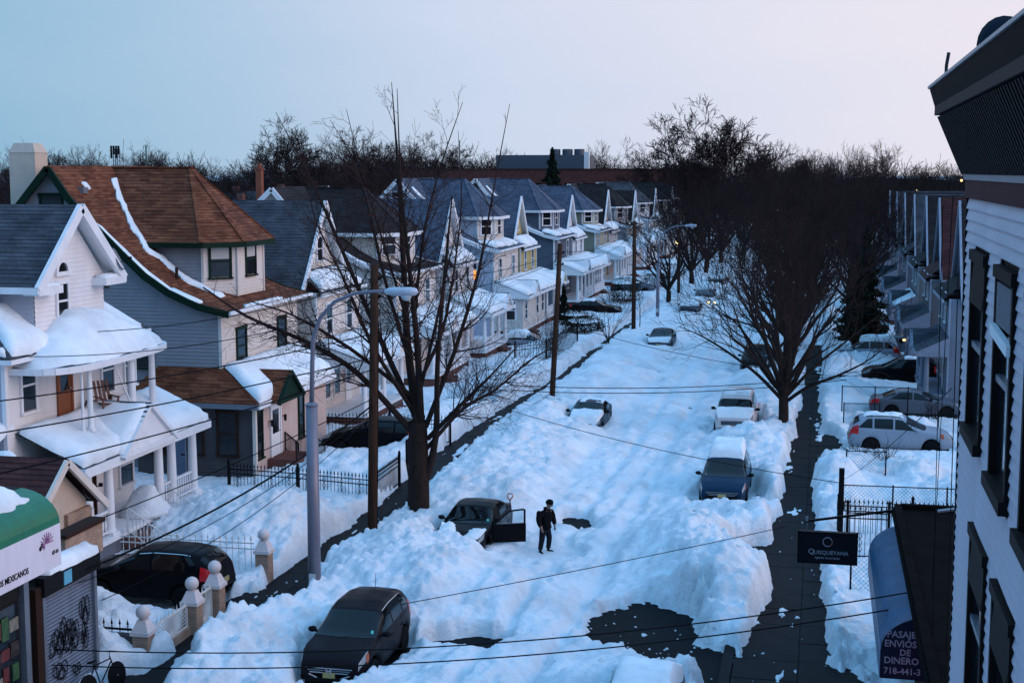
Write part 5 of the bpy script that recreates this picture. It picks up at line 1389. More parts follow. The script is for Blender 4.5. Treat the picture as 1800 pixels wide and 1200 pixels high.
def lathe_wheel():
    t = MB(); r, w = 1.0, 0.31   # unit radius, scaled
    t.lathe([(0.62, -w), (0.9, -w), (0.98, -w * 0.8), (1.0, -w * 0.4), (1.0, w * 0.4), (0.98, w * 0.8), (0.9, w), (0.62, w)], axis='y', n=22)
    tm = t.mesh('tyre', M['rubber'], True)
    k = MB(); k.lathe([(0.0, w * 0.55), (0.12, w * 0.9), (0.14, w * 0.55), (0.14, 0.0)], axis='y', n=12)
    k.lathe([(0.56, w * 0.2), (0.58, w * 0.95), (0.64, w * 0.97), (0.64, w * 0.2)], axis='y', n=22)
    for i in range(7):
        a = 2 * math.pi * i / 7
        k.bar((0.1 * math.cos(a), w * 0.75, 0.1 * math.sin(a)), (0.6 * math.cos(a), w * 0.75, 0.6 * math.sin(a)), 0.12, 0.1, up=(0, 1, 0))
    km = k.mesh('rim', mat('alloy_rim', (0.38, 0.38, 0.40), 0.35, metal=0.8))
    d = MB(); d.lathe([(0.0, 0.02), (0.6, 0.02), (0.6, -0.02), (0.0, -0.02)], axis='y', n=16); dm = d.mesh('disc', BLKP)
    return tm, km, dm
TYRE, RIM, DISC = lathe_wheel()

class CarShape:
    def __init__(s, kind):
        p = SPEC[kind]; s.p = p; s.L, s.W = p['L'], p['W']
        s.tx = np.array([a for a, b in p['top']]); s.tz = np.array([b for a, b in p['top']])
        s.dense = np.linspace(0, s.L, 400)
        z = np.interp(s.dense, s.tx, s.tz)
        k = np.hanning(15); k /= k.sum()
        zp = np.pad(z, 7, mode='edge'); zs_ = np.convolve(zp, k, 'valid')
        e = np.minimum(s.dense, s.L - s.dense); w = np.clip(e / 0.25, 0, 1)
        s.zd = z * (1 - w) + zs_ * w
    def section(s, d):
        """half section at distance d from the nose: 9 points (y, z)"""
        p = s.p
        zt = float(np.interp(d, s.dense, s.zd))
        t = d / s.L
        zb = p['belt'][0] + (p['belt'][1] - p['belt'][0]) * t
        f = abs(2 * t - 1)
        w = s.W / 2 * (1 - 0.16 * max(0, (f - 0.55) / 0.45) ** 2.2 - 0.03 * f)
        sill = 0.27
        for wx in (p['wf'], p['wb']):
            rr = p['wr'] + 0.07
            if abs(d - wx) < rr: sill = max(sill, p['wr'] * 0.98 + math.sqrt(rr * rr - (d - wx) ** 2))
        e = min(d, s.L - d)
        if e < 0.3: sill = max(sill, 0.27 + 0.10 * (1 - e / 0.3))
        zb = min(zb, zt - 0.02) if zt - 0.02 > sill + 0.1 else max(sill + 0.02, zt - 0.05)
        zb = max(zb, sill + 0.03); zt = max(zt, zb + 0.015)
        g_ = min(1, max(0, (zt - zb) / 0.45))
        wr = w * (0.90 - 0.17 * g_)
        q = zb - sill
        pts = [(w * 0.93, sill), (w * 0.985, sill + q * 0.2), (w * 1.0, sill + q * 0.5), (w * 0.985, sill + q * 0.82), (w * 0.955, zb), (w * 0.955 * 0.5 + wr * 0.5 + 0.015 * g_, zb + (zt - zb) * 0.5), (wr, zt - 0.07 * g_ - 0.02 * (1 - g_)), (wr * 0.80, zt - 0.018 * g_ - 0.006), (0, zt)]
        return pts
    def S(s, d, v):
        """surface point; v in 0..8 on the left side, 8..16 mirrored"""
        sg = 1
        if v > 8: v = 16 - v; sg = -1
        pts = s.section(d)
        i = min(7, int(v)); t = v - i
        y = pts[i][0] * (1 - t) + pts[i + 1][0] * t; z = pts[i][1] * (1 - t) + pts[i + 1][1] * t
        return Vector((s.L / 2 - d, sg * y, z))
    def patch(s, d0, d1, v0, v1, nd, nv, off=0.006, d0b=None, d1b=None, hfun=None):
        """grid over the surface between lines d0..d1; the b values hold at v1"""
        d0b = d0 if d0b is None else d0b; d1b = d1 if d1b is None else d1b
        G = []
        for j in range(nv + 1):
            tv = j / nv; v = v0 + (v1 - v0) * tv
            vm = tv if v1 <= 8 else 1 - abs(2 * tv - 1)
            a = d0 + (d0b - d0) * vm; b = d1 + (d1b - d1) * vm
            row = []
            for i in range(nd + 1):
                d = a + (b - a) * i / nd
                p = s.S(d, v); e = 0.02
                pd = s.S(min(s.L, d + e), v) - s.S(max(0, d - e), v); pv = s.S(d, min(16, v + 0.1)) - s.S(d, max(0, v - 0.1))
                n = pd.cross(pv)
                n = n.normalized() if n.length > 1e-9 else Vector((0, 0, 1))
                if n.dot(Vector((0, p.y, p.z - 0.6))) < 0: n = -n
                if hfun is None: row.append(p + n * off)
                else: row.append(p + n * 0.004 + Vector((0, 0, 1)) * hfun(i / nd, tv, p))
            G.append(row)
        v_ = [q for r in G for q in r]; k = nd + 1
        f = [[j * k + i, j * k + i + 1, (j + 1) * k + i + 1, (j + 1) * k + i] for j in range(nv) for i in range(nd)]
        return MB().add(v_, f)

_cs = {}
def build_car(name, kind, loc, heading, label, paint_m, cat='car', z=0.0, group='parked cars', rails=False, snow=(), logo=False, wheels=(0, 1, 2, 3), two_tone=None, plate='rear', roofrail=False, sticker=True, mirror_m=None, glow=None, antenna=False, blinker=False):
    """heading: degrees, direction of the nose measured from +X"""
    if kind not in _cs: _cs[kind] = CarShape(kind)
    s = _cs[kind]; p = s.p
    o_ = empty(name, (loc[0], loc[1], z), R(heading), label, cat, group)
    ds = np.unique(np.concatenate([np.linspace(0, s.L, 64), [0.02, 0.06, s.L - 0.06, s.L - 0.02]]))
    V = []; F = []
    for d in ds:
        q = s.section(d)
        V += [(s.L / 2 - d, y, zz_) for y, zz_ in q] + [(s.L / 2 - d, -y, zz_) for y, zz_ in q[:-1][::-1]]
    k = 17
    for i in range(len(ds) - 1):
        for j in range(k - 1): F.append([i * k + j, i * k + j + 1, (i + 1) * k + j + 1, (i + 1) * k + j])
    F.append(list(range(k))); F.append([(len(ds) - 1) * k + j for j in range(k)][::-1])
    MB().add(V, F).build('body', paint_m, o_, smooth=True)
    u = MB(); u.box(-s.L / 2 + 0.15, s.L / 2 - 0.15, -s.W / 2 + 0.22, s.W / 2 - 0.22, 0.2, 0.75); u.build('underbody', BLKP, o_)
    g0, g1, g2, g3 = p['glass']
    s.patch(g0 + 0.02, g1 - 0.02, 5.3, 10.7, 6, 14, 0.008, g0 - 0.10, g1 - 0.06).build('windshield', CARGLASS, o_, smooth=True)
    s.patch(g2 + 0.04, g3 - 0.02, 5.5, 10.5, 5, 14, 0.008, g2 + 0.08, g3 + 0.04).build('rear_window', CARGLASS, o_, smooth=True)
    a0, a1, b1, b0 = p['side']
    cuts = [a0] + [d for d in p['doors'] if a0 + 0.3 < d < b0 - 0.25] + [b0]
    cutt = [a1] + [d for d in p['doors'] if a0 + 0.3 < d < b0 - 0.25] + [b1]
    for sd in (0, 1):
        for i in range(len(cuts) - 1):
            lo, hi = (4.15, 5.85) if sd == 0 else (16 - 4.15, 16 - 5.85)
            mb = s.patch(cuts[i] + 0.04, cuts[i + 1] - 0.04, 4.15, 5.8, 4, 4, 0.007, max(cutt[i], cuts[i] + 0.0) + 0.04, min(cutt[i + 1], cuts[i + 1]) - 0.04)
            if sd: mb.v = [(x, -y, zz_) for x, y, zz_ in mb.v]
            mb.build('side_window', CARGLASS, o_, smooth=True)
    for sd in (1, -1):
        for i in range(len(p['doors']) - 1):
            mb = s.patch(p['doors'][i] + 0.01, p['doors'][i + 1] - 0.01, 0.5, 3.95, 8, 6, 0.004)
            mb.v = [(x, sd * y, zz_) for x, y, zz_ in mb.v]
            dr = mb.build('door', paint_m, o_, smooth=True)
            hx_ = s.L / 2 - p['doors'][i + 1] + 0.18
            h_ = MB(); yy = s.W / 2 * 0.985; h_.box(hx_ - 0.09, hx_ + 0.09, sd * yy - 0.012, sd * yy + 0.025 * 1, p['belt'][0] - 0.16, p['belt'][0] - 0.12); h_.build('handle', paint_m, dr)
        mb = s.patch(0.03, 0.40, 2.9, 4.5, 6, 4, 0.008, 0.10, 0.60); mb.v = [(x, sd * y, zz_) for x, y, zz_ in mb.v]; hl = mb.build('headlight', LENS, o_, smooth=True)
        if blinker:
            mb = s.patch(0.40, 0.54, 2.6, 3.9, 3, 3, 0.012); mb.v = [(x, sd * y, zz_) for x, y, zz_ in mb.v]; mb.build('indicator', AMBER, hl, smooth=True)
        mb = s.patch(s.L - 0.46, s.L - 0.02, 2.6, 4.7, 5, 4, 0.010); mb.v = [(x, sd * y, zz_) for x, y, zz_ in mb.v]; mb.build('taillight', REDL, o_, smooth=True)
        mx = s.L / 2 - g0 - 0.35; my = s.W / 2 * 0.95; mz = p['belt'][0] + 0.08
        m_ = MB(); m_.bar((mx, sd * (my - 0.1), mz - 0.03), (mx, sd * (my + 0.08), mz + 0.02), 0.05)
        v = []; n = 8
        ringp = [(0.0, 0.02), (0.03, 0.10), (0.10, 0.12), (0.15, 0.09), (0.17, 0.02)]
        v = []; fs = []
        for dx, r_ in ringp:
            for j in range(n):
                a = 2 * math.pi * j / n; v.append((mx - 0.08 + dx, sd * (my + 0.13) + 0.12 * math.cos(a) * (r_ / 0.12), mz + 0.05 + 0.08 * math.sin(a) * (r_ / 0.12)))
        for i in range(len(ringp) - 1):
            for j in range(n): fs.append([i * n + j, i * n + (j + 1) % n, (i + 1) * n + (j + 1) % n, (i + 1) * n + j])
        fs.append(list(range(n)))
        m_.add(v, fs); m_.build('mirror', mirror_m or BLKP, o_, smooth=True)
    for i, (d, sd) in enumerate(((p['wf'], 1), (p['wf'], -1), (p['wb'], 1), (p['wb'], -1))):
        if i not in wheels: continue
        w = empty('wheel', (s.L / 2 - d, sd * (s.W / 2 - 0.115), p['wr'])); w.parent = o_
        w.rotation_euler = (0, 0, 0 if sd > 0 else math.pi); w.scale = (p['wr'],) * 3
        link_obj('tyre', TYRE, w); link_obj('rim', RIM, w); link_obj('disc', DISC, w)
    # nose: grille, lower intake, bumper strip, plate
    xn = s.L / 2
    zg = min(p['top'][2][1] - 0.14, 0.86)
    gw = s.W * 0.30
    gr_ = MB(); gr_.box(xn - 0.10, xn + 0.012, -gw, gw, zg - 0.16, zg + 0.02); go = gr_.build('grille', BLKP, o_)
    for kk in range(3): MB().box(xn + 0.012, xn + 0.022, -gw * (1.1 - 0.1 * kk), gw * (1.1 - 0.1 * kk), zg - 0.01 - kk * 0.055, zg + 0.012 - kk * 0.055).build('grille_bar', M['chrome'] if (logo and kk in (0, 2)) else M['galv'], go)
    if logo:
        e_ = MB()
        for yy in (-0.06, 0.06): e_.bar((xn + 0.03, yy * 0.75, zg - 0.13), (xn + 0.03, yy, zg + 0.0), 0.028, 0.012, up=(1, 0, 0))
        e_.bar((xn + 0.03, -0.05, zg - 0.065), (xn + 0.03, 0.05, zg - 0.065), 0.028, 0.012, up=(1, 0, 0))
        e_.build('emblem', M['chrome'], go)
        for sd in (1, -1): MB().bar((xn - 0.02, sd * gw * 1.0, zg - 0.16), (xn + 0.02, sd * gw * 0.55, zg - 0.24), 0.03, 0.03).build('grille_trim', M['chrome'], go)
    MB().box(xn - 0.12, xn + 0.006, -s.W * 0.34, s.W * 0.34, 0.34, 0.48).build('intake', BLKP, o_)
    pl = MB(); pl.box(xn + 0.006, xn + 0.03, -0.155, 0.155, 0.46, 0.60); pl.build('licence_plate', PLATE, o_)
    pl = MB(); pl.box(-xn - 0.03, -xn + 0.02, -0.155, 0.155, 0.66, 0.80); pl.build('licence_plate', PLATE, o_)
    if sticker:
        st_ = s.patch(g0 + 0.12, g0 + 0.22, 6.3, 6.75, 2, 2, 0.016); st_.build('sticker', STICK, o_)
    if roofrail:
        for sd in (1, -1):
            MB().tube([s.S(d, 6.3) * 1 + Vector((0, 0, 0.06)) if sd > 0 else Vector((s.S(d, 6.3).x, -s.S(d, 6.3).y, s.S(d, 6.3).z + 0.06)) for d in np.linspace(g1 + 0.2, g2 - 0.25, 8)], 0.022, 6).build('roof_rail', BLKP, o_)
    if antenna: MB().tube([(s.L / 2 - g1 - 1.7, 0, 1.64), (s.L / 2 - g1 - 1.75, 0, 2.02)], 0.008, 4).build('antenna', BLKP, o_)
    if rails is True:
        for sd in (1, -1):
            MB().tube([Vector((s.S(d, 5.92).x, sd * s.S(d, 5.92).y * 1.01, s.S(d, 5.92).z)) for d in np.linspace(a1, b1, 10)], 0.014, 5).build('window_trim', M['chrome'], o_)
    for i, (d0, d1, v0, v1, th, cover) in enumerate(snow):
        sd_ = rnd.randint(1, 999)
        def hf(a, b, q, th=th, cover=cover, sd_=sd_, d0=d0, d1=d1):
            e = min(min(a, 1 - a) * (d1 - d0), min(b, 1 - b) * 1.5)
            r_ = 0.05 + th
            t = min(1, e / r_)
            nz = float(fbm(np.array([q.x * 2.3 + sd_]), np.array([q.y * 2.3]), 4, sd_)[0])
            h = th * math.sqrt(max(0, 1 - (1 - t) ** 2)) * (0.75 + 0.5 * nz)
            if cover < 1: h -= (1 - cover) * max(0, (0.62 - nz)) * 6.5 * (th + 0.25) * 0.5
            return h if e > 1e-6 else -0.02
        nd = int(max(8, (d1 - d0) / 0.07)); nv = 22
        s.patch(d0, d1, v0, v1, nd, nv, hfun=hf).build('snow', M['snow_smooth'], o_, smooth=True)
    return o_

BLACKP = car_paint('black_car_paint', (0.004, 0.0035, 0.005)); WINE = car_paint('wine_black_paint', (0.009, 0.005, 0.007)); NAVY = car_paint('blue_car_paint', (0.006, 0.026, 0.058)); SILV = car_paint('silver_car_paint', (0.24, 0.28, 0.34), 0.3); GREYP = car_paint('grey_car_paint', (0.075, 0.085, 0.11), 0.3); WHITEP = car_paint('white_van_paint', (0.52, 0.46, 0.46), 0.35); DKBL = car_paint('dark_slate_paint', (0.018, 0.026, 0.042))
GC = 'cars parked along the street'
build_car('parked_car', 'suv', (-11.55, 34.15), -90, 'wine black compact SUV at bottom with chrome grille facing the camera', WINE, 'car', 0.02, GC, rails=True, logo=True, antenna=True, blinker=True)
build_car('parked_car', 'sedan', (-11.35, 46.0), -91, 'black saloon car dug out of snow with driver door wide open', BLACKP, 'car', 0.18, GC, snow=[(0.10, 1.30, 5.2, 10.6, 0.10, 0.30)], wheels=(2, 3))
build_car('parked_car', 'sedan', (-11.1, 68.9), -90, 'dark slate car sunk to its windows in snow on the left', DKBL, 'car', 0.05, GC, snow=[(0.05, 1.5, 4.3, 9.6, 0.25, 0.9), (2.3, 3.2, 6.0, 9.0, 0.05, 0.6)], wheels=())
build_car('parked_car', 'sedan', (-11.2, 102.1), -90, 'dark blue car half buried beyond the small leafless tree', DKBL, 'car', 0.05, GC, snow=[(0.05, 1.0, 4.5, 11.5, 0.12, 0.8)], wheels=())
build_car('parked_car', 'suv', (-4.0, 91.3), -90, 'black SUV parked left of the right tree trunk', BLACKP, 'car', 0.05, GC, snow=[], logo=False)
build_car('parked_van', 'van', (-3.95, 70.1), -90, 'boxy white van with snow on its bonnet', WHITEP, 'van', 0.05, GC, snow=[(0.08, 1.12, 4.6, 11.4, 0.14, 1.0), (1.9, 3.4, 6.4, 9.6, 0.06, 0.8)], sticker=False)
build_car('parked_van', 'minivan', (-3.5, 55.7), -90, 'dark blue minivan with a thick slab of snow on its roof', NAVY, 'van', 0.05, GC, snow=[(2.05, 4.6, 5.9, 10.1, 0.34, 1.0), (1.05, 1.25, 6.4, 9.6, 0.05, 0.35)], blinker=True, sticker=False)
build_car('parked_car', 'sedan', (-3.75, 30.6), -90, 'snow covered car cut off by the bottom edge', GREYP, 'car', 0.0, GC, snow=[(1.2, 4.6, 4.6, 9.8, 0.30, 1.0), (0.1, 1.3, 4.4, 11.6, 0.25, 1.0)], wheels=())
GD = 'cars in front yards'
build_car('parked_car', 'suv', (-19.3, 38.25), 180, 'glossy black SUV with red tail lamp in the gated driveway', BLACKP, 'car', 0.08, GD, rails=True)
build_car('parked_car', 'suv', (-19.6, 60.6), 180, 'black SUV behind the iron fence and tree trunk', BLACKP, 'car', 0.10, GD)
build_car('parked_car', 'sedan', (-20.3, 98.2), 0, 'pale car buried to the windscreen in a left yard', SILV, 'car', 0.0, GD, snow=[(0.05, 1.4, 4.2, 11.8, 0.25, 1.0), (2.3, 4.6, 4.6, 11.4, 0.2, 0.9)], wheels=())
build_car('parked_car', 'sedan', (-19.6, 124.0), 0, 'black car with snow strip in a far left driveway', BLACKP, 'car', 0.05, GD, snow=[(2.3, 3.4, 6.0, 10.0, 0.12, 0.9)])
build_car('parked_car', 'suv', (-19.2, 147.0), 0, 'dark SUV with snowy roof far down the left yards', GREYP, 'car', 0.05, GD, snow=[(2.0, 4.2, 5.8, 10.2, 0.2, 1.0)])
build_car('parked_car', 'suv', (3.6, 65.85), 0, 'silver SUV with roof rails parked nose to the right houses', SILV, 'car', 0.18, GD, roofrail=True, snow=[(2.1, 3.9, 6.4, 9.6, 0.06, 0.7)], mirror_m=SILV, blinker=True)
build_car('parked_car', 'sedan', (4.95, 75.7), 0, 'grey saloon parked tail to the street behind the silver SUV', GREYP, 'car', 0.15, GD)
build_car('parked_car', 'suv', (4.75, 86.9), 180, 'black SUV nosing out of a right yard', BLACKP, 'car', 0.15, GD, snow=[(2.4, 3.2, 6.2, 8.4, 0.05, 0.6)])
build_car('parked_car', 'suv', (2.9, 96.8), 180, 'car wholly capped in snow with only its windows showing', SILV, 'car', 0.05, GD, snow=[(0.05, 1.4, 4.2, 11.8, 0.35, 1.0), (1.9, 4.4, 5.9, 10.1, 0.28, 1.0)], wheels=())
build_car('parked_car', 'sedan', (5.0, 101.1), 180, 'dark car by the lit porch lamp', GREYP, 'car', 0.1, GD)
for (x, y, lb, kd, pm) in ((-11.3, 126, 'dark car far along the left kerb', 'sedan', DKBL), (-11.2, 141, 'grey SUV farther along the left kerb', 'suv', GREYP), (-11.2, 158, 'black car farthest along the left kerb', 'sedan', BLACKP), (-4.0, 113, 'dark car far along the right kerb behind branches', 'sedan', BLACKP), (-4.0, 131, 'silver car farther along the right kerb', 'sedan', SILV)):
    build_car('parked_car', kd, (x, y), -90, lb, pm, 'car', 0.05, GC, snow=[(1.2, 4.0, 5.0, 11.0, 0.15, 0.9)], wheels=(), sticker=False)

# driver's door of the black saloon, standing open, a dark patch on the body painting the shaded interior
_bs = [o for o in bpy.data.objects if o.get('label', '').startswith('black saloon car dug')][0]
sd = _cs['sedan']
dr_ = MB()
dr_.box(-1.08, 0, -0.035, 0.035, 0.30, 0.92)
d_o = dr_.build('open_door', BLACKP, _bs, (4.75 / 2 - 1.55, 0.88, 0), (0, 0, R(-68)))
f_ = MB(); f_.bar((0, 0, 0.92), (-0.52, 0, 1.36), 0.05); f_.bar((-0.52, 0, 1.36), (-1.02, 0, 1.40), 0.05); f_.bar((-1.04, 0, 0.92), (-1.04, 0, 1.40), 0.06); f_.build('door_window_frame', BLACKP, d_o)
_gm, _nt, _b = new_mat('clear_car_glass'); _b.inputs['Base Color'].default_value = (0.6, 0.75, 0.8, 1); _b.inputs['Roughness'].default_value = 0.03; _b.inputs['Transmission Weight'].default_value = 0.9; _b.inputs['IOR'].default_value = 1.1
MB().poly([(-0.02, 0, 0.93), (-1.02, 0, 0.93), (-1.02, 0, 1.39), (-0.52, 0, 1.35)]).build('door_pane', _gm, d_o)
MB().bar((0, -0.04, 0.925), (-1.05, -0.04, 0.925), 0.02, 0.025).build('window_trim', M['chrome'], d_o)
sd.patch(1.56, 2.55, 0.6, 5.7, 6, 8, 0.012, 2.1, 2.55).build('door_shade_patch', BLKP, _bs)

# ================================================================ trees
bark = mat('dark_bark', (0.030, 0.021, 0.019), 0.9, var=0.45, scale=4, bump=0.6, bscale=18, stretch=(4, 4, 0.8))
twigm = mat('reddish_twigs', (0.046, 0.025, 0.022), 0.85, var=0.3, scale=1)
twigd = mat('dark_twigs', (0.026, 0.017, 0.017), 0.9, var=0.3, scale=1)

class Wood:
    def __init__(s, seed):
        s.r = np.random.RandomState(seed); s.seg = []
    def limb(s, pts, r0, r1):
        """an explicit limb, smoothed; returns its nodes"""
        P = np.array(pts, float); n = (len(P) - 1) * 4 + 1
        t = np.linspace(0, len(P) - 1, n)
        Q = np.stack([np.interp(t, range(len(P)), P[:, k]) for k in range(3)], -1)
        for _ in range(2): Q[1:-1] = 0.25 * Q[:-2] + 0.5 * Q[1:-1] + 0.25 * Q[2:]
        rr = np.linspace(r0, r1, n)
        for i in range(n - 1): s.seg.append((Q[i], Q[i + 1], rr[i], rr[i + 1]))
        return Q, rr
    def grow(s, p, d, L, r, lev, up=0.12, wander=0.16, kids=4, ang=(25, 50), ratio=(0.45, 0.7), rmin=0.006, pieces=5, sweep=None):
        R_ = s.r
        p = np.array(p, float); d = np.array(d, float); d /= np.linalg.norm(d)
        n = pieces if lev > 0 else max(3, pieces - 1)
        st = L / n; nodes = []
        for i in range(n):
            d = d + R_.normal(0, wander, 3) + np.array([0, 0, up])
            d /= np.linalg.norm(d)
            q = p + d * st
            ra = r * (1 - 0.72 * i / n); rb = r * (1 - 0.72 * (i + 1) / n)
            s.seg.append((p, q, max(ra, rmin), max(rb, rmin)))
            nodes.append((q, d.copy(), rb)); p = q
        if lev <= 0: return
        for k in range(kids):
            i = min(n - 1, int(n * (0.25 + 0.75 * (k + R_.rand()) / kids)))
            q, dd, rr = nodes[i]
            s.side(q, dd, L * R_.uniform(*ratio), max(rr * 0.7, rmin), lev - 1, up, wander, kids, ang, ratio, rmin, pieces)
    def side(s, q, dd, L, r, lev, up, wander, kids, ang, ratio, rmin, pieces):
        R_ = s.r
        a = math.radians(R_.uniform(*ang)); ax = R_.normal(0, 1, 3); ax -= dd * ax.dot(dd); ax /= np.linalg.norm(ax) + 1e-9
        nd = dd * math.cos(a) + ax * math.sin(a)
        s.grow(q, nd, L, r, lev, up, wander, kids, ang, ratio, rmin, pieces)
    def mesh(s, name, m, rsplit=None, big=True, n=None):
        S_ = [q for q in s.seg if rsplit is None or (max(q[2], q[3]) >= rsplit) == big]
        if not S_: return None
        A = np.array([q[0] for q in S_]); B = np.array([q[1] for q in S_]); ra = np.array([q[2] for q in S_]); rb = np.array([q[3] for q in S_])
        n = n or (7 if big and rsplit else 3)
        D = B - A; Ln = np.linalg.norm(D, axis=1, keepdims=True); D = D / np.maximum(Ln, 1e-9)
        ref = np.where(np.abs(D[:, 2:3]) < 0.9, np.array([[0, 0, 1.0]]), np.array([[1.0, 0, 0]]))
        U = np.cross(D, ref); U /= np.linalg.norm(U, axis=1, keepdims=True); W = np.cross(D, U)
        B = B + D * (rb[:, None] * 0.3)
        rings = []
        for C_, rr in ((A, ra), (B, rb)):
            for j in range(n):
                t = 2 * math.pi * j / n
                rings.append(C_ + (U * math.cos(t) + W * math.sin(t)) * rr[:, None])
        V = np.stack(rings, 1).reshape(-1, 3)
        k = len(S_); base = np.arange(k)[:, None] * (2 * n)
        F = np.stack([np.stack([base[:, 0] + j, base[:, 0] + (j + 1) % n, base[:, 0] + n + (j + 1) % n, base[:, 0] + n + j], -1) for j in range(n)], 1).reshape(-1, 4)
        me = bpy.data.meshes.new(name)
        me.vertices.add(len(V)); me.vertices.foreach_set('co', V.astype(np.float32).ravel())
        me.loops.add(F.size); me.loops.foreach_set('vertex_index', F.ravel().astype(np.int32))
        me.polygons.add(len(F)); me.polygons.foreach_set('loop_start', np.arange(0, F.size, 4, dtype=np.int32)); me.polygons.foreach_set('loop_total', np.full(len(F), 4, np.int32))
        me.polygons.foreach_set('use_smooth', np.full(len(F), True, bool))
        me.materials.append(m); me.update(calc_edges=True)
        return me

def tree_obj(name, w, loc, label, group, rsplit=0.05, mb=None, mt=None, rz=0.0, sc=1.0, cat='tree'):
    o_ = empty(name, loc, rz, label, cat, group)
    o_.scale = (sc, sc, sc)
    a = w.mesh('trunk', mb or bark, rsplit, True); b = w.mesh('crown', mt or twigm, rsplit, False)
    if a: link_obj('trunk', a, o_)
    if b:
        c = link_obj('crown', b, o_); c['kind'] = 'stuff'
    return o_

GT = 'bare street trees'
# the big tree on the left: limbs set out one by one, twigs grown on them
w = Wood(3)
def lp(px, py, dy=0.0):
    return ((px - 735) / 47.3, dy, 3.76 + (750 - py) / 49.6)
w.limb([(0, 0, -0.1), (0.0, 0, 0.5), (0.02, 0, 2.2), lp(735, 745)], 0.46, 0.34)
w.limb([(0.2, 0, 1.6), lp(768, 770), lp(772, 640, -.3), lp(790, 480, -.6), lp(806, 345, -.8)], 0.15, 0.03)
LIMBS = [([(735, 770, 0), (640, 645, -.8), (560, 592, -1.4), (470, 552, -2), (405, 500, -2.4)], .17, .03), ([(732, 735, 0), (665, 610, .6), (600, 480, 1.2), (540, 360, 1.8), (490, 270, 2.2), (447, 195, 2.4)], .17, .012),
         ([(735, 750, 0), (715, 600, .1), (710, 480, .2), (703, 350, .3), (697, 250, .3), (690, 150, .3)], .24, .012), ([(740, 740, 0), (742, 600, -.5), (735, 470, -.9), (724, 330, -1.1), (721, 165, -1.2)], .20, .012),
         ([(748, 750, 0), (792, 620, .6), (828, 480, 1.2), (848, 330, 1.7), (872, 185, 2.0)], .14, .01), ([(752, 770, 0), (820, 700, -.9), (872, 650, -1.6), (925, 590, -2)], .13, .02),
         ([(748, 790, 0), (800, 720, 1), (850, 695, 1.8), (905, 640, 2.4), (940, 620, 2.6)], .11, .02), ([(722, 650, .2), (662, 490, 1), (625, 350, 1.6), (590, 270, 2), (552, 210, 2.1)], .11, .01),
         ([(735, 560, -.4), (760, 400, -1), (800, 280, -1.5), (835, 190, -1.7)], .09, .01), ([(730, 700, 0), (640, 600, -1.6), (560, 540, -2.6), (500, 520, -3)], .12, .02),
         ([(715, 560, .1), (690, 420, -.9), (665, 300, -1.6), (645, 200, -1.8)], .08, .01), ([(728, 690, 0), (760, 590, 1.6), (770, 480, 2.4), (780, 360, 2.8), (770, 230, 3)], .11, .01),
         ([(725, 720, 0), (680, 600, -1.6), (650, 480, -2.6), (610, 380, -3.2), (600, 270, -3.4)], .12, .01), ([(740, 680, 0), (790, 560, -1.8), (820, 460, -2.6), (845, 380, -3)], .10, .01)]
for pts, r0, r1 in LIMBS:
    Q, rr = w.limb([lp(*p) for p in pts], r0 * 0.72, r1)
    n = len(Q)
    for i in range(3, n - 1):
        d = Q[i + 1] - Q[i - 1]; d /= np.linalg.norm(d)
        top_ = i > 0.68 * n
        for _ in range((i % 2) if top_ else (4 if i % 2 else 3)):
            L = w.r.uniform(0.8, 2.4) * (1.0 - 0.7 * i / n)
            w.side(Q[i], d, L, min(0.035, max(0.010, rr[i] * 0.45)), 2 if L > 1.0 else 1, 0.06, 0.13, 4, (25, 65), (0.4, 0.68), 0.005, 4)
tree_obj('bare_tree', w, (-13.9, 48.0, 0), 'big bare tree with many upright stems behind the black saloon', GT, 0.05)

# right-hand street trees: a vase of fine upright twigs
def vase(seed, H, spread, n=11, lev=4, kids=4, r=0.16, trunk=1.9, rt=0.27, rmin=0.007):
    w = Wood(seed)
    w.limb([(0, 0, -0.1), (0.03, 0, trunk * 0.5), (0, 0, trunk)], rt, rt * 0.85)
    for i in range(n):
        a = 2 * math.pi * i / n + w.r.uniform(-.3, .3)
        t = spread * (0.25 + 0.75 * ((i * 7 % n) / n))
        d = (math.cos(a) * t, math.sin(a) * t, 1.0)
        w.grow((0, 0, trunk - 0.1 + 0.05 * i), d, H * w.r.uniform(0.55, 0.75), r * w.r.uniform(0.6, 1), lev, 0.05, 0.09, kids, (16, 42), (0.42, 0.66), rmin, 6)
    return w
w = vase(11, 7.4, 1.1, 10, 4, 4, 0.18)
for pts in ([(0, 0, 1.7), (-1.2, -.3, 3.0), (-2.5, -.6, 4.0), (-3.9, -.8, 4.9), (-5.0, -.8, 5.3)], [(0, 0, 1.6), (1.2, -.5, 2.6), (2.4, -1, 3.1), (3.8, -1.4, 3.9), (4.9, -1.6, 4.9)], [(0, 0, 1.8), (-1.0, .5, 3.6), (-2.2, .9, 5.2), (-3.6, 1.1, 6.4)], [(0, 0, 1.8), (1.4, .4, 3.4), (2.9, .8, 4.6), (4.4, 1, 5.9)]):
    Q, rr = w.limb(pts, 0.10, 0.02)
    for i in range(4, len(Q) - 1):
        d = Q[i + 1] - Q[i - 1]; d /= np.linalg.norm(d)
        w.side(Q[i], d, w.r.uniform(1.0, 2.2), 0.022, 2, 0.06, 0.12, 3, (20, 55), (0.45, 0.7), 0.007, 4)
RT = tree_obj('bare_tree', w, (-1.68, 69.4, 0), 'dark bare tree with fan of fine twigs by the white van', GT, 0.05, None, mat('brown_twigs', (0.036, 0.021, 0.019), 0.9, var=0.3, scale=1))
def clone(src, loc, rz, sc, label):
    c = copy_tree(src); c.location = loc; c.rotation_euler = (0, 0, rz); c.scale = (sc, sc, sc * (0.95 + 0.1 * rnd.random())); c['label'] = label
    return c
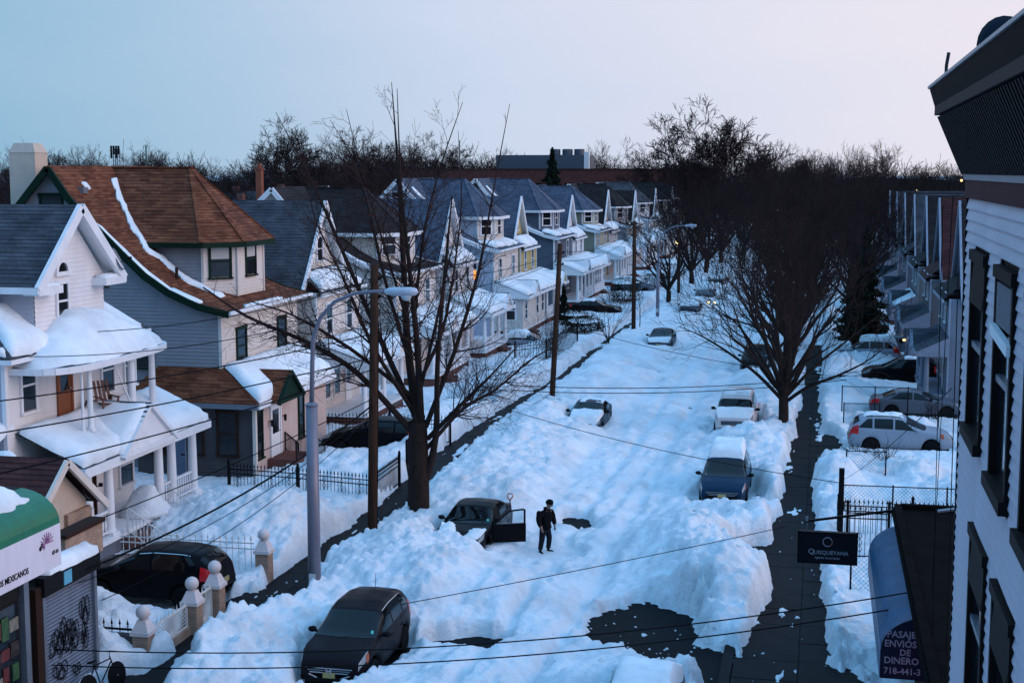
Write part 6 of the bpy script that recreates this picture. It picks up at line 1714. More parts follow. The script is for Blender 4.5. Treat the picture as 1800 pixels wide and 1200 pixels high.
RT2 = tree_obj('bare_tree', vase(12, 7.6, 1.05, 11, 4, 4, 0.16, rmin=0.009), (-2.0, 79.5, 0), 'second dark tree close behind the fan shaped one', GT, 0.05, None, twigd, 1.0)
for i, (x, y, s_, lb) in enumerate([(-1.8, 90, 1.0, 'third dark tree along the right kerb'), (-1.6, 101, 1.02, 'fourth dark tree along the right kerb'), (-1.9, 113, 1.0, 'fifth dark tree along the right kerb'), (-1.7, 126, 1.05, 'sixth dark tree along the right kerb'), (-2.0, 140, 1.05, 'seventh dark tree along the right kerb'), (-1.8, 156, 1.1, 'eighth dark tree along the right kerb'), (-13.8, 131, 0.95, 'dark tree beyond the far lamp on the left kerb'), (-13.6, 152, 1.05, 'second dark tree far along the left kerb'), (-13.5, 170, 1.1, 'third dark tree far along the left kerb'), (-13.2, 190, 1.15, 'fourth dark tree far along the left kerb'), (-1.5, 175, 1.15, 'ninth dark tree along the right kerb'), (-8.0, 215, 1.2, 'dark tree closing the far end of the street'), (-1.0, 205, 1.2, 'tenth dark tree along the right kerb'), (4.5, 150, 1.1, 'dark tree among the far right houses'), (2.4, 118, 0.95, 'dark tree in a right yard past the conifers'), (2.8, 131, 1.0, 'second dark tree in the right yards'), (-0.9, 146, 1.05, 'dark tree between the seventh and eighth kerb trees'), (-4.6, 190, 1.2, 'dark tree leaning over the far roadway'), (-11.0, 205, 1.2, 'dark tree at the far left kerb end'), (3.5, 170, 1.15, 'third dark tree in the right yards'), (-2.2, 95.5, 0.95, 'dark tree squeezed between third and fourth kerb trees')]):
    clone(RT2, (x, y, 0), 1.3 * i + 0.4, s_, lb)

# small trees on the left pavement
w = Wood(31); w.limb([(0, 0, 0), (0, 0, 0.9)], 0.07, 0.06)
for i in range(9):
    a = i * 0.7; w.grow((0, 0, 0.8), (math.cos(a) * .8, math.sin(a) * .8, 1), 2.0, 0.03, 3, 0.05, 0.14, 3, (20, 55), (0.5, 0.75), 0.008, 4)
tree_obj('small_tree', w, (-14.6, 98.7, 0.1), 'small bare round tree on the left pavement', GT, 0.03)
w = Wood(32); w.limb([(0, 0, 0), (0.05, 0, 1.2), (0, 0, 3.2)], 0.05, 0.02)
for i in range(8): w.grow((0, 0, 1.2 + 0.2 * i), (math.cos(i * 2.1), math.sin(i * 2.1), 1.2), 0.9, 0.014, 1, 0.05, 0.1, 2, (20, 50), (0.5, 0.7), 0.007, 4)
tree_obj('sapling', w, (-13.9, 110.5, 0.1), 'thin sapling right of the straight utility pole', GT, 0.03)

# ---------------------------------------------------------------- bushes, hedges, conifers
def leaf_cloud(name, n, fn, size, m, seed, up=0.0):
    r_ = np.random.RandomState(seed)
    P = fn(r_, n)
    a = r_.normal(0, 1, (n, 3)); a /= np.linalg.norm(a, axis=1, keepdims=True)
    b = r_.normal(0, 1, (n, 3)); b -= a * (a * b).sum(1, keepdims=True); b /= np.linalg.norm(b, axis=1, keepdims=True)
    if up: b[:, 2] -= up; b /= np.linalg.norm(b, axis=1, keepdims=True)
    s = size * r_.uniform(0.6, 1.5, (n, 1))
    V = np.stack([P - a * s * 0.35, P + b * s, P + a * s * 0.35, P - b * s * 0.6], 1).reshape(-1, 3)
    me = bpy.data.meshes.new(name)
    me.from_pydata(V.tolist(), [], np.arange(4 * n).reshape(n, 4).tolist())
    me.materials.append(m); me.update()
    return me
evg = mat('evergreen_needles', (0.012, 0.020, 0.014), 0.8, var=0.5, scale=3); yew = mat('yew_leaves', (0.016, 0.020, 0.012), 0.8, var=0.5, scale=5)
def bush(name, loc, rx, ry, rz_, label, m=None, n=1500, size=0.09, snow=0.0, group='evergreen bushes', seed=1, cat='bush'):
    o_ = empty(name, loc, 0, label, cat, group)
    def fn(r_, n):
        d = r_.normal(0, 1, (n, 3)); d /= np.linalg.norm(d, axis=1, keepdims=True)
        rad = r_.uniform(0.55, 1.0, (n, 1)) * (0.8 + 0.35 * fbm(d[:, 0] * 2 + seed, d[:, 1] * 2 + d[:, 2], 3, seed))[:, None]
        P = d * rad * np.array([rx, ry, rz_]); P[:, 2] = np.abs(P[:, 2] + rz_ * 0.75)
        return P
    f = link_obj('foliage', leaf_cloud('foliage', n, fn, size, m or yew, seed), o_); f['kind'] = 'stuff'
    MB().tube([(0, 0, -0.1), (0, 0, rz_ * 0.8)], [0.06, 0.03], 6).build('stem', bark, o_)
    if snow:
        X, Y, Z = halfball(rx * 0.75, ry * 0.75, snow); link_obj('snow', grid_mesh('snow', X, Y, Z + rz_ * 1.35, M['snow_smooth']), o_)
    return o_
def halfball(rx, ry, h):
    rr = np.linspace(0, 1, 7); aa = np.linspace(0, 2 * math.pi, 19); A, Q = np.meshgrid(aa, rr)
    return rx * Q * np.cos(A) * (1 + 0.15 * np.sin(3 * A)), ry * Q * np.sin(A), h * (1 - Q ** 2) - 0.12 * Q
def conifer(name, loc, H, rad, label, seed, m=None, n=5000, size=0.22, snow=0, group='evergreen trees'):
    o_ = empty(name, loc, 0, label, 'tree', group)
    MB().tube([(0, 0, -0.1), (0, 0, H * 0.95)], [0.02 * H, 0.01], 7).build('trunk', bark, o_)
    def fn(r_, n):
        t = r_.beta(1.1, 1.7, n); z = H * (0.06 + 0.94 * t)
        lay = 0.72 + 0.28 * np.sin(z * 9.0 / max(1.0, H * 0.12) + r_.uniform(0, 1, n))
        a = r_.uniform(0, 2 * math.pi, n); lob = 0.8 + 0.25 * np.sin(5 * a + z * 2)
        q = rad * (1 - t) * lay * lob * np.sqrt(r_.uniform(0.15, 1, n))
        return np.stack([q * np.cos(a), q * np.sin(a), z - 0.25 * q], -1)
    f = link_obj('crown', leaf_cloud('crown', n, fn, size, m or evg, seed, 0.5), o_); f['kind'] = 'stuff'
    return o_
bush('hedge_bush', (-17.6, 106.5, 0.2), 1.7, 2.3, 1.0, 'dark rounded yew bush by the small bare tree', n=3500, seed=3, snow=0.08)
bush('hedge_bush', (-19.4, 112.5, 0.2), 1.5, 1.5, 0.9, 'dark clipped bush before the porches of the white house', n=2500, seed=4, snow=0.1)
bush('hedge_bush', (-18.3, 134, 0.2), 1.7, 2.6, 1.6, 'big dark bush with snow before the far left porches', n=3500, seed=5, snow=0.25)
bush('hedge_bush', (-17.3, 150, 0.2), 1.6, 2.2, 1.5, 'dark snowy bush farther along the left yards', n=2500, seed=6, snow=0.35)
bush('hedge_bush', (-17.0, 163, 0.2), 1.8, 2.4, 1.7, 'dark snow topped bush near the far lamp', n=2500, seed=7, snow=0.35)
conifer('small_conifer', (-21.0, 116.3, 0.1), 3.4, 1.1, 'small pointed conifer before the yellow house', 8, n=2500, size=0.13)
conifer('dark_conifer', (3.0, 101.5, 0), 8.9, 2.6, 'broad dark conifer on the right beside the lit porch', 9, n=9000, size=0.24)
conifer('dark_conifer', (2.6, 107.0, 0), 7.5, 2.4, 'second dark conifer behind the broad one', 10, n=6000, size=0.24)
conifer('spruce', (-47.3, 250, 0), 16.8, 5.5, 'tall dark spruce rising behind the far roofs', 12, n=7000, size=0.5)
def twig_bush(loc, r, h, label, seed, n=26, m=None):
    w = Wood(seed)
    for i in range(n):
        a = w.r.uniform(0, 6.28); w.grow((w.r.uniform(-.15, .15) * r * 2, w.r.uniform(-.15, .15) * r * 2, 0), (math.cos(a) * r / h, math.sin(a) * r / h, 1), h * w.r.uniform(.7, 1.1), 0.012, 1, 0.03, 0.12, 3, (15, 45), (0.4, 0.6), 0.006, 4)
    o_ = empty('twig_bush', loc, 0, label, 'bush', 'leafless bushes')
    c = link_obj('branches', w.mesh('branches', m or twigm), o_); c['kind'] = 'stuff'
    return o_
twig_bush((1.75, 61.6, 0.5), 0.9, 0.75, 'dense leafless bush at the street end of the silver SUV', 41, 46, twigd)
twig_bush((2.75, 60.2, 0.5), 0.5, 0.9, 'thin leafless bush in the snow before the silver SUV', 42, 22, twigd)
twig_bush((5.6, 73.0, 0.5), 0.8, 0.8, 'leafless shrub before the grey saloon', 43, 30, twigd)
twig_bush((-17.3, 90.0, 0.2), 0.9, 2.6, 'tall leafless shrub inside the tall iron fence', 44, 40)
twig_bush((-17.5, 94.0, 0.2), 0.9, 2.3, 'second leafless shrub inside the tall iron fence', 45, 40)
twig_bush((-18.0, 71.5, 0.3), 1.2, 1.8, 'leafless shrub in snow right of the big tree', 46, 36)

# ================================================================ the man, his shovel, a bicycle
def skin_mesh(name, nodes, edges, m, sub=2):
    """nodes: (x, y, z, r) or (x, y, z, rx, ry); first is the root"""
    me = bpy.data.meshes.new(name)
    me.from_pydata([n[:3] for n in nodes], edges, [])
    o = bpy.data.objects.new(name, me); COL.objects.link(o)
    md = o.modifiers.new('skin', 'SKIN'); md.use_smooth_shade = True; md.branch_smoothing = 0.6
    for i, n in enumerate(nodes):
        v = me.skin_vertices[0].data[i]; v.radius = (n[3], n[4] if len(n) > 4 else n[3]); v.use_root = (i == 0)
    sb = o.modifiers.new('sub', 'SUBSURF'); sb.levels = sub; sb.render_levels = sub
    bpy.context.view_layer.update()
    out = bpy.data.meshes.new_from_object(o.evaluated_get(bpy.context.evaluated_depsgraph_get()))
    bpy.data.objects.remove(o)
    out.name = name
    out.materials.clear(); out.materials.append(m)
    out.polygons.foreach_set('use_smooth', [True] * len(out.polygons))
    return out
pz = snow_z(-8.85, 45.7)
pz = max(0.02, pz - 0.03)
pn = empty('person', (-8.85, 45.7, pz), R(-38), 'person in dark jacket and trousers looking down beside the open car door', 'person')
skinm = mat('skin', (0.20, 0.11, 0.08), 0.6, var=0.05); jack = mat('black_jacket', (0.006, 0.006, 0.008), 0.85, var=0.3, scale=8, bump=0.5, bscale=14); trou = mat('dark_trousers', (0.012, 0.013, 0.018), 0.85, var=0.3, scale=8, bump=0.4, bscale=14); shoe = mat('dark_boots', (0.012, 0.012, 0.014), 0.7); cap = mat('black_knit_cap', (0.005, 0.005, 0.006), 0.95, bump=0.4, bscale=60)
# x forward, y to the left, z up; torso stoops, head hangs
B = [(0, 0, 0.93, .12, .15), (0.01, 0, 1.10, .11, .14), (0.04, 0, 1.30, .10, .13), (0.08, 0, 1.45, .05, .05), (0.13, 0, 1.53, .052), (0.19, 0, 1.60, .085, .075), (0.215, 0, 1.68, .10, .082), (0.20, 0, 1.75, .075, .07),
     (0.04, 0.17, 1.40, .035), (0.02, 0.26, 1.15, .035), (0.09, 0.27, 0.93, .034), (0.11, 0.27, 0.86, .028),
     (0.04, -0.17, 1.40, .035), (0.05, -0.28, 1.16, .035), (0.19, -0.31, 0.98, .034), (0.22, -0.31, 0.91, .028),
     (0.0, 0.10, 0.85, .09), (0.05, 0.12, 0.50, .06), (-0.02, 0.13, 0.12, .045), (0.0, -0.10, 0.85, .09), (0.02, -0.13, 0.48, .06), (-0.04, -0.15, 0.12, .045)]
E_ = [(0, 1), (1, 2), (2, 3), (3, 4), (4, 5), (5, 6), (6, 7), (2, 8), (8, 9), (9, 10), (10, 11), (2, 12), (12, 13), (13, 14), (14, 15), (0, 16), (16, 17), (17, 18), (0, 19), (19, 20), (20, 21)]
# fingers: four and a thumb from each palm, slightly curled
def hand(px, py, pz_, s, parent_idx):
    global B, E_
    i0 = len(B)
    B.append((px + 0.01, py, pz_ - 0.05, .030, .020)); E_.append((parent_idx, i0))
    for k, (dx, L_) in enumerate(((-0.030, .060), (-0.010, .072), (0.012, .068), (0.032, .052))):
        i = len(B); B.append((px + 0.01 + dx, py - s * 0.004, pz_ - 0.09, .0105)); B.append((px + 0.022 + dx, py - s * 0.014, pz_ - 0.09 - L_ * 0.6, .009)); E_.append((i0, i)); E_.append((i, i + 1))
    i = len(B); B.append((px + 0.045, py - s * 0.012, pz_ - 0.06, .011)); B.append((px + 0.055, py - s * 0.02, pz_ - 0.10, .009)); E_.append((i0, i)); E_.append((i, i + 1))
hand(0.11, 0.27, 0.86, 1, 11); hand(0.22, -0.31, 0.91, -1, 15)
link_obj('body', skin_mesh('body', B, E_, skinm), pn)
J = [(0.01, 0, 1.12, .185, .225), (0.0, 0, 0.90, .185, .23), (0.0, 0, 0.78, .18, .22), (0.03, 0, 1.30, .185, .23), (0.06, 0, 1.44, .14, .19), (0.11, 0, 1.54, .095, .10), (0.04, 0.19, 1.40, .10), (0.02, 0.27, 1.17, .088), (0.07, 0.29, 0.98, .066), (0.09, 0.285, 0.90, .06), (0.04, -0.19, 1.40, .10), (0.05, -0.29, 1.18, .088), (0.15, -0.33, 1.02, .066), (0.19, -0.325, 0.96, .06)]
JE = [(0, 1), (1, 2), (0, 3), (3, 4), (4, 5), (3, 6), (6, 7), (7, 8), (8, 9), (3, 10), (10, 11), (11, 12), (12, 13)]
link_obj('jacket', skin_mesh('jacket', J, JE, jack), pn)
T = [(0, 0, 0.90, .135, .175), (0, 0, 0.80, .13, .17), (0.0, 0.10, 0.72, .11), (0.05, 0.12, 0.50, .085), (0.02, 0.13, 0.30, .075), (-0.02, 0.13, 0.09, .07), (0.0, -0.10, 0.72, .11), (0.02, -0.13, 0.48, .085), (-0.01, -0.145, 0.28, .075), (-0.04, -0.15, 0.09, .07)]
link_obj('trousers', skin_mesh('trousers', T, [(0, 1), (1, 2), (2, 3), (3, 4), (4, 5), (1, 6), (6, 7), (7, 8), (8, 9)], trou), pn)
for x, y, a in ((-0.02, 0.13, 0.25), (-0.04, -0.15, -0.3)):
    link_obj('boot', skin_mesh('boot', [(x, y, 0.10, .052), (x, y, 0.05, .05, .048), (x + 0.12 * math.cos(a), y + 0.12 * math.sin(a), 0.035, .04, .045), (x + 0.2 * math.cos(a), y + 0.2 * math.sin(a), 0.03, .03, .036)], [(0, 1), (1, 2), (2, 3)], shoe), pn)
cp = MB(); cp.lathe([(0.112, 0.0), (0.115, 0.03), (0.108, 0.06), (0.085, 0.105), (0.045, 0.13), (0.005, 0.138)], n=16)
cp.build('knit_cap', cap, pn, (0.185, 0, 1.69), (0, R(18), 0), True)
fc = MB(); fc.bar((0.305, 0, 1.665), (0.335, 0, 1.635), 0.025, 0.03); fc.build('nose', skinm, pn)
for s in (-1, 1):
    MB().lathe([(0.005, -0.012), (0.03, -0.01), (0.03, 0.01), (0.005, 0.012)], axis='y', c=(0.19, s * 0.088, 1.665), n=8).build('ear', skinm, pn)
    MB().lathe([(0.002, 0), (0.011, 0.004), (0.004, 0.012)], axis='x', c=(0.30, s * 0.035, 1.685), n=8).build('eye', cap, pn)
MB().bar((0.305, -0.025, 1.605), (0.305, 0.025, 1.605), 0.012, 0.01).build('mouth', mat('lips', (0.14, 0.05, 0.05), 0.6), pn)

pn.scale = (1.16, 1.18, 1.02)
# shovel stuck upright by the car, orange D-handle
svz = snow_z(-10.15, 46.3)
sv = empty('snow_shovel', (-10.12, 46.35, max(0.1, svz)), R(0), 'snow shovel with orange handle standing behind the open door', 'shovel')
MB().tube([(0, 0, -0.1), (-0.08, 0, 1.25)], 0.018, 8).build('shaft', M['black_iron'], sv)
orm = mat('orange_plastic', (0.55, 0.14, 0.02), 0.4)
hd_ = MB(); hd_.tube([(-0.08, 0, 1.23), (-0.17, 0, 1.38), (-0.14, 0, 1.47), (0.0, 0, 1.47), (0.03, 0, 1.38), (-0.08, 0, 1.25)], 0.022, 7); hd_.build('handle', orm, sv, smooth=True)
bl = MB(); n = 6
for i in range(n):
    a0 = -0.6 + 1.2 * i / n; a1 = -0.6 + 1.2 * (i + 1) / n
    bl.poly([(0.22 * math.sin(a0) / .56, 0.1 * math.cos(a0), -0.05), (0.22 * math.sin(a1) / .56, 0.1 * math.cos(a1), -0.05), (0.22 * math.sin(a1) / .56, 0.1 * math.cos(a1), -0.4), (0.22 * math.sin(a0) / .56, 0.1 * math.cos(a0), -0.4)])
bl.build('scoop', orm, sv)

# bicycle against the shutter
bk = empty('bicycle', (-16.85, 30.55, max(0.1, snow_z(-16.85, 30.55) - 0.1)), R(78), 'dark bicycle leaning between the shutter and the brick post', 'bicycle')
bk.rotation_euler = (R(-8), 0, R(78))
wt = MB(); wt.lathe([(0.315, -0.018), (0.335, 0.0), (0.315, 0.018), (0.305, 0.0)], axis='y', n=28); wtm = wt.mesh('tyre', M['rubber'], True)
for x in (-0.52, 0.52):
    wh_ = empty('wheel', (x, 0, 0.34)); wh_.parent = bk
    link_obj('tyre', wtm, wh_)
    for i in range(12):
        a = 2 * math.pi * i / 12; MB().bar((0, 0, 0), (0.305 * math.cos(a), 0, 0.305 * math.sin(a)), 0.005).build('spoke', M['galv'], wh_)
    MB().lathe([(0.02, -0.04), (0.03, 0), (0.02, 0.04)], axis='y', n=8).build('hub', M['galv'], wh_)
fr_ = MB()
for a, b in (((-0.52, 0, .34), (-0.08, 0, .30)), ((-0.52, 0, .34), (-0.2, 0, .80)), ((-0.08, 0, .30), (-0.22, 0, .86)), ((-0.08, 0, .30), (0.38, 0, .72)), ((-0.2, 0, .80), (0.36, 0, .80)), ((0.36, 0, .86), (0.52, 0, .34))): fr_.tube([a, b], 0.018, 6)
fr_.build('frame', M['black_iron'], bk)
hb_ = MB(); hb_.tube([(0.36, 0, .86), (0.38, 0, .98)], 0.015, 6); hb_.tube([(0.30, -0.3, 1.0), (0.40, -0.12, .98), (0.40, 0.12, .98), (0.30, 0.3, 1.0)], 0.014, 6); hb_.build('handlebar', M['galv'], bk)
sa = MB(); sa.add([(-0.38, -0.07, .90), (-0.38, 0.07, .90), (-0.12, 0.02, .89), (-0.12, -0.02, .89), (-0.36, -0.06, .94), (-0.36, 0.06, .94), (-0.13, 0.015, .92), (-0.13, -0.015, .92)], [[0, 1, 2, 3], [7, 6, 5, 4], [0, 4, 5, 1], [1, 5, 6, 2], [2, 6, 7, 3], [3, 7, 4, 0]]); sa.build('saddle', M['rubber'], bk)
pd = MB(); pd.lathe([(0.09, -0.008), (0.09, 0.008)], axis='y', n=14, c=(-0.08, -0.03, .30)); pd.bar((-0.08, -0.04, .30), (0.06, -0.06, .22), 0.02); pd.bar((-0.08, 0.04, .30), (-0.22, 0.06, .38), 0.02); pd.build('crank', M['galv'], bk)

# ================================================================ fences
def chainlink(name, a, b, h, label, posts=3, z=0.0, group='chain-link fences', mesh_step=0.14):
    a, b = Vector((a[0], a[1], z)), Vector((b[0], b[1], z))
    o_ = empty(name, a, 0, label, 'fence', group)
    d = b - a; L = d.length; u = d.normalized()
    for i in range(posts):
        p = u * (L * i / (posts - 1)); MB().tube([p, p + Vector((0, 0, h + 0.06))], 0.03, 6).build('post', M['black_iron'], o_)
    MB().tube([Vector((0, 0, h)), u * L + Vector((0, 0, h))], 0.022, 6).build('top_rail', M['black_iron'], o_)
    w = MB()
    n = int((L + h) / mesh_step)
    for k in range(n):
        s = -h + k * mesh_step
        for sg_ in (0, 1):
            x0, x1 = max(0, s), min(L, s + h)
            if x1 - x0 < 0.05: continue
            z0, z1 = x0 - s, x1 - s
            if sg_: z0, z1 = h - z0, h - z1
            w.bar(u * x0 + Vector((0, 0, z0)), u * x1 + Vector((0, 0, z1)), 0.006)
    m_ = w.build('wire_mesh', M['black_iron'], o_); m_['kind'] = 'stuff'
    return o_

def spear_fence(name, pts, h, label, z=0.0, step=0.14, m=None, group='black iron fences', posts=True, scroll=False):
    m = m or M['black_iron']
    P = [Vector((p[0], p[1], z)) for p in pts]
    o_ = empty(name, P[0], 0, label, 'fence', group)
    k = ('spear', round(h, 2), m.name)
    if k not in _win:
        s = MB(); s.tube([(0, 0, 0.12), (0, 0, h)], 0.013, 4)
        s.lathe([(0.013, h - 0.02), (0.035, h + 0.02), (0.022, h + 0.05), (0.002, h + 0.15)], n=5)
        _win[k] = s.mesh('picket', m)
        s = MB(); s.box(-0.045, 0.045, -0.045, 0.045, 0, h + 0.2); s.lathe([(0.05, h + 0.2), (0.06, h + 0.24), (0.005, h + 0.32)], n=8)
        _win[k + ('p',)] = s.mesh('post', m)
    for a, b in zip(P[:-1], P[1:]):
        L = (b - a).length; n = max(1, int(L / step))
        for zz_ in (0.18, h - 0.12, h - 0.30):
            MB().bar(a - P[0] + Vector((0, 0, zz_)), b - P[0] + Vector((0, 0, zz_)), 0.03, 0.035).build('rail', m, o_)
        for i in range(n):
            p = a - P[0] + (b - a) * ((i + 0.5) / n)
            pk = link_obj('picket', _win[k], o_, p)
            if scroll and i % 5 == 2:
                s = MB()
                for q in range(3):
                    zc = 0.45 + q * 0.22
                    s.tube([(0.06 * math.cos(t), 0.06 * math.sin(t) * 0 + 0, zc + 0.10 * math.sin(t)) for t in np.linspace(0, 6.3, 11)], 0.01, 4, False)
                d_ = (b - a).normalized()
                s.build('scroll', m, pk, (0, 0, 0), (0, 0, math.atan2(d_.y, d_.x)))
        if posts:
            link_obj('post', _win[k + ('p',)], o_, a - P[0])
    if posts: link_obj('post', _win[k + ('p',)], o_, P[-1] - P[0])
    return o_

spear_fence('iron_fence', [(-22.7, 51.5), (-19.7, 51.2), (-16.35, 50.6)], 1.15, 'black spear topped iron fence with scrolls before the brown house', 0.1, 0.15, scroll=True)
spear_fence('iron_fence', [(-16.45, 50.6), (-16.5, 54.2)], 1.2, 'short black iron fence panel beside the left pavement', 0.1, 0.15)
spear_fence('iron_fence', [(-16.6, 55.6), (-16.6, 55.9)], 1.4, 'lone black iron gate post pair past the short fence panel', 0.1, 0.3)
spear_fence('iron_fence', [(-23.4, 62.5), (-19.6, 62.9), (-16.7, 63.0)], 1.3, 'black iron fence behind the trunk of the big tree', 0.1, 0.16)
spear_fence('iron_fence', [(-18.6, 86.0), (-17.0, 88), (-16.7, 98.0)], 1.9, 'tall black iron fence along the left pavement beyond the pole', 0.1, 0.22)
spear_fence('iron_fence', [(0.75, 49.0), (3.2, 49.05), (6.4, 49.1)], 1.35, 'black spear fence across the right yard behind the low shop', 0.2, 0.15)
spear_fence('iron_fence', [(1.0, 46.3), (2.3, 46.35)], 1.75, 'black iron gate with spears next to the hanging sign', 0.2, 0.15, scroll=True)
MB_post = MB(); MB_post.box(-0.09, 0.09, -0.09, 0.09, 0, 2.6); MB_post.box(-0.13, 0.13, -0.13, 0.13, 1.2, 1.45)
tag(MB_post.build('gate_post', M['black_iron'], None, (0.82, 48.6, 0.2)), 'stout black gate post behind the hanging sign', 'post')
chainlink('chain_fence', (0.8, 51.5), (6.4, 51.7), 1.25, 'chain-link fence across the right yard before the snow heap', 4, 0.35)
chainlink('chain_fence', (1.05, 42.2), (1.85, 42.3), 1.35, 'small chain-link gate just under the hanging sign', 2, 0.15)
chainlink('chain_fence', (1.15, 58.2), (2.7, 58.3), 1.1, 'chain-link panel in front of the leafless bush', 2, 0.45)
chainlink('chain_fence', (1.2, 70.3), (2.9, 70.6), 1.25, 'chain-link gate on snow behind the silver car', 2, 0.3)
chainlink('chain_fence', (1.15, 73.6), (4.4, 73.8), 1.6, 'tall chain-link fence beside the grey saloon', 3, 0.3)
chainlink('chain_fence', (5.6, 69.8), (8.6, 70.0), 0.9, 'low chain-link fence past the nose of the silver car', 3, 0.3)

# brick gate posts with stone balls, white sunburst ironwork
GP = 'brick gate posts with balls'
pmat = M['tan_brick']; stone = mat('white_cast_stone', (0.58, 0.52, 0.52), 0.7, var=0.12)
def ball_post(x, y, h, label, w=0.42):
    o_ = empty('gate_post', (x, y, 0.05), 0, label, 'gate post', GP)
    MB().box(-w / 2, w / 2, -w / 2, w / 2, 0, h).build('shaft', pmat, o_)
    c = MB(); c.box(-w * 0.62, w * 0.62, -w * 0.62, w * 0.62, h, h + 0.10)
    c.add([(-w * .55, -w * .55, h + .10), (w * .55, -w * .55, h + .10), (w * .55, w * .55, h + .10), (-w * .55, w * .55, h + .10), (-w * .28, -w * .28, h + .38), (w * .28, -w * .28, h + .38), (w * .28, w * .28, h + .38), (-w * .28, w * .28, h + .38)], [[0, 1, 5, 4], [1, 2, 6, 5], [2, 3, 7, 6], [3, 0, 4, 7], [4, 5, 6, 7]])
    c.build('cap', stone, o_)
    b_ = MB(); r = 0.19; b_.lathe([(0.06, -r - 0.04)] + [(r * math.sin(math.pi * i / 10), -r * math.cos(math.pi * i / 10)) for i in range(1, 10)] + [(0.01, r)], n=16, c=(0, 0, h + 0.38 + r)); b_.build('ball', stone, o_, smooth=True)
    return o_
ball_post(-16.9, 32.75, 0.88, 'brick post with stone ball, nearest the shop')
ball_post(-16.75, 35.35, 0.90, 'brick post with stone ball between sunburst panel and gate')
ball_post(-16.7, 36.75, 0.98, 'brick post with stone ball in front of the black car boot')
ball_post(-16.7, 40.4, 1.0, 'brick post with stone ball standing alone by the snow yard')
def sunburst(name, y0, y1, z0, z1, x, label, centre):
    m = M['white_iron']
    o_ = empty(name, (x, y0, 0), 0, label, 'gate' if 'gate' in name else 'fence panel', 'white sunburst ironwork')
    L = y1 - y0
    f = MB()
    for a, b in (((0, 0, z0), (0, L, z0)), ((0, 0, z1), (0, L, z1)), ((0, 0, z0), (0, 0, z1)), ((0, L, z0), (0, L, z1))): f.bar(a, b, 0.05)
    f.build('frame', m, o_)
    cy, cz = centre
    hub = MB(); hub.lathe([(0.0, -0.03), (0.12, -0.03), (0.12, 0.03), (0.0, 0.03)], axis='x', c=(0, cy, cz), n=12); hub.build('hub', m, o_)
    n = 26
    for i in range(n + 1):
        a = math.pi * i / n
        dy, dz = math.cos(a), math.sin(a)
        t = min([(L - cy) / dy if dy > 1e-6 else 99, -cy / dy if dy < -1e-6 else 99, (z1 - cz) / dz if dz > 1e-6 else 99])
        if t > 0.1: MB().bar((0, cy + 0.1 * dy, cz + 0.1 * dz), (0, cy + dy * t, cz + dz * t), 0.016).build('ray', m, o_)
    k = int(L / 0.22)
    for i in range(k):
        s = MB(); s.lathe([(0.012, 0), (0.02, 0.06), (0.002, 0.2)], n=5, c=(0, (i + 0.5) * L / k, z1)); s.build('spike', m, o_)
    return o_
sunburst('sunburst_fence', 33.0, 35.12, 0.36, 0.98, -16.82, 'white sunburst iron panel on low brick wall', (1.2, 0.40))
lw = MB(); lw.box(-0.12, 0.12, 0, 2.15, 0, 0.33); tag(lw.build('brick_wall', pmat, None, (-16.84, 33.0, 0.03)), 'low brick wall under the sunburst panel', 'wall')
sunburst('sunburst_gate', 35.58, 36.5, 0.15, 1.08, -16.72, 'narrow white sunburst gate ajar between two brick posts', (0.46, 0.22))
side = MB(); side.box(-2.2, -0.15, -0.1, 0.1, 0, 0.88)
tag(side.build('brick_wall', mat('grey_rendered_wall', (0.08, 0.075, 0.08), 0.8), None, (-16.95, 32.7, 0.03)), 'grey rendered side wall with spikes next to shutter', 'wall')
spear_fence('iron_spikes', [(-19.0, 32.7), (-17.2, 32.7)], 0.32, 'row of iron spikes on the side wall by the shutter', 0.84, 0.22, M['black_iron'], 'white sunburst ironwork', False)
spear_fence('iron_fence', [(-21.5, 40.3), (-17.0, 40.35)], 1.25, 'white tipped iron fence beyond the black car in the driveway', 0.2, 0.2, M['white_iron'], 'white sunburst ironwork', False)

# ================================================================ poles and lamps
wood = mat('creosoted_pole', (0.05, 0.026, 0.018), 0.85, var=0.4, scale=2, stretch=(6, 6, 0.6))
def utility_pole(x, y, h, label, lean=(0, 0), arm=False, r=0.15):
    o_ = empty('utility_pole', (x, y, 0), 0, label, 'utility pole', 'wooden utility poles')
    top = Vector((lean[0], lean[1], h))
    MB().tube([(0, 0, -0.1), top * 0.5, top], [r, r * 0.92, r * 0.8], 12).build('post', wood, o_, smooth=True)
    for zz_ in (h - 0.5, h - 1.1):
        b_ = MB(); p = top * (zz_ / h); b_.tube([p + Vector((-0.2, 0, 0)), p + Vector((0.2, 0, 0))], 0.03, 6); b_.lathe([(0.04, 0), (0.06, 0.05), (0.03, 0.12)], c=(p.x + 0.2, p.y, p.z), n=8); b_.build('insulator', M['black_iron'], o_)
    if arm:
        MB().bar(top + Vector((-0.9, 0, -0.5)), top + Vector((0.9, 0, -0.5)), 0.1).build('crossarm', wood, o_)
    MB().tube([Vector((r, 0, 0.2)), top * 0.8 + Vector((r * 0.9, 0, 0))], 0.02, 5).build('conduit', M['black_iron'], o_)
    return o_
utility_pole(-14.75, 45.2, 9.7, 'brown utility pole in front of the big left tree', (0.2, 0), r=0.17)
utility_pole(-13.9, 73.4, 9.0, 'tall dark utility pole rising before the yellow house', (0.45, 0))
utility_pole(-13.95, 107.2, 9.0, 'straight utility pole midway down the left pavement', (0.0, 0), r=0.16)
utility_pole(-14.0, 142.0, 9.0, 'far utility pole beside the distant street lamp', (0.0, 0))
utility_pole(-13.9, 178.0, 9.0, 'farthest utility pole on the left pavement', (0.0, 0))
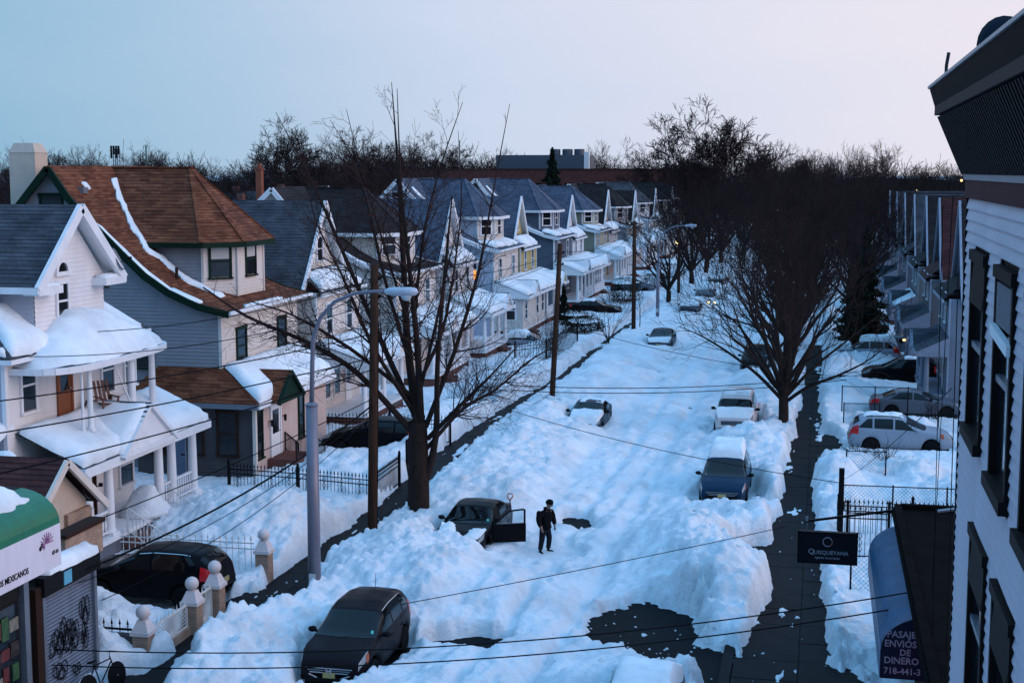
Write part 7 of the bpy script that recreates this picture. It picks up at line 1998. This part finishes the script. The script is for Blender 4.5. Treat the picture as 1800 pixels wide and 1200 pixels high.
lm = mat('lamp_post_grey', (0.17, 0.16, 0.20), 0.45, metal=0.3, var=0.12)
def street_lamp(x, y, label, hb=6.2, dirx=1, s=1.0, group='cobra-head street lamps'):
    o_ = empty('street_lamp', (x, y, 0), 0, label, 'street lamp', group)
    MB().tube([(0, 0, 0), (0, 0, hb)], [0.19 * s, 0.17 * s], 12).build('post', lm, o_, smooth=True)
    MB().lathe([(0.19, hb), (0.2, hb + 0.02), (0.08, hb + 0.10)], n=12).build('collar', lm, o_)
    pts = [(0.0, 0, hb), (0.04, 0, hb + 1.2), (0.08, 0, hb + 1.9), (0.30, 0, hb + 2.5), (0.72, 0, hb + 2.95), (1.3, 0, hb + 3.2), (1.9, 0, hb + 3.27), (2.25, 0, hb + 3.28)]
    MB().tube([(p[0] * dirx, p[1], p[2]) for p in pts], [0.075, 0.07, 0.065, 0.06, 0.055, 0.05, 0.045, 0.045], 8).build('arm', lm, o_, smooth=True)
    hd = MB(); n = 10
    for k, (r_, xx) in enumerate([(0.06, 2.2), (0.13, 2.35), (0.15, 2.7), (0.15, 2.95), (0.10, 3.1), (0.02, 3.16)]): pass
    ringp = [(0.05, 2.2), (0.12, 2.32), (0.15, 2.6), (0.15, 2.95), (0.11, 3.1), (0.02, 3.16)]
    v = []; fs = []
    for r_, xx in ringp:
        for j in range(n):
            a = 2 * math.pi * j / n
            v.append((xx * dirx, 1.25 * r_ * math.cos(a), hb + 3.28 + 0.85 * r_ * math.sin(a)))
    for i in range(len(ringp) - 1):
        for j in range(n): fs.append([i * n + j, i * n + (j + 1) % n, (i + 1) * n + (j + 1) % n, (i + 1) * n + j])
    hd.add(v, fs); hd.build('lamp_head', mat('pale_lamp_head', (0.42, 0.46, 0.54), 0.4), o_, smooth=True)
    ln = MB(); ln.lathe([(0.02, -0.17), (0.10, -0.14), (0.15, -0.06), (0.15, 0.0)], n=12, c=(2.82 * dirx, 0, hb + 3.19)); ln.build('lens', mat('lamp_lens', (0.45, 0.48, 0.52), 0.2), o_, smooth=True)
    MB().lathe([(0.03, 0), (0.04, 0.05), (0.02, 0.1)], n=8, c=(2.7 * dirx, 0, hb + 3.4)).build('photocell', M['galv'], o_)
    MB().box(-0.1, 0.1, -0.195 * s, -0.185 * s, 1.05, 1.35).build('notice', mat('white_notice', (0.5, 0.5, 0.52), 0.6, var=0.4, scale=15), o_)
    return o_
street_lamp(-14.05, 37.7, 'grey cobra-head street lamp nearest the camera')
street_lamp(-13.4, 118.5, 'grey street lamp far down the left pavement', 5.0, 1, 0.8)

# ================================================================ overhead wires
wm = mat('black_cable', (0.004, 0.004, 0.005), 0.6)
def wire(a, b, sag, label, r=0.014, group='overhead wires'):
    a, b = Vector(a), Vector(b)
    n = 24
    pts = [a + (b - a) * (i / n) - Vector((0, 0, 4 * sag * (i / n) * (1 - i / n))) for i in range(n + 1)]
    return tag(MB().tube([p - a for p in pts], r, 5).build('cable', wm, None, a), label, 'cable', group)

# ================================================================ backdrop: treeline, school, rooftops
def far_tree(seed, H, spread, lev=4, kids=4, rmin=0.022):
    w = Wood(seed)
    tr = H * 0.22
    w.limb([(0, 0, 0), (0.1, 0, tr * 0.5), (0, 0, tr)], 0.4, 0.32)
    for i in range(9):
        a = 2 * math.pi * i / 9 + w.r.uniform(-.3, .3); t = spread * w.r.uniform(0.25, 1.0)
        w.grow((0, 0, tr * w.r.uniform(0.85, 1.1)), (math.cos(a) * t, math.sin(a) * t, 1), H * w.r.uniform(.36, .5), 0.17, lev, 0.05, 0.14, kids, (22, 55), (0.48, 0.72), rmin, 5)
    return w
FT = [tree_obj('far_tree', far_tree(61, 15, 1.0), (-120, 330, 0), 'bare tree in the far treeline', 'far treeline', 0.10, twigd, twigd),
      tree_obj('far_tree', far_tree(62, 14, 0.8), (-95, 345, 0), 'bare tree in the far treeline', 'far treeline', 0.10, twigd, twigd),
      tree_obj('far_tree', far_tree(63, 15, 1.2), (-80, 340, 0), 'bare tree in the far treeline', 'far treeline', 0.10, twigd, twigd)]
rt_ = random.Random(17)
k = 0
for (y, x0, x1, step, s0, s1) in ((300, -205, 62, 9.5, 0.75, 1.05), (335, -235, 75, 10.5, 0.85, 1.15), (372, -250, 90, 12, 0.9, 1.2), (255, 2, 60, 9, 0.8, 1.0), (230, -150, -62, 13, 0.7, 0.95), (185, -120, -48, 13, 0.6, 0.85)):
    x = x0
    while x < x1:
        s_ = rt_.uniform(s0, s1)
        if y == 300 and -85 < x < -22: s_ *= 0.0
        if s_ > 0:
            c = copy_tree(FT[k % 3]); c.location = (x + rt_.uniform(-4, 4), y + rt_.uniform(-9, 9), 0); c.rotation_euler = (0, 0, rt_.uniform(0, 6.28)); c.scale = (s_, s_, s_ * rt_.uniform(0.9, 1.1))
            k += 1
        x += step * rt_.uniform(0.7, 1.3)
el = tree_obj('great_elm', far_tree(71, 20, 1.25, 5, 4, 0.034), (-16.5, 232, 0), 'largest bare tree, round crown above the far treeline', 'far treeline', 0.10, twigd, twigd)
for (x, y, s_, lb) in ((-26, 262, 0.75, 'bare tree left behind the largest one'), (-5, 245, 0.72, 'bare tree right behind the largest one'), (-112, 290, 0.98, 'tall spreading bare tree above the grey gable roofs'), (-97, 300, 0.9, 'second tall bare tree above the grey gable roofs'), (-80, 300, 0.85, 'third tall bare tree above the grey gable roofs'), (-56, 165, 0.62, 'dark bare tree behind the black tower roof'), (-47, 140, 0.58, 'dark bare tree close behind the slate gable')):
    c = copy_tree(el); c.location = (x, y, 0); c.rotation_euler = (0, 0, s_ * 9); c.scale = (s_, s_, s_); c['label'] = lb
# low woods and hedges filling the foot of the treeline
wd = Wood(81)
for i in range(420):
    x = wd.r.uniform(-260, 110); y = wd.r.uniform(280, 400)
    wd.grow((x, y, 0), (wd.r.uniform(-.4, .4), wd.r.uniform(-.4, .4), 1), wd.r.uniform(5.5, 10), 0.18, 2, 0.03, 0.12, 4, (20, 50), (0.5, 0.75), 0.05, 4)
for i in range(330):
    x = wd.r.uniform(-24, 75); y = wd.r.uniform(205, 290)
    if -11 < x < -5 and y < 225: continue
    wd.grow((x, y, 0), (wd.r.uniform(-.5, .5), wd.r.uniform(-.5, .5), 1), wd.r.uniform(4, 7.5), 0.14, 2, 0.03, 0.14, 4, (20, 60), (0.5, 0.75), 0.045, 4)
for i in range(160):
    x = wd.r.uniform(-75, -44); y = wd.r.uniform(70, 200)
    wd.grow((x, y, 0), (wd.r.uniform(-.5, .5), wd.r.uniform(-.5, .5), 1), wd.r.uniform(4, 7.5), 0.12, 2, 0.03, 0.14, 4, (20, 60), (0.5, 0.75), 0.035, 4)
fo = link_obj('far_wood', wd.mesh('far_wood', twigd)); tag(fo, 'dark tangled band of bare woods behind the far trees', 'woods', kind='stuff')
hl_ = MB()
rh = random.Random(4)
xs_ = [-420 + 12 * i for i in range(62)]
top = [8.0 + 2.0 * math.sin(i * 0.9) + rh.uniform(-1, 1.5) for i in range(62)]
X = np.array([xs_] * 3); Y = np.array([[430] * 62, [440] * 62, [470] * 62], float) + 6 * np.sin(np.array(xs_) * 0.05)[None]; Z = np.array([[-1] * 62, [t * 0.7 for t in top], top], float)
tag(link_obj('distant_woods', grid_mesh('distant_woods', X, Y, Z, mat('distant_wood_mass', (0.012, 0.010, 0.013), 0.95, var=0.5, scale=0.4))), 'dark wooded rise behind everything', kind='structure')
# long red brick school
sc_ = empty('school', (-29, 285, 0), 0, 'long low red brick school building behind the far houses', 'school')
rbm_ = brick_mat('school_brick', (0.075, 0.020, 0.016), (0.10, 0.028, 0.02), (0.05, 0.03, 0.03), 0.6, 0.2, 0.02)
MB().box(-58, 0, 0, 14, 0, 13.0).build('wall', rbm_, sc_)
MB().box(-58.2, 0.2, -0.2, 14.2, 13.0, 13.2).build('coping', M['dark_wood'], sc_)
for i in range(18): MB().box(-57 + i * 3.15, -55.2 + i * 3.15, -0.06, 0.02, 8.3, 10.3).build('window', M['glass'], sc_)
g2_ = mat('grey_blue_cladding', (0.06, 0.075, 0.10), 0.6)
MB().box(-38, -18.5, 6, 13, 13.2, 16.0).build('penthouse', g2_, sc_)
MB().box(-19.4, -18.4, 5.9, 6.9, 13.2, 16.6).build('white_flue', M['white'], sc_)
for x in (-26, -23.4, -20.9): MB().lathe([(1.1, 0), (1.1, 1.2), (0.8, 1.25)], n=12, c=(x, 9, 16.0)).build('cooling_fan', g2_, sc_)
MB().tube([(-45, 3, 13.2), (-45, 3, 19.0)], 0.12, 5).build('flagpole', M['galv'], sc_)
# small roofs of the next street: each with walls, roof, chimney, snow
rr_ = random.Random(23)
spots = [(-118, 205, 'left'), (-103, 190, 'left'), (-88, 200, 'left'), (-128, 240, 'left'), (-110, 235, 'left'), (-92, 245, 'left'), (-75, 185, 'left'), (-66, 150, 'left'), (-140, 215, 'left'), (-52, 118, 'left'), (22, 232, 'right'), (34, 238, 'right'), (46, 228, 'right'), (30, 260, 'right')]
words_ = ['first', 'second', 'third', 'fourth', 'fifth', 'sixth', 'seventh', 'eighth', 'ninth', 'tenth', 'first', 'second', 'third', 'fourth']
for i, (x, y, sd_) in enumerate(spots):
    lb = 'snow patched gable roof half hidden by trees at far ' + sd_
    o_ = empty('far_house', (x, y, 0), rr_.uniform(-0.2, 0.2), lb, 'house', 'far houses at ' + sd_)
    h = rr_.uniform(5.2, 6.6); rm_ = rr_.choice([M['roof_dark'], M['roof_maroon'], M['roof_slate']])
    MB().box(-4, 4, -3.5, 3.5, 0, h).build('wall', rr_.choice([_wh, _tn, _gy, _cr]), o_)
    r_ = MB()
    for s in (-1, 1): r_.courses([(-4.4, s * 4.0, h - 0.2), (4.4, s * 4.0, h - 0.2), (4.4, 0, h + 3.4), (-4.4, 0, h + 3.4)], 0.4, 0.03, (0, s * 3.6, 4))
    ro = r_.build('roof', rm_, o_)
    for xx in (-4.0, 4.0): MB().poly([(xx, -3.5, h), (xx, 3.5, h), (xx, 0, h + 3.1)]).build('gable_wall', _wh, o_)
    snow_quad((-3 + rr_.uniform(0, 3), -3.6, h + 0.15), (4, -3.6, h + 0.15), (4, -1.0, h + 2.5), (-1, -0.6, h + 2.85), 0.2, ro, 'snow', 0.6, 300 + i, 0.8)
    MB().box(1.5, 2.3, 0.3, 1.0, h + 2.5, h + 4.4).build('chimney', M['red_brick'], o_)
    for xx in (-2, 1.5): MB().box(xx, xx + 1.0, -3.54, -3.49, h - 2.2, h - 0.7).build('window', M['glass'], o_)
cm_ = MB(); cm_.box(-0.2, 0.2, -0.2, 0.2, 9.0, 12.9); cm_.box(-0.26, 0.26, -0.26, 0.26, 12.9, 13.0); cm_.box(-0.12, 0.12, -0.12, 0.12, 13.0, 13.3)
co_ = cm_.build('brick_chimney', mat('orange_brick', (0.22, 0.06, 0.03), 0.85, var=0.3), None, (-37.2, 90.6, 0)); tag(co_, 'orange brick chimney stack above the cream gable', 'chimney')
# mobile-phone mast and thin mast on the left skyline
ms = empty('phone_mast', (-183, 348, 0), 0, 'lattice phone mast with panels on the left skyline', 'mast')
for sx in (-0.6, 0.6):
    for sy in (-0.6, 0.6): MB().bar((sx, sy, 0), (sx, sy, 18.5), 0.22).build('leg', M['galv'], ms)
for i in range(10): MB().bar((-0.6, -0.6, 9 + i), (0.6, -0.6, 10 + i), 0.12).build('brace', M['galv'], ms)
for i in range(4): MB().box(-1.3 + i * 0.7, -0.85 + i * 0.7, -0.9, -0.6, 16.0 + (i % 2), 19.3).build('panel', M['black_iron'], ms)
tm_ = MB(); tm_.tube([(0, 0, 0), (0, 0, 19.5)], [0.35, 0.2], 6); tag(tm_.build('thin_mast', mat('green_mast', (0.05, 0.12, 0.10), 0.6), None, (-175.5, 350, 0)), 'thin green mast on the left skyline', 'mast')
# lights burning down the street
LL = 'lit lamps along the street'
for (p, lb, col, e_, r_) in (((5.85, 106.6, 3.0), 'bright yellow porch lamp on the right', (1.0, 0.62, 0.16), 9, 0.14), ((5.9, 106.9, 2.5), 'glow below the yellow porch lamp', (1.0, 0.5, 0.12), 4, 0.12), ((5.3, 95.0, 1.9), 'small orange light above the dark car', (1.0, 0.5, 0.15), 6, 0.08),
                     ((-7.4, 240, 6.2), 'white light among the far branches', (1, .95, .8), 9, 0.30), ((-20.5, 205, 2.6), 'yellow lamp at the end of the left row', (1, .75, .3), 6, 0.25), ((-6.0, 168, 3.2), 'amber light deep behind the right tree', (1, .6, .15), 8, 0.2), ((-6.2, 160, 2.4), 'second amber light deep behind the right tree', (1, .5, .1), 6, 0.16), ((-10.2, 131.5, 0.75), 'pair of amber car lamps, left one', (1, .7, .2), 5, 0.1), ((-9.6, 131.5, 0.75), 'pair of amber car lamps, right one', (1, .7, .2), 5, 0.1), ((-2.5, 185, 4.2), 'teal traffic light behind the right tree', (0.05, 0.6, 0.6), 2.5, 0.28), ((22.0, 246, 11.2), 'orange point of light on the far right skyline', (1, .35, .1), 6, 0.2), ((14.5, 238, 9.6), 'yellow point of light above far right roofs', (1, .8, .3), 6, 0.18)):
    lit_lamp(p, lb, col, e_, r_)
# wires
wire((-14.55, 45.2, 9.3), (-13.45, 73.4, 8.6), 0.5, 'cable from the brown pole to the next pole, upper')
wire((-14.55, 45.2, 8.9), (-13.45, 73.4, 8.2), 0.6, 'cable from the brown pole to the next pole, lower')
wire((-13.45, 73.4, 8.6), (-13.95, 107.2, 8.6), 0.6, 'cable from the second to the third pole, upper')
wire((-13.45, 73.4, 8.1), (-13.95, 107.2, 8.1), 0.6, 'cable from the second to the third pole, lower')
wire((-13.95, 107.2, 8.6), (-14.0, 142, 8.6), 0.6, 'cable from the third to the fourth pole')
for (a, b, sg_, r_, lb) in (((-14.6, 45.2, 6.6), (-24.0, 22.0, 6.6), 0.35, 0.02, 'thick cable passing low over the white porch roof'), ((-14.6, 45.2, 6.2), (-22.5, 22.0, 5.6), 0.4, 0.02, 'thick cable passing over the porch pediment'), ((-14.65, 45.2, 5.2), (-21.0, 22.0, 3.5), 0.4, 0.016, 'cable crossing the porch columns'), ((-14.65, 45.2, 5.0), (-17.5, 29.5, 3.2), 0.5, 0.03, 'heavy looping cable bundle down to the shop'), ((-14.65, 45.2, 4.9), (-17.4, 30.5, 2.9), 0.6, 0.012, 'thin cable under the heavy bundle'), ((-14.65, 45.2, 4.7), (-17.3, 31.4, 2.2), 0.55, 0.012, 'lowest thin cable towards the shop'), ((-14.5, 45.2, 9.2), (-24.0, 41.5, 7.6), 0.4, 0.014, 'service cable to the white upper porch'), ((-14.5, 45.2, 9.0), (-24.0, 56.0, 6.4), 0.5, 0.014, 'service cable to the brown house'), ((-24.1, 38.6, 7.2), (-14.6, 45.2, 8.4), 0.5, 0.014, 'second service cable from the white house corner'),
                         ((-24.1, 31.0, 6.6), (-14.6, 45.2, 7.4), 0.3, 0.02, 'thick cable sweeping up to the brown pole')):
    wire(a, b, sg_, lb, r_)
# long wires over the street: between poles outside the frame and the pole line
for (a, b, sg_, r_, lb) in (((-17.5, 29.4, 1.6), (2.2, 31.2, 3.75), 0.55, 0.016, 'upper of the twin cables across the bottom'), ((-17.5, 29.3, 1.25), (2.2, 31.0, 3.5), 0.55, 0.016, 'lower of the twin cables across the bottom'), ((-10.2, 33.6, 1.9), (-0.9, 42.5, 2.2), 0.05, 0.012, 'single thin cable slanting over the near snow'), ((-13.6, 62.0, 3.2), (1.3, 70.0, 3.0), 0.35, 0.02, 'upper cable crossing the street at the white van'), ((-13.6, 61.8, 3.0), (1.3, 69.8, 2.8), 0.35, 0.02, 'lower cable crossing the street at the white van'), ((-13.9, 73.4, 5.0), (1.3, 73.7, 2.4), 0.5, 0.016, 'sagging cable from the second pole across the street'), ((-13.9, 60.0, 2.6), (0.9, 49.0, 2.2), 0.3, 0.014, 'slack cable slanting past the blue minivan'), ((-13.9, 107.2, 4.6), (-2.0, 90.0, 4.0), 0.5, 0.016, 'far cable crossing the street by the dark blue car')):
    wire(a, b, sg_, lb, r_)
for (p0, p1, lb) in (((1.52, 16.95, 11.6), (1.55, 16.95, 6.0), 'thin black drop wire along the tall building corner'), ((1.45, 17.2, 12.5), (2.4, 30, 4.1), 'black drop wire from the cornice to the low roof'), ((1.35, 17.3, 12.4), (2.2, 27, 4.1), 'second drop wire from the cornice to the low roof'), ((1.5, 17.0, 10.3), (0.85, 48.6, 2.4), 'wire from the tall corner to the gate post')):
    wire(p0, p1, 0.12, lb, 0.006)
